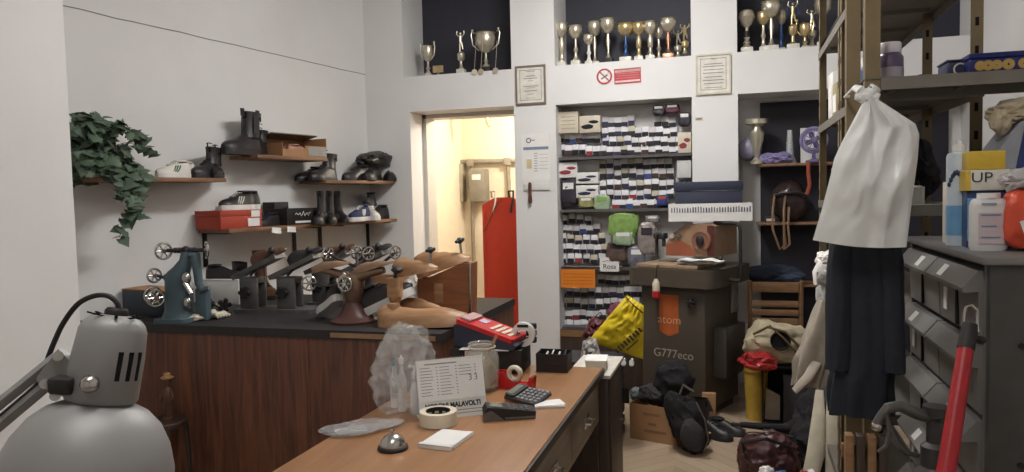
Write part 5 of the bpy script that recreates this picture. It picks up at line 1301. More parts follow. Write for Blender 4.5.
# cards
def wcard(name, px0, px1, py0, py1, label, mt, Y):
    a = P(px0, py1, Y=Y); b = P(px1, py0, Y=Y); t = thing(name, label, 'card', (a.x, Y, a.z)); w_ = b.x-a.x; h = b.z-a.z
    m = MB(); m.b2((0, 0, 0), (w_, .004, h)); m.build('card', mt, t); return t, w_, h
t, w_, h = wcard('orange_card', 561, 595, 269.5, 287.5, 'bright orange handwritten card on the display front', cm('orange_card', 222, 128, 34, rough=.7, var=.05), 6.04)
m = MB()
for k in range(4): m.b2((.02, -.001, h*(.2+.18*k)), (w_-.02, -.0002, h*(.2+.18*k)+.004))
m.build('handwriting', cm('brown_pen', 170, 96, 30), t)
t, w_, h = wcard('price_card', 600, 619, 257.5, 271.5, 'white handwritten card right of the orange card', M_paper, 6.04)
m = MB(); m.tube([(.02, -.002, h*.7), (w_*.4, -.002, h*.78), (w_*.7, -.002, h*.72)], .002, n=5); m.build('pen_line', M_ink, t)
writing('handwriting', 'Rosa', .055, M_ink, t, (w_*.5, -.001, h*.35), (PI/2, 0, 0))
# handles for hanging cards: a rail
t = thing('card_rail', 'thin steel rail along the display front carrying the two cards', 'rail', (ax0+.02, 6.05, bz(590, 267)))
m = MB(); m.cyl((0, 0, 0), (.5, 0, 0), .004, n=8); m.build('rail', M_steel, t)

# ---- doorway room contents
def BR(px, py, Y): return P(px, py, Y=Y)
M_rp = cm('red_enamel_panel', 184, 62, 44, rough=.35, var=.05)
a = BR(485, 320, 6.9); b = BR(524, 200, 6.9)
t = thing('steel_locker', 'tall red metal panel standing in the back room doorway', 'panel', (a.x, 6.9, 0)); w_ = b.x-a.x
H_ = b.z
m = MB(); m.prism([(0, 0), (w_, 0), (w_, H_-.02), (w_*.7, H_+.03), (w_*.3, H_+.03), (0, H_-.04)], 0, .12, ax='y'); m.build('panel_body', M_rp, t)
m = MB(); m.b2((w_*.02, -.012, .1), (w_*.06, -.0005, H_-.1)); m.b2((w_*.94, -.012, .1), (w_*.98, -.0005, H_-.1)); m.build('edge_rib', M_rp, t)
for x in (.2, .62):
    m = MB(); m.tube([(w_*x, .05, H_+.03), (w_*x, .03, H_+.09), (w_*(x+.12), .02, H_+.09), (w_*(x+.14), -.02, H_+.0), (w_*(x+.08), -.02, H_-.12)], .011, n=8); m.build('hook', M_steel if x < .3 else M_black, t)
m = MB(); m.tube([(w_*.05, -.02, H_-.3), (w_*.4, -.03, H_-.02), (w_*.5, -.02, H_+.02)], .006, n=6); m.build('strap', M_brl, t)
M_pipe = cm('grey_painted_pipe', 140, 132, 118, rough=.4)
t = thing('wall_pipe', 'horizontal grey pipe along the wall of the back room with two drops', 'pipe', (0, 0, 0))
m = MB(); z_ = BR(470, 163, 7.78).z
m.tube([(BR(444, 163, 7.78).x-.2, 7.79, z_+.02), (BR(520, 165, 7.78).x+.3, 7.79, z_)], .028, n=10)
for px in (471, 508): m.cyl((BR(px, 165, 7.78).x, 7.79, z_), (BR(px, 165, 7.78).x, 7.79, .6), .022, n=10)
m.build('pipe_run', M_pipe, t)
for px in (452, 471, 508):
    m = MB(); x = BR(px, 165, 7.78).x; m.b2((x-.04, 7.745, z_-.04), (x+.04, 7.76, z_+.04), bev=.004); m.build('clamp', M_pipe, t)
t = thing('gas_meter', 'grey box-shaped meter hanging on the back room wall', 'meter', (BR(478, 200, 7.7).x, 7.72, BR(478, 202, 7.7).z))
m = MB(); m.b2((-.09, -.06, 0), (.09, .13, .36), bev=.02); m.build('meter_case', cm('meter_grey', 132, 126, 114, rough=.5), t)
m = MB(); m.b2((-.05, -.064, .24), (.05, -.0605, .30), bev=.002); m.build('dial_window', M_white, t)
t = thing('electric_meter', 'white electric meter with cables left on the back room wall', 'meter', (BR(453, 210, 7.7).x, 7.72, BR(453, 202, 7.7).z))
m = MB(); m.b2((-.11, .0, 0), (.11, .13, .42), bev=.01); m.build('meter_case', cm('meter_cream', 160, 152, 132, rough=.5), t)
m = MB(); m.cyl((-.02, 0, .28), (-.02, -.05, .28), .06, n=24); m.build('dial', M_alu, t)
m = MB(); m.b2((-.08, -.03, .05), (.05, -.0005, .15), bev=.006); m.build('switch_box', M_cream, t)
for k in range(4):
    m = MB(); m.tube([(-.06+.035*k, .03, 0), (-.07+.04*k, .03, -.15), (-.03+.02*k, .04, -.4)], .008, n=6); m.build('cable', (M_cream, M_darkgrey, M_cream, M_brl)[k], t)
t = thing('pipe_stub', 'brass pipe stub coming from the back room ceiling', 'pipe', (BR(487, 122, 7.3).x, 7.3, 2.62))
m = MB(); zc = BR(487, 121, 7.3).z-2.62; m.cyl((0, 0, 0), (0, 0, zc), .02); m.cyl((0, 0, zc), (.03, 0, zc-.06), .02); m.build('stub', M_gold, t)
t = thing('narrow_cupboard', 'narrow cream cupboard at left inside the back room', 'cupboard', (BR(437, 260, 7.75).x, 7.5, 0))
m = MB(); m.b2((-.06, 0, 0), (.10, .34, BR(437, 186, 7.6).z), bev=.006); m.build('body', cm('cupboard_cream', 206, 194, 164), t)
m = MB(); m.b2((-.05, -.012, .05), (.09, -.0005, BR(437, 186, 7.6).z-.04), bev=.003); d = m.build('door', M_cream, t)
m = MB(); m.cyl((.06, -.012, 1.1), (.06, -.035, 1.1), .012); m.build('knob', M_steel, d)
# =================================================================== RIGHT SIDE
# ---- niche behind the rack
M_dpanel = cm('dark_backing_board', 40, 38, 46, rough=.6, var=.06)
a = P(760, 103, Y=6.38)
t = thing('niche_cupboard', 'dark backing board with two thin wooden shelves in the niche beside the rack', 'shelving', (a.x, 6.37, 0)); w_ = 1.35
m = MB(); m.b2((0, 0, 0), (w_, .028, a.z)); m.build('back_board', M_dpanel, t)
for py, x0, x1 in ((163.5, -.03, .62), (222.5, -.035, .62), (284, -.08, .66)):
    z = P(780, py, Y=6.12).z
    m = MB(); m.b2((x0, -.26, z-.02), (x1, -.0005, z), bev=.002); m.build('shelf', M_shelfw, t)
n1, n2, n3 = (P(780, py, Y=6.12).z for py in (163.5, 222.5, 284))
M_lil = cm('lilac_glass', 96, 90, 130, rough=.15, var=.1); M_lilc = cm('lilac_cloth', 128, 120, 160, rough=.8, var=.2)
def NX(px, y=6.2): return P(px, 190, Y=y).x
t = thing('glass_vase', 'round lilac glass bowl leaning on its side on the upper niche shelf', 'vase', (NX(756), 6.22, n1)); t.scale = (.75,)*3
m = MB(); m.lathe([(0, 0), (.06, .0), (.11, .04), (.135, .11), (.13, .17), (.11, .20), (.10, .20), (.118, .165), (.12, .11), (.09, .05), (0, .02)], c=(0, 0, .08), rot=(rad(-20), rad(-35), 0), n=32); m.build('bowl', clear_mat('lilac_clear_glass', (.42, .40, .55), .62, .08), t)
t = thing('trophy', 'silver cup with flat top standing before the lilac bowl in the niche', 'trophy', (NX(757, 6.14), 6.14, n1+.002))
m = MB(); m.lathe([(0, 0), (.05, 0), (.05, .02), (.02, .05), (.03, .12), (.05, .18), (.055, .24), (.035, .27), (.035, .30), (.085, .31), (.085, .345), (0, .345)], n=24); m.build('cup', M_silver, t)
m = MB(); m.torus((0, 0, .30), .042, .006, n=20); m.build('ring', M_silver, t)
for k, (px, l, lb) in enumerate(((768, .16, 'lilac rolled cloth, left one, lying on the upper niche shelf'), (781, .14, 'lilac rolled cloth, right one, lying on the upper niche shelf'))):
    t = thing('rolled_cloth', lb, 'cloth', (NX(px, 6.16), 6.16, n1))
    m = MB(); m.blob((0, 0, .04), (.075, .06, .045), seed=60+k, amp=.4, flatz=-.8); m.build('cloth', M_lilc, t)
    m = MB(); m.torus((0, 0, .04), .04, .006, rot=(0, PI/2, 0)); m.build('tie', M_lil, t)
t = thing('glass_cone', 'tall clear glass cone vase on the upper niche shelf', 'vase', (NX(790), 6.22, n1))
m = MB(); m.lathe([(0, 0), (.05, 0), (.052, .01), (.03, .06), (.018, .26), (.012, .26), (.02, .06), (0, .02)], n=24); m.build('vase_body', M_glass, t)
m = MB(); m.lathe([(0, .015), (.02, .02), (.012, .12), (0, .12)], n=16); m.build('dried_stem', M_lilc, t)
t = thing('desk_fan', 'small round purple fan at right end of the upper niche shelf', 'fan', (NX(813), 6.13, n1))
m = MB(); m.lathe([(0, 0), (.06, 0), (.06, .015), (.015, .03), (.012, .09), (0, .09)]); m.build('base', M_lil, t)
m = MB(); m.torus((0, 0, .17), .09, .014, rot=(PI/2, 0, 0)); m.torus((0, -.03, .17), .07, .006, rot=(PI/2, 0, 0))
for k in range(12): a = k*PI/6; m.cyl((0, -.03, .17), (.085*math.cos(a), -.012, .17+.085*math.sin(a)), .003, n=5)
m.build('grille', M_lilc, t)
m = MB(); m.ball((0, -.0, .17), (.025, .03, .025))
for k in range(4):
    a = k*PI/2+.4; m.ball((.04*math.cos(a), -.005, .17+.04*math.sin(a)), (.035, .006, .02), rot=(0, -a, 0))
m.build('blades', M_lil, t)
t = thing('white_card', 'plain white card propped behind the purple fan', 'card', (NX(811, 6.3), 6.33, n1)); m = MB(); m.box((0, 0, .14), (.15, .006, .28), r=(rad(-5), 0, 0)); m.build('card', M_white, t)
t = thing('orange_strap', 'short orange strap hanging below the purple fan', 'strap', (NX(808, 6.09), 6.09, n1-.02))
m = MB(); m.tube([(0, .02, .022), (0, -.02, .02), (0, -.022, -.06), (.01, -.02, -.15), (-.01, -.02, -.22)], .014, n=8, flat=.4); m.build('strap', cm('rust_webbing', 150, 72, 50), t)
t = thing('helmet_bag', 'glossy dark brown leather bag like a helmet on the lower niche shelf', 'bag', (NX(789), 6.2, n2))
M_dbl = cm('glossy_dark_leather', 52, 40, 38, rough=.2, var=.15)
m = MB(); m.blob((0, 0, .16), (.135, .11, .165), seed=71, amp=.10, freq=1.1, flatz=-.9); m.build('bag_body', M_dbl, t)
m = MB(); m.tube([(-.12, -.09, .20), (-.06, -.125, .23), (.06, -.125, .23), (.12, -.09, .20)], .012); m.build('flap_edge', M_blackleather, t)
for k, (x0, x1) in enumerate(((-.11, -.09), (-.03, -.06))):
    m = MB(); m.tube([(x0, -.09, .22), (x0-.02, -.19, .10), (x0-.02, -.22, -.05), (x1+.01, -.22, -.20), (x1+.05, -.215, -.16), (x1+.04, -.21, -.02), (x1+.05, -.15, .12)], .009, n=8, flat=.5); m.build('strap', cm('tan_strap', 112, 84, 58), t)
t = thing('small_carton', 'tiny dark carton left of the glossy bag on the lower niche shelf', 'box', (NX(770), 6.18, n2)); m = MB(); m.b2((-.04, -.04, 0), (.04, .04, .045), bev=.003); m.build('box_body', M_darkgrey, t)
m = MB(); m.b2((-.03, -.042, .01), (.03, -.0405, .03)); m.build('box_label', M_cream, t)
t = thing('folded_jeans', 'dark blue folded trousers heaped on the lowest niche shelf above the wooden chair', 'trousers', (NX(772, 6.15), 6.16, n3))
m = MB(); m.blob((0, -.02, .07), (.22, .13, .075), seed=75, amp=.3, flatz=-.8, freq=1.2); m.build('fabric', cm('dark_denim', 46, 54, 70, rough=.9, scale=50, bump=.2), t)
m = MB(); m.blob((.10, -.10, .05), (.10, .06, .035), seed=77, amp=.3, flatz=-.8); m.build('waistband', cm('denim_edge', 60, 70, 88, rough=.9), t)

# ---- wooden folding chair
M_chair = wood_mat('chair_wood', (112, 82, 56), (150, 114, 80), scale=4, stretch=(1, 6, 6), rough=.5)
x0 = P(748, 290, Y=5.74).x; x1 = P(803, 290, Y=5.74).x; zt = P(775, 281, Y=5.74).z
t = thing('folding_chair', 'wooden slatted folding chair standing in the niche behind the cloth bag', 'chair', ((x0+x1)/2, 5.74, 0)); hw = (x1-x0)/2
for s in (-1, 1):
    m = MB(); m.tube([(s*(hw-.012), .10, 0), (s*(hw-.012), 0, zt)], .016, n=4); m.build('stile', M_chair, t)
    m = MB(); m.tube([(s*(hw-.045), -.18, 0), (s*(hw-.045), .16, .45)], .014, n=4); m.build('leg', M_chair, t)
for z, h in ((zt-.045, .075), (zt-.17, .045), (zt-.235, .045), (zt-.30, .045), (zt-.365, .045)):
    m = MB(); m.b2((-hw+.03, .0+(zt-z)*.1-.012, z-h/2), (hw-.03, .014+(zt-z)*.1-.012, z+h/2), bev=.003); m.build('back_slat', M_chair, t)
for k in range(4):
    m = MB(); m.b2((-hw+.03, -.16+k*.065, .438), (hw-.03, -.11+k*.065, .455), bev=.003); m.build('seat_slat', M_chair, t)
# ---- yellow bin, black box, cloth bag
t = thing('yellow_bin', 'tall yellow plastic bin on the floor between the press and the black box', 'bin', (P(755, 413, Z=0).x+.005, 5.40, 0))
m = MB(); m.lathe([(0, 0), (.065, 0), (.082, .38), (.088, .385), (.088, .40), (.078, .40), (.062, .01), (0, .01)], n=28); m.build('bin_body', cm('mustard_plastic', 186, 152, 62, rough=.5), t)
m = MB(); m.torus((0, 0, .34), .084, .003, n=28); m.build('rim_band', cm('dark_mustard', 150, 116, 44), t)
a = P(758, 415, Z=0); b = P(803, 415, Z=0); zz = P(780, 366, Y=5.3).z
t = thing('black_crate', 'black open-fronted box on the floor right of the yellow bin', 'crate', (a.x+.02, 5.28, 0)); w_ = .37
m = MB(); m.b2((0, 0, 0), (w_, .3, .012)); m.b2((0, 0, zz-.012), (w_, .3, zz)); m.b2((0, 0, .012), (.012, .3, zz-.012)); m.b2((w_-.012, 0, .012), (w_, .3, zz-.012)); m.b2((.012, .288, .012), (w_-.012, .3, zz-.012)); m.build('crate_body', M_black, t)
m = MB(); m.prism([(.02, .02), (.12, .02), (.12, .19), (.03, .235)], .05, .08, ax='y'); m.build('inner_card', cm('pale_card', 150, 136, 118), t)
m = MB(); m.b2((.14, .02, .013), (w_-.02, .03, zz-.06)); m.build('dark_flap', M_darkgrey, t)
t = thing('cloth_bag', 'beige canvas bag with a dark round opening lying on top of the black crate', 'bag', (P(775, 350, Y=5.32).x, 5.36, zz))
M_canv = cm('beige_canvas', 172, 160, 134, rough=.9, var=.25, scale=14, bump=.3)
m = MB(); m.blob((0, 0, .145), (.20, .13, .15), seed=81, amp=.35, flatz=-.85, freq=1.5); m.build('canvas_body', M_canv, t)
m = MB(); m.lathe([(.0, 0), (.05, .0), (.06, .012), (.066, .0), (.06, -.012), (0, -.012)], c=(.03, -.145, .19), rot=(PI/2, 0, 0)); m.build('dark_opening', M_slot, t)
m = MB(); m.tube([(-.14, -.1, .22), (-.05, -.15, .28), (.06, -.15, .25), (.15, -.13, .15), (.19, -.12, .08)], .009); m.tube([(-.04, -.14, .29), (.05, -.17, .21), (.14, -.15, .10)], .007); m.build('cord_handle', cm('dark_cord', 96, 78, 56), t)
t = thing('red_plastic_bag', 'crumpled red plastic bag under the left side of the beige canvas bag', 'bag', (P(757, 360, Y=5.2).x, 5.18, .402))
m = MB(); m.blob((.01, 0, .055), (.115, .085, .06), seed=84, amp=.4, flatz=-.8); m.build('bag_film', cm('crumpled_red_film', 160, 44, 44, rough=.25, var=.3), t)
m = MB(); m.tube([(-.08, -.03, .07), (-.06, -.07, .12), (-.02, -.08, .08)], .006); m.build('bag_handle', MATS['crumpled_red_film'], t)

# ---- garments
def drape(m, lv, folds=9, amp=.18, seed=0, n=72, mi=0):
    rings = []
    for i, (z, cx, cy, rx, ry) in enumerate(lv):
        f = i/(len(lv)-1); r_ = []
        for k in range(n):
            a = 2*PI*k/n
            w_ = 1+amp*f*math.sin(folds*a+seed+1.5*noise.noise(Vector((a, f*2, seed))))+.12*noise.noise(Vector((math.cos(a)*2, math.sin(a)*2, f*5+seed)))
            r_.append(Vector((cx+rx*w_*math.cos(a), cy+ry*w_*math.sin(a), z+.012*noise.noise(Vector((math.cos(a)*3, math.sin(a)*3, seed+f))))))
        rings.append(r_)
    m.loft(rings)
def lvs(keys, n=24):
    out = []
    for i in range(n):
        f = i/(n-1)*(len(keys)-1); k = min(int(f), len(keys)-2); u = f-k
        out.append(tuple(keys[k][j]*(1-u)+keys[k+1][j]*u for j in range(5)))
    return out
YC = 2.535
xl, xr = P(829, 330, Y=YC).x, P(899, 330, Y=YC).x; xc = (xl+xr)/2; zb = P(865, 414, Y=YC).z; zt_ = P(865, 170, Y=YC).z
t = thing('dark_coat', 'long dark navy coat hanging from the rack under the white carrier bag', 'coat', (xc, YC, 0))
hw = (xr-xl)/2*.86
m = MB(); drape(m, lvs([(zt_, .0, 0, .03, .03), (zt_-.05, .0, 0, hw*.7, .045), (zt_-.35, 0, 0, hw*.92, .055), (zt_-.6, -.0, 0, hw*1.0, .06), (zb+.1, -.01, 0, hw*1.05, .06), (zb, -.01, 0, hw*1.03, .055)], 30), folds=7, amp=.12, seed=2); m.build('coat_body', cm('navy_quilted_cloth', 36, 40, 50, rough=.75, var=.15, scale=40, bump=.15), t)
for s in (-1, 1):
    m = MB(); drape(m, lvs([(zt_-.06, s*hw*.6, -.01, .03, .03), (zt_-.3, s*hw*.85, -.03, .036, .036), (zt_-.62, s*hw*.92, -.035, .034, .034)], 14), folds=4, amp=.1, seed=4+s, n=28); m.build('sleeve', MATS['navy_quilted_cloth'], t)
m = MB(); m.tube([(0, 0, zt_), (0, .02, zt_+.05), (.01, .11, zt_+.09), (-.0, .17, zt_+.08)], .004, n=6); m.build('hanger_hook', M_steel, t)
# white carrier bag
YB = 2.40
t = thing('carrier_bag', 'white plastic carrier bag hung by its handles on the front post of the rack', 'bag', (0, 0, 0))
Ledge = [(0, 866, 97), (.1, 858, 112), (.3, 842, 142), (.42, 834, 160), (.5, 831, 175), (.75, 822, 210), (1, 813, 240)]
Redge = [(0, 872, 97), (.1, 886, 105), (.25, 915, 124), (.35, 919, 135), (.5, 917, 160), (.75, 911, 205), (1, 906, 247)]
def ed(K, v):
    for (a, b, c_), (d, e, f) in zip(K, K[1:]):
        if v <= d: u = (v-a)/(d-a); return b+(e-b)*u, c_+(f-c_)*u
    return K[-1][1:]
def bagf(sgn):
    def fn(u, v):
        l = ed(Ledge, v); r = ed(Redge, v)
        px = l[0]+(r[0]-l[0])*u; py = l[1]+(r[1]-l[1])*u+3*math.sin(PI*u)*(v > .95)
        p = P(px, py, Y=YB); s_ = math.sin(PI*u)**.6*(.25+.75*math.sin(PI*min(1, v*.85+.1)))
        cr = .022*noise.noise(Vector((u*2.2, v*2.5, 3+sgn)))+.030*(.3-abs(noise.noise(Vector((u*2.6+v*1.5, v*2.4-u*1.2, 8+sgn)))))+.008*(.3-abs(noise.noise(Vector((u*6-v*3, v*5+u*4, 18+sgn)))))
        return Vector((p.x, YB-sgn*(.004+.045*s_+cr*s_*1.5), p.z))
    return fn
M_cb = cm('white_bag_film', 222, 223, 220, rough=.3, var=.03)
m = MB(); m.sheet(bagf(1), 44, 44, .0012); m.build('front_panel', M_cb, t, ang=60)
m = MB(); m.sheet(bagf(-1), 24, 24, .0012); m.build('back_panel', M_cb, t, ang=60)
m = MB(); k0 = P(868, 97, Y=YB)
for s in (-1, 1):
    m.tube([k0+Vector((s*.006, 0, -.01)), k0+Vector((s*.022, -.01, .02)), k0+Vector((s*.026, .08, .04)), k0+Vector((s*.028, .27, .035)), k0+Vector((s*.012, .278, .035))], [.012, .014, .010, .006, .005], n=8, flat=.5)
m.blob(k0+Vector((0, 0, 0)), (.03, .02, .025), seed=5, amp=.4); m.build('knotted_handles', M_cb, t)
# cream jacket hanging on far part
t = thing('cream_jacket', 'cream cloth jacket sleeve hanging from the rack left of the dark coat', 'jacket', (0, 0, 0))
def xz(px, py, Y): v = P(px, py, Y=Y); return v.x, v.z
YJ = 3.6
(x1_, z1_), (x2_, z2_), (x3_, z3_), (x4_, z4_) = xz(828, 300, YJ), xz(822, 335, YJ), xz(815, 360, YJ), xz(798, 385, YJ)
m = MB(); drape(m, lvs([(z1_, x1_, YJ, .04, .04), (z2_, x2_, YJ, .075, .05), (z3_, x3_, YJ, .08, .05), (z4_, x4_+.05, YJ, .07, .04)], 20), folds=6, amp=.25, seed=9, n=48); m.build('jacket_body', cm('cream_linen', 168, 158, 144, rough=.9, var=.1, scale=30, bump=.2), t)
m = MB(); m.tube([(x3_, YJ-.05, z3_), ((x3_+x4_)/2, YJ-.08, (z3_+z4_)/2), (x4_-.02, YJ-.07, z4_-.01)], [.03, .028, .02], n=10, flat=.4); m.build('sleeve', MATS['cream_linen'], t)
t = thing('fur_cap', 'pale grey fur cap hanging on the rack upright above the cream jacket', 'cap', (xz(829, 300, 3.62)[0], 3.62, xz(829, 298, 3.62)[1]))
m = MB(); m.blob((0, 0, 0), (.05, .05, .085), seed=14, amp=.35); m.build('cap_body', cm('pale_fur', 176, 174, 170, rough=1, scale=60, bump=.5), t)
m = MB(); m.blob((-.01, -.02, .10), (.04, .04, .05), seed=16, amp=.35); m.build('cap_pompom', MATS['pale_fur'], t)

# ---- heap on the floor
def F0(px, py): return P(px, py, Z=0)
M_blkc = cm('black_cotton', 34, 32, 34, rough=.95, var=.2, scale=30, bump=.2)
q = F0(822, 446)
t = thing('clothes_heap', 'heap of black clothes piled against the rack under the cream jacket', 'clothes', (q.x+.04, 4.55, 0))
m = MB(); m.blob((0, 0, .18), (.25, .24, .24), seed=91, amp=.35, flatz=-.8, freq=1.4, n=5); m.build('lower_layer', M_blkc, t)
m = MB(); m.blob((.04, -.04, .36), (.17, .15, .12), seed=93, amp=.4, n=4); m.build('upper_layer', M_darkgrey, t)
q = F0(768, 474)
t = thing('handbag', 'maroon leather handbag slumped on the floor in front of the clothes heap', 'handbag', (q.x+.0, 4.20, 0))
M_mar = cm('maroon_leather', 74, 44, 44, rough=.38, var=.25, scale=10, bump=.15)
m = MB(); m.blob((0, 0, .135), (.16, .15, .145), seed=96, amp=.3, flatz=-.85, n=5); m.build('bag_body', M_mar, t)
m = MB(); m.tube([(-.13, -.05, .18), (-.14, -.12, .26), (-.02, -.16, .30), (.10, -.12, .25), (.12, -.05, .18)], .010); m.build('handle', M_blackleather, t)
m = MB(); m.tube([(-.12, .02, .27), (0, -.02, .292), (.12, .03, .26)], .006); m.build('zip', M_steel, t)
q2 = P(764, 455, Y=3.95)
t = thing('crumpled_tissue', 'crumpled white tissue on the front of the maroon handbag', 'tissue', (q.x-.02, 3.99, .0))
m = MB(); m.blob((0, 0, .14), (.035, .02, .03), seed=97, amp=.5); m.blob((0, 0, .06), (.03, .02, .07), seed=98, amp=.4); m.build('tissue', M_paper, t)
t = thing('blue_pouch', 'small bright blue pouch on the floor below the maroon handbag', 'pouch', (q.x+.04, 3.90, 0))
m = MB(); m.blob((0, 0, .09), (.07, .03, .10), seed=99, amp=.2, flatz=-.85); m.build('pouch_body', cm('bright_blue_fabric', 62, 110, 170, rough=.6), t)
m = MB(); m.tube([(-.05, -.02, .15), (0, -.03, .165), (.05, -.02, .15)], .004); m.build('zip', M_steel, t)
t = thing('paper_cup', 'red and white cup lying beside the maroon handbag', 'cup', (F0(795, 470).x+.0, 4.02, 0), rad(20))
m = MB(); m.lathe([(0, 0), (.03, 0), (.04, .10), (.037, .10), (.027, .006), (0, .006)], c=(-.03, 0, .10), rot=(0, rad(80), 0), n=24); m.build('cup_body', M_paper, t)
m = MB(); m.lathe([(.0345, .03), (.038, .07), (.0385, .07), (.035, .03)], c=(-.03, 0, .10), rot=(0, rad(80), 0), n=24); m.build('red_band', M_red, t)
m = MB(); m.b2((-.05, -.04, 0), (.07, .04, .058), bev=.01); m.build('cup_stand', M_black, t)
q = F0(812, 470)
t = thing('cream_straps', 'pair of long cream cloth straps hanging down over the black clothes heap', 'straps', (F0(815, 470).x+.02, 4.18, 0))
M_strap = cm('cream_webbing', 196, 186, 164, rough=.9)
for k, s in enumerate((-1, 1)):
    m = MB(); m.tube([(s*.03+.02, .14, .50), (s*.035+.01, .05, .36), (s*.045-.0, -.02, .2), (s*.06-.02, -.05, .06), (s*.07-.02, -.06, .008)], [.02, .035, .045, .04, .035], n=10, flat=.25); m.build('strap', M_strap, t)
q = P(848, 450, Y=3.55)
t = thing('camera_bag', 'black cylindrical padded case lying on a low crate beside the rack foot', 'case', (q.x-.0, 3.52, .17), rad(10))
m = MB(); m.cyl((-.12, 0, .062), (.12, 0, .062), .06, n=28); m.build('case_body', M_black, t)
m = MB(); m.torus((-.07, 0, .062), .061, .004, rot=(0, PI/2, 0)); m.torus((.07, 0, .062), .061, .004, rot=(0, PI/2, 0)); m.build('straps', M_darkgrey, t)
t = thing('wooden_crate', 'low brown wooden crate under the black cylindrical case', 'crate', (q.x+.0, 3.50, 0), rad(6))
m = MB()
for z in (.0, .06, .12): m.b2((-.17, -.11, z), (.17, -.10, z+.045)); m.b2((-.17, .10, z), (.17, .11, z+.045)); m.b2((-.17, -.0995, z), (-.16, .0995, z+.045)); m.b2((.16, -.0995, z), (.17, .0995, z+.045))
m.b2((-.16, -.0995, .158), (.16, .0995, .168)); m.build('slats', M_dside, t)
for s in (-1, 1):
    m = MB(); m.b2((s*.15-.01, -.099, 0), (s*.15+.01, -.085, .157)); m.build('corner_post', M_dside, t)
t = thing('wooden_mallet', 'wooden handled tool lying in front of the black case', 'tool', (P(824, 466, Y=3.8).x, 3.78, .0), rad(30))
m = MB(); m.cyl((-.09, 0, .16), (.10, 0, .20), .016, .013); m.build('handle', M_last, t)
m = MB(); m.blob((-.11, 0, .16), (.045, .05, .04), seed=3, amp=.3); m.build('cloth_wrap', M_strap, t)
m = MB(); m.b2((-.08, -.05, 0), (.08, .05, .135), bev=.02); m.build('support_block', M_black, t)
# black stick on left of the heap
t = thing('umbrella', 'closed black umbrella lying on top of the maroon handbag', 'umbrella', (P(762, 428, Y=4.45).x, 4.50, .0), rad(5))
zq = P(762, 428, Y=4.45).z
m = MB(); m.tube([(-.12, 0, zq), (.05, 0, zq-.01), (.2, .02, zq-.02)], [.016, .022, .026], n=10); m.build('canopy', M_blkc, t)
m = MB(); m.cyl((-.17, 0, zq+.002), (-.12, 0, zq), .010); m.build('grip', M_black, t)

# ---- hand pump in the foreground
q = P(936, 430, Y=2.0)
t = thing('floor_pump', 'dark metal pump with arched hose standing before the drawer cabinet', 'pump', (.36, 2.02, 0))
xo = P(936, 430, Y=2.02).x-.36; z0 = P(936, 418, Y=2.02).z
m = MB(); m.lathe([(0, 0), (.13, 0), (.13, .02), (.05, .05), (.045, z0-.32), (.06, z0-.30), (.062, z0-.16), (.05, z0-.14), (.034, z0-.12), (.034, z0-.07), (.022, z0-.06), (.022, z0), (.03, z0+.005), (.03, z0+.03), (0, z0+.035)], c=(xo, 0, 0), n=28); m.build('barrel', M_iron, t)
def px3(px, py, Y): v = P(px, py, Y=Y); return (v.x-.36, v.y-2.02, v.z)
m = MB(); m.tube([px3(*a) for a in ((932, 418, 2.02), (915, 413, 2.0), (899, 406, 1.98), (888, 408, 1.97), (881, 417, 1.97), (877, 424, 1.97))], [.015, .015, .014, .013, .012, .012], n=10); m.build('arched_hose', cm('grey_metal_hose', 96, 94, 92, rough=.35, metal=.6), t)
m = MB(); m.tube([px3(*a) for a in ((884, 412, 1.97), (890, 428, 1.97), (896, 442, 1.97), (905, 452, 1.99), (918, 456, 2.01))], .006, n=8); m.tube([px3(*a) for a in ((886, 412, 1.96), (889, 430, 1.96), (886, 446, 1.96), (878, 452, 1.96))], .005, n=8); m.build('thin_hose', MATS['grey_metal_hose'], t)
m = MB(); m.ball(px3(877, 426, 1.97), .014); m.build('nozzle', M_steel, t)
# wooden stool legs near
qx = P(873, 455, Y=2.35)
t = thing('wooden_stand', 'brown wooden slatted stand behind the dark pump', 'stand', (qx.x-.02, 2.36, 0))
zz2 = P(873, 436, Y=2.35).z
for k in range(4):
    m = MB(); m.b2((-.055+k*.03, -.02, .0), (-.032+k*.03, .02, zz2), bev=.003); m.build('slat', M_dside if k % 2 else M_chair, t)
m = MB(); m.b2((-.06, .021, zz2-.08), (.065, .04, zz2-.04)); m.b2((-.06, .021, .1), (.065, .04, .14)); m.build('cross_rail', M_chair, t)
# ---- red-handled tool
t = thing('bolt_cutter', 'long red-shafted tool with black grip and wire loop leaning on the drawer cabinet', 'tool', (0, 0, 0))
A1 = P(966, 347, Y=1.93); A0 = P(945, 480, Y=1.80); dd = (A0-A1).normalized()
A2 = A0+dd*((A0.z-.02)/-dd.z)
m = MB(); m.tube([A1, A0, A2], [.017, .020, .021], n=14); m.build('red_shaft', cm('dark_red_paint', 156, 30, 36, rough=.4), t)
B1 = P(970, 324, Y=1.95)
m = MB(); m.tube([A1-dd*-.004, B1], [.019, .016], n=14); m.build('grip', M_black, t)
m = MB(); tp = P(972, 305, Y=1.96); m.tube([B1+Vector((-.014, 0, -.01)), P(964, 314, Y=1.96), P(966, 307, Y=1.96), tp, P(977, 310, Y=1.96), P(977, 322, Y=1.96), B1+Vector((.016, 0, -.02))], .0035, n=8); m.build('wire_loop', M_steel, t)
m = MB(); m.ball(P(980, 340, Y=1.97), (.014, .01, .01)); m.tube([P(980, 340, Y=1.97), P(966, 336, Y=1.95)], .008); m.build('side_catch', M_black, t)

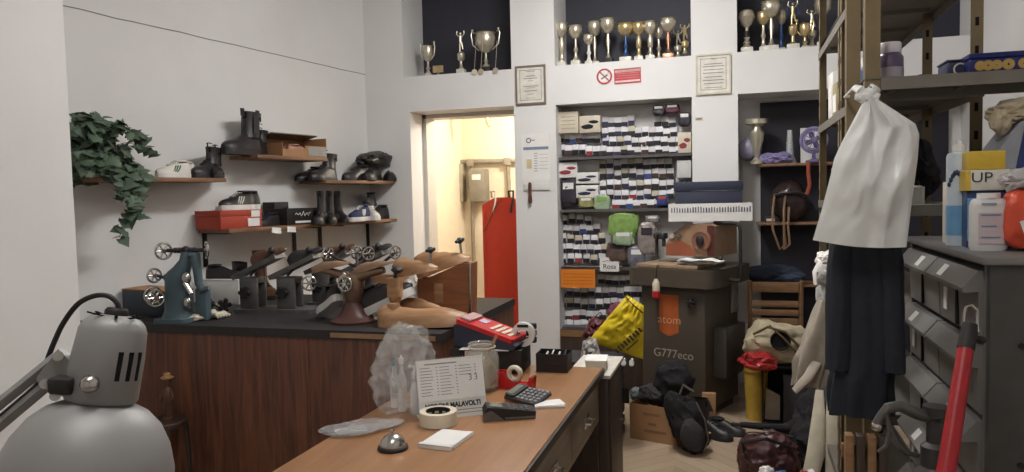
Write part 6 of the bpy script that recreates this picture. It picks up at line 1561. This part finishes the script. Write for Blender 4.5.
# ---- things on the cabinet top (z KH)
def K(px, Y): return Vector((P(px, 245, Y=Y).x, Y, KH+.0))
p = K(958.5, 2.52)
t = thing('spray_can', 'tall white and blue aerosol can on the drawer cabinet beside the yellow box', 'spray can', p); hc = P(958, 140, Y=2.52).z-KH
m = MB(); m.lathe([(0, 0), (.033, 0), (.034, .006), (.034, hc*.84), (.031, hc*.87), (.022, hc*.885), (.016, hc*.89), (0, hc*.89)], n=32); m.build('can_body', cm('can_white', 190, 200, 208, rough=.3), t)
m = MB(); m.lathe([(0, hc*.89), (.018, hc*.89), (.018, hc*.95), (.008, hc*.96), (.008, hc), (0, hc)], n=20); m.build('nozzle', M_white, t)
m = MB(); m.lathe([(.0345, .03), (.0348, .03), (.0348, hc*.35), (.0345, hc*.38)], n=32); m.build('blue_band', cm('sky_blue_print', 110, 160, 200, rough=.3), t)
m = MB()
for k in range(16):
    a = rad(-150+k*9); m.ball((.0345*math.cos(a), .0345*math.sin(a), hc*.58+.035*math.sin(k*.4)), (.006, .006, .009), n=1)
m.build('dark_swirl', cm('can_ink', 40, 60, 90), t)
t = thing('paper_strip_box', 'slim cream carton standing left of the aerosol can', 'box', K(949, 2.62)); m = MB(); m.b2((-.012, -.03, 0), (.012, .03, .19), bev=.002); m.build('box_body', M_cream, t)
m = MB(); m.b2((-.008, -.032, .05), (.008, -.0303, .12)); m.build('box_print', M_card, t)
p = K(970, 2.44)+Vector((.036, 0, 0))
t = thing('blue_carton', 'dark blue upright carton with brown picture under the yellow and white box', 'box', p, rad(-6)); hb = P(970, 191, Y=2.44).z-KH
m = MB(); m.b2((-.05, -.04, 0), (.09, .06, hb), bev=.003); m.build('box_body', cm('carton_navy', 44, 62, 104, rough=.4), t)
m = MB(); m.prism([(.0, .02), (.05, .02), (.05, hb-.02), (.02, hb-.05), (.0, hb-.09)], -.0425, -.0403, ax='y'); m.build('brown_picture', cm('tan_print', 150, 108, 84), t)
m = MB(); m.b2((-.049, -.0425, .02), (-.02, -.0403, hb-.02)); m.build('light_blue_strip', MATS['sky_blue_print'], t)
t = thing('yellow_box', 'yellow and white carton printed UP stacked on the dark blue carton', 'box', Vector((p.x, p.y, KH+hb+.001)), rad(-4))
hy = P(970, 152, Y=2.42).z-KH-hb; wy = P(1002, 180, Y=2.4).x-P(957, 180, Y=2.4).x
m = MB(); m.b2((-.055, -.05, 0), (wy-.06, .09, hy*.52), bev=.003); m.build('white_box', cm('carton_white', 214, 210, 200, rough=.4), t)
m = MB(); m.b2((-.0565, -.051, .0), (-.045, .09, hy*.50)); m.build('yellow_side', cm('carton_yellow', 206, 172, 60, rough=.4), t)
m = MB(); m.b2((-.05, -.04, hy*.525), (wy-.07, .09, hy), bev=.003); m.build('yellow_lid', MATS['carton_yellow'], t)
writing('lettering', 'UP', hy*.36, cm('print_grey_black', 70, 68, 64), t, (-.018, -.0515, hy*.32), (PI/2, 0, 0), sx=1.1)
m = MB(); m.b2((.03, -.0518, hy*.2), (wy-.08, -.0503, hy*.25)); m.b2((.03, -.0518, hy*.32), (wy-.09, -.0503, hy*.34)); m.build('small_print', M_cream, t)
p = K(988, 2.32); hw_ = P(988, 193, Y=2.32).z-KH
t = thing('white_jerrycan', 'white plastic bottle with pale label in front of the blue carton', 'bottle', p)
m = MB()
for z0_, z1_, s_ in ((0, .01, .93), (.01, hw_*.8, 1),): pass
m.loft([[Vector((x*s_, y*s_, z)) for x, y in rr(.088, .06, .02)] for z, s_ in ((0, .92), (.008, 1), (hw_*.78, 1), (hw_*.86, .92), (hw_*.90, .8))]); m.build('bottle_body', cm('milky_plastic', 206, 204, 202, rough=.35, var=.03), t)
m = MB(); m.lathe([(0, hw_*.905), (.028, hw_*.905), (.028, hw_), (0, hw_)], n=28); m.build('cap', M_white, t)
m = MB(); m.b2((-.032, -.0325, .02), (.030, -.0305, hw_*.66)); m.build('label', cm('pinkish_label', 196, 180, 184), t)
m = MB()
for k in range(4): m.b2((-.026, -.0335, .035+k*.03), (.02-.01*(k % 2), -.0327, .039+k*.03))
m.build('label_print', cm('teal_print', 110, 140, 160), t)
p = K(1018, 2.30)
t = thing('red_bag', 'red-orange plastic bag with white sticker at the right edge on the cabinet', 'bag', p); hr = P(1016, 188, Y=2.30).z-KH
m = MB(); m.blob((.03, 0, hr*.5), (.075, .05, hr*.5), seed=103, amp=.16, flatz=-.9, freq=1.2, sq=.6); m.build('bag_film', cm('red_orange_film', 206, 78, 54, rough=.3, var=.12), t)
m = MB(); m.box((.012, -.052, .06), (.035, .002, .055), r=(0, rad(-18), 0)); m.build('sticker', M_paper, t)
t = thing('orange_tube', 'narrow orange tube standing between the white bottle and red bag', 'tube', K(1005, 2.46)); m = MB(); m.lathe([(0, 0), (.012, 0), (.014, .02), (.012, .18), (0, .185)], n=16); m.build('tube_body', M_orange, t)
m = MB(); m.lathe([(0, .186), (.008, .186), (.007, .205), (0, .205)], n=12); m.build('cap', M_red, t)
t = thing('clear_wrap', 'crumpled clear wrap resting above the red-orange bag', 'wrap', p+Vector((.015, 0, hr*.97))); m = MB(); m.blob((0, .01, .025), (.055, .045, .032), seed=107, amp=.4); m.build('film', cm('cloudy_film', 170, 166, 166, rough=.2, var=.2), t)
m = MB(); m.blob((.01, .01, .05), (.02, .02, .012), seed=108, amp=.4, n=3); m.build('film_knot', MATS['cloudy_film'], t)
p = K(989, 2.78)
t = thing('grey_blue_box', 'large grey box with dark blue front behind the red-orange bag, tilted', 'box', p, rad(0)); hg = P(1010, 122, Y=2.7).z-KH
m = MB(); m.prism([(-.06, 0), (.25, 0), (.25, hg+.02), (.06, hg), (-.06, hg*.55)], -.09, .10, ax='y'); m.build('box_body', cm('grey_box_side', 150, 152, 158, rough=.5), t)
m = MB(); m.prism([(.01, .03), (.25, .03), (.25, hg+.018), (.07, hg-.002)], -.093, -.0905, ax='y'); m.build('blue_front', cm('royal_navy_print', 40, 54, 104, rough=.4), t)
t = thing('beige_cloth', 'crumpled beige cloth lying on the tilted grey and blue box', 'cloth', p+Vector((.075, 0, hg+.008))); m = MB(); m.blob((0, -.02, .03), (.085, .07, .038), seed=110, amp=.45); m.blob((-.06, -.05, -.0), (.03, .03, .04), seed=111, amp=.4); m.build('cloth', cm('yellowish_linen', 186, 172, 146, rough=.9, var=.12), t)
m = MB(); m.tube([(-.06, -.07, .02), (0, -.09, .05), (.05, -.08, .03)], .008); m.build('hem', MATS['yellowish_linen'], t)

# ---- things on the stand shelf
zs2 = SZ
p = P(890, 82, Y=2.80); hp = P(890, 43, Y=2.80).z-zs2
t = thing('pill_bottle', 'white-capped purple jar on the grey shelf beside the rack post', 'jar', (p.x, 2.80, zs2))
m = MB(); m.lathe([(0, 0), (.038, 0), (.041, .006), (.041, hp*.62), (.032, hp*.72), (0, hp*.72)], n=32); m.build('jar_body', cm('jar_purple', 84, 70, 96, rough=.35), t)
m = MB(); m.lathe([(0, hp*.725), (.033, hp*.725), (.034, hp*.76), (.034, hp*.97), (.031, hp), (0, hp)], n=32); m.build('cap', cm('lilac_white_cap', 206, 198, 206, rough=.4), t)
m = MB(); m.lathe([(.0414, .012), (.0418, .012), (.0418, .045), (.0414, .045)], n=32); m.build('label_band', cm('label_greyish', 150, 144, 150), t)
t = thing('round_dish', 'flat dark lid lying on the grey shelf right of the purple jar', 'lid', (P(921, 81, Y=2.80).x, 2.80, zs2)); m = MB(); m.lathe([(0, 0), (.058, 0), (.058, .006), (.05, .011), (0, .012)], n=28); m.build('disc', M_darkgrey, t)
m = MB(); m.lathe([(0, .0121), (.008, .0121), (.008, .018), (0, .018)], n=12); m.build('knob', M_black, t)
a = P(967, 76, Y=2.74); ht = P(1000, 53, Y=2.74).z-zs2
t = thing('biscuit_tin', 'dark blue rectangular tin with gold round pattern on the grey shelf', 'tin', (a.x, 2.715, zs2))
M_tin = cm('tin_royal_blue', 36, 42, 100, rough=.3, metal=.3, var=.12)
m = MB(); m.b2((0, 0, 0), (.27, .2, ht*.72), bev=.004); m.build('tin_body', M_tin, t)
m = MB(); m.b2((-.003, -.003, ht*.725), (.273, .203, ht), bev=.004); m.build('lid', M_tin, t)
m = MB()
for k, (x, r_) in enumerate(((.03, .017), (.052, .019), (.076, .018), (.108, .021), (.150, .019), (.178, .017))): m.torus((x, -.0015, ht*.36), r_*.5, .008, rot=(PI/2, 0, 0), n=20, k=6)
for v in m.bm.verts: v.co.y = -.001+(v.co.y+.0015)*.25
m.build('gold_pattern', cm('gold_print', 170, 140, 74, rough=.4), t)
a = P(959, 76, Y=2.80)
t = thing('small_tin', 'smaller navy tin standing left of the gold-patterned tin', 'tin', (a.x, 2.84, zs2)); m = MB(); m.b2((-.04, -.06, 0), (.034, .06, ht*.8), bev=.006); m.build('tin_body', cm('tin_navy', 48, 52, 84, rough=.35, var=.2), t)
m = MB(); m.b2((-.043, -.063, ht*.8+.0005), (.036, .063, ht*.92), bev=.004); m.build('lid', MATS['tin_navy'], t)
m = MB(); m.torus((-.002, -.0615, ht*.4), .018, .003, rot=(PI/2, 0, 0), n=20); m.build('ring_print', M_cream, t)

# ---- things in the rack
rk = random.Random(5)
def rackbox(Y, z, w_, d, h, mt, label, x=.50, name='carton', lab=None):
    t = thing(name, label, 'box', (x, Y, z), rk.uniform(-.05, .05)); m = MB(); m.b2((0, 0, 0), (w_, d, h), bev=.004); m.build('box_body', mt, t)
    m = MB(); m.b2((-.002, d*.2, h*.25), (-.0003, d*.8, h*.7)); m.build('box_label', lab or M_paper, t); return t
def rackcan(Y, z, r_, h, m1, m2, label, x=.54, name='bottle'):
    t = thing(name, label, 'bottle', (x, Y, z)); m = MB(); m.lathe([(0, 0), (r_, 0), (r_, h*.72), (r_*.6, h*.8), (0, h*.8)], n=24); m.build('bottle_body', m1, t)
    m = MB(); m.lathe([(0, h*.802), (r_*.62, h*.802), (r_*.6, h), (0, h)], n=20); m.build('cap', m2, t); return t
M_bw = cm('blue_white_label', 90, 110, 150, rough=.4)
zA = 1.95
rackcan(3.38, zA, .034, .30, M_white, M_white, 'tall white spray bottle on the upper rack shelf near the post')
rackcan(3.52, zA, .045, .20, M_bw, M_white, 'blue bottle with white cap behind the tall white one in the rack')
rackbox(3.62, zA, .16, .12, .13, cm('dull_pink_card', 158, 120, 112), 'dull pink carton in the rack between two uprights', name='carton')
rackbox(3.92, zA, .2, .14, .24, M_cream, 'tall cream carton in far half of the upper rack shelf')
rackcan(4.13, zA, .04, .22, M_red, M_white, 'red bottle with white cap far along the upper rack shelf')
rackbox(4.22, zA, .2, .16, .20, cm('khaki_card', 150, 138, 104), 'khaki carton near the far end of the upper rack shelf')
rackbox(4.42, zA, .2, .14, .28, M_white, 'white carton at the very far end of the upper rack shelf')
z2_ = 1.53
rackbox(3.85, z2_, .22, .2, .16, M_card, 'brown cardboard carton on the second rack shelf behind the carrier bag')
rackbox(4.15, z2_, .22, .16, .22, M_cream, 'cream carton on the second rack shelf left of the carrier bag')
rackbox(4.37, z2_, .22, .18, .18, M_card, 'brown carton with white label at far end of the second rack shelf')
rackcan(3.25, z2_, .04, .09, M_white, M_darkgrey, 'short white tub with dark cap on the rack behind the cabinet', x=.66)
rackcan(3.22, z2_, .036, .10, M_darkgrey, M_black, 'short dark tub on the rack behind the cabinet', x=.57)
t = thing('black_bag', 'black crumpled bag on the rack shelf behind the aerosol can', 'bag', (.66, 3.5, z2_)); m = MB(); m.blob((0, 0, .13), (.13, .2, .14), seed=120, amp=.3, flatz=-.9); m.build('bag_body', M_blkc, t)
m = MB(); m.tube([(-.05, -.08, .24), (-.02, -.1, .30), (.05, -.08, .25)], .008); m.build('handle', M_black, t)
z3_ = 1.16
rackbox(3.95, z3_, .25, .2, .2, M_card, 'cardboard carton on the middle rack shelf, nearer one')
rackbox(4.25, z3_, .25, .25, .14, M_darkgrey, 'flat dark carton on the middle rack shelf at the far end')
z4_ = .75
rackbox(3.9, z4_, .25, .25, .22, M_brl, 'dark brown carton on the lower rack shelf behind the cream jacket')
rackbox(4.25, z4_, .25, .25, .26, M_card, 'brown carton on the lower rack shelf at the far end')
t = thing('white_cloth', 'white cloth spilling from the middle rack shelf at the far end', 'cloth', (.50, 4.52, z3_)); m = MB(); m.blob((0, 0, .04), (.07, .06, .05), seed=130, amp=.4, flatz=-.8); m.build('cloth', M_paper, t)
m = MB(); m.tube([(-.05, -.04, .03), (-.085, -.05, -.03), (-.08, -.05, -.10)], [.03, .025, .02], n=8, flat=.5); m.build('hanging_end', M_paper, t)

# ---- floor in the middle: cardboard box, boots, bags
a = P(630, 438, Z=0); b = P(676, 446, Z=0)
ang = yaw_of(a, b)
t = thing('cardboard_box', 'open brown cardboard box with faint print on the floor before the press', 'box', (a.x, a.y, 0), ang); w_ = (b-a).length+.02; hb = P(633, 403, Y=a.y).z
m = MB(); m.b2((0, 0, 0), (w_, .005, hb)); m.b2((0, .005, 0), (.005, .30, hb)); m.b2((.005, .295, 0), (w_, .30, hb)); m.b2((w_-.005, .005, 0), (w_, .295, hb*.75)); m.b2((.005, .005, 0), (w_-.005, .295, .005)); m.build('box_body', M_card, t)
m = MB(); m.prism([(w_+.001, .02), (w_+.13, .035), (w_+.14, .20), (w_+.001, .25)], .0, .006, M=Matrix.Translation((0, 0, .05))); m.build('front_flap', M_card, t)
m = MB()
for z, x0, x1 in ((.72, .28, .62), (.45, .38, .55), (.25, .3, .75)): m.b2((w_*x0, -.001, hb*z), (w_*x1, -.0001, hb*z+.018))
m.build('faint_print', cm('card_print', 132, 98, 70), t)
cb = Vector((a.x+w_*.6, a.y+.1, 0))
t = thing('backpack', 'black rucksack tipped over the edge of the cardboard box', 'bag', (P(689, 420, Y=4.78).x, 4.63, 0))
m = MB(); m.blob((.0, .0, .175), (.105, .10, .20), seed=140, amp=.28, flatz=-.9, freq=1.4, n=5, rot=(0, rad(-24), 0)); m.build('bag_body', M_blkc, t)
m = MB(); m.blob((.035, -.10, .13), (.07, .03, .10), seed=141, amp=.15, rot=(0, rad(-14), 0)); m.build('front_pocket', M_darkgrey, t)
m = MB(); m.tube([(.06, -.12, .34), (.11, -.13, .24), (.13, -.13, .12), (.10, -.12, .04)], .008, flat=.5); m.tube([(-.04, -.03, .36), (-.02, -.04, .42), (.04, -.03, .38)], .009); m.build('strap', cm('grey_strap', 96, 92, 90), t)
p = P(672, 395, Y=4.86)
t = thing('wool_hat', 'black knitted cap heaped on top of the rucksack in the cardboard box', 'hat', (p.x, 4.93, 0))
m = MB(); m.blob((0, 0, hb+.13), (.13, .10, .12), seed=143, amp=.3, n=4); m.build('hat_body', M_blkc, t)
m = MB(); m.blob((-.13, -.0, hb+.03), (.10, .09, .06), seed=144, amp=.3); m.build('hat_brim', M_darkgrey, t)
m = MB(); m.b2((-.1, -.03, .006), (.06, .04, hb)); m.build('under_stack', M_blkc, t)
t = thing('grey_ball', 'pale grey rolled sock at left inside the cardboard box', 'sock', (P(637, 397, Y=4.97).x, 4.98, 0)); m = MB(); m.blob((0, 0, hb+.01), (.05, .05, .045), seed=146, amp=.3); m.build('sock', cm('pale_grey_wool', 120, 126, 130, rough=1), t)
m = MB(); m.b2((-.03, -.03, .006), (.03, .03, hb-.02)); m.build('sock_roll_below', MATS['pale_grey_wool'], t)
shoe('boot', 'black boot lying against the right side of the rucksack before the press', (P(712, 420, Y=4.9).x, 4.93, 0), rad(-30), .29, kind='boot', shaft=.21, la=M_darkgrey, cat='boot')
shoe('shoe', 'black shoe on the floor at the right foot of the press', (P(727, 421, Y=5.0).x, 5.02, 0), rad(-15), .26, st=.02)
t = thing('triangular_carton', 'small tan carton standing behind the black boot at the press foot', 'box', (P(709, 402, Y=5.12).x, 5.12, 0)); m = MB(); m.b2((-.045, -.02, 0), (.045, .02, .24), bev=.003); m.build('box_body', M_card, t)
m = MB(); m.prism([(-.03, .12), (.03, .12), (0, .2)], -.0215, -.0203, ax='y'); m.build('triangle_mark', M_dside, t)
# crate and bags left of the press
p = P(612, 390, Y=4.55)
t = thing('storage_crate', 'dark plastic crate left of the press carrying the yellow bag', 'crate', (P(618, 390, Y=4.75).x, 4.72, 0)); hcr = P(615, 362, Y=4.6).z
m = MB()
for z in [k*.07 for k in range(int(hcr/.07))]: m.b2((-.36, -.16, z+.01), (.02, .18, z+.06), bev=.006)
m.b2((-.35, -.15, 0), (.01, .17, hcr-.01)); m.b2((-.37, -.17, hcr-.02), (.03, .19, hcr), bev=.004); m.build('crate_body', cm('crate_charcoal', 54, 54, 56, rough=.6), t)
for k in range(3):
    m = MB(); m.b2((-.30+k*.15, -.1715, hcr*.55), (-.20+k*.15, -.165, hcr*.72)); m.build('crate_slot', M_slot, t)
CRX, CRY = P(618, 390, Y=4.75).x, 4.72
M_yel = cm('yellow_bag_film', 216, 190, 36, rough=.4, var=.08, scale=6)
def flatbag(name, label, cat, quad, Y, mt, puff=.05, seed=0, tilt=0):
    """puffy bag whose four corners are seen at the given pixels (tl, tr, br, bl)"""
    C4 = [P(x, y, Y=Y) for x, y in quad]
    t = thing(name, label, cat, (0, 0, 0))
    for sg, nm in ((1, 'front_panel'), (-1, 'back_panel')):
        def fn(u, v):
            p = (C4[0]*(1-u)+C4[1]*u)*(1-v)+(C4[3]*(1-u)+C4[2]*u)*v
            s_ = (math.sin(PI*u)*math.sin(PI*v))**.5
            cr = puff*.5*noise.noise(Vector((u*4, v*4, seed+sg)))+puff*(.2-abs(noise.noise(Vector((u*6+v*2, v*6, seed+5+sg)))))
            return Vector((p.x, Y-sg*(.003+(puff+cr)*s_), p.z))
        m = MB(); m.sheet(fn, 26, 26, .0015); m.build(nm, mt, t, ang=60)
    return t
yb = flatbag('yellow_bag', 'bright yellow plastic bag with dark slanted print standing on the dark crate', 'bag', [(627, 295), (644, 306), (643, 359), (588, 341)], 4.70, M_yel, .055, 3)
m = MB(); M_yd = cm('dark_olive_print', 60, 48, 30)
A_, B_ = P(617, 351, Y=4.63), P(640, 330, Y=4.63)
for k in range(9):
    f = k/8; c_ = A_.lerp(B_, f); m.box(c_, (.014, .004, .032+.006*(k % 2)), r=(0, rad(-42), 0))
m.box(A_.lerp(B_, .55)+Vector((.018, 0, -.035)), (.10, .004, .008), r=(0, rad(-42), 0)); m.build('dark_lettering', M_yd, yb)
m = MB(); m.tube([P(626, 297, Y=4.69), P(632, 304, Y=4.63), P(643, 313, Y=4.66)], .004); m.build('draw_cord', M_yd, yb)
mb_ = flatbag('maroon_bag', 'dark maroon shiny bag left of the yellow bag on the dark crate', 'bag', [(592, 316), (609, 323), (598, 345), (582, 336)], 4.86, cm('maroon_film', 92, 40, 48, rough=.4, var=.15), .05, 6)
m = MB(); m.tube([P(594, 318, Y=4.84), P(600, 312, Y=4.83), P(607, 322, Y=4.84)], .004); m.build('handle', M_mar, mb_)
t = thing('patterned_scarf', 'maroon and white patterned scarf peeking out behind the yellow bag', 'scarf', (P(617, 310, Y=4.88).x, 4.90, 0)); zq = P(617, 312, Y=4.88).z
m = MB(); m.blob((0, 0, zq-.02), (.06, .05, .08), seed=150, amp=.35); m.b2((-.02, -.01, hcr), (.02, .02, zq)); m.build('scarf', cm('plum_scarf', 110, 58, 74, rough=.9, var=.3, scale=30), t)
for k in range(3):
    m = MB(); m.ball((-.03+.035*k, -.05, zq-.03+.05*(k % 2)), (.014, .008, .014)); m.build('white_dot', M_paper, t)
wb_ = flatbag('grey_bag', 'pale grey plastic bag slumped at left end of the dark crate behind the desk', 'bag', [(583, 341), (596, 338), (602, 360), (580, 362)], 4.52, cm('pale_grey_film', 168, 164, 160, rough=.35, var=.06), .04, 8)
m = MB(); m.tube([P(585, 342, Y=4.51), P(590, 337, Y=4.50), P(594, 340, Y=4.51)], .004); m.build('handle', MATS['pale_grey_film'], wb_)
# brushes on the crate
for k, (px, lb) in enumerate(((622, 'left'), (629, 'middle'), (637, 'right'))):
    p = P(px, 365, Y=4.54)
    t = thing('shoe_tree', 'grey-white plastic shoe tree lying at the crate edge, %s one of three' % lb, 'shoe tree', (p.x-.05, 4.60, hcr+.0), rad(-15)); t.scale = (.8, .8, .6)
    m = MB(); m.tube([(0.0, .04, .02), (.01, -.0, .02), (.03, -.04, .02), (.05, -.09, .015), (.06, -.12, .005)], [.012, .016, .018, .02, .012], n=10, flat=.6); m.build('tree_body', cm('grey_white_plastic', 150, 150, 148, rough=.5), t)
    m = MB(); m.ball((0, .045, .025), .014); m.build('knob', M_steel, t)
# green canvas strip near alcove bottom: plinth board
t = thing('plinth_board', 'brown wooden board along the foot of the lace display', 'board', (ax0+.01, 5.96, 0)); hz = P(590, 330, Y=5.96).z
m = MB(); m.b2((0, 0, 0), (.86, .035, hz), bev=.003); m.build('board', M_dside, t)
m = MB(); m.b2((0, -.004, hz-.06), (.86, -.0002, hz-.004)); m.build('edge_strip', M_chair, t)
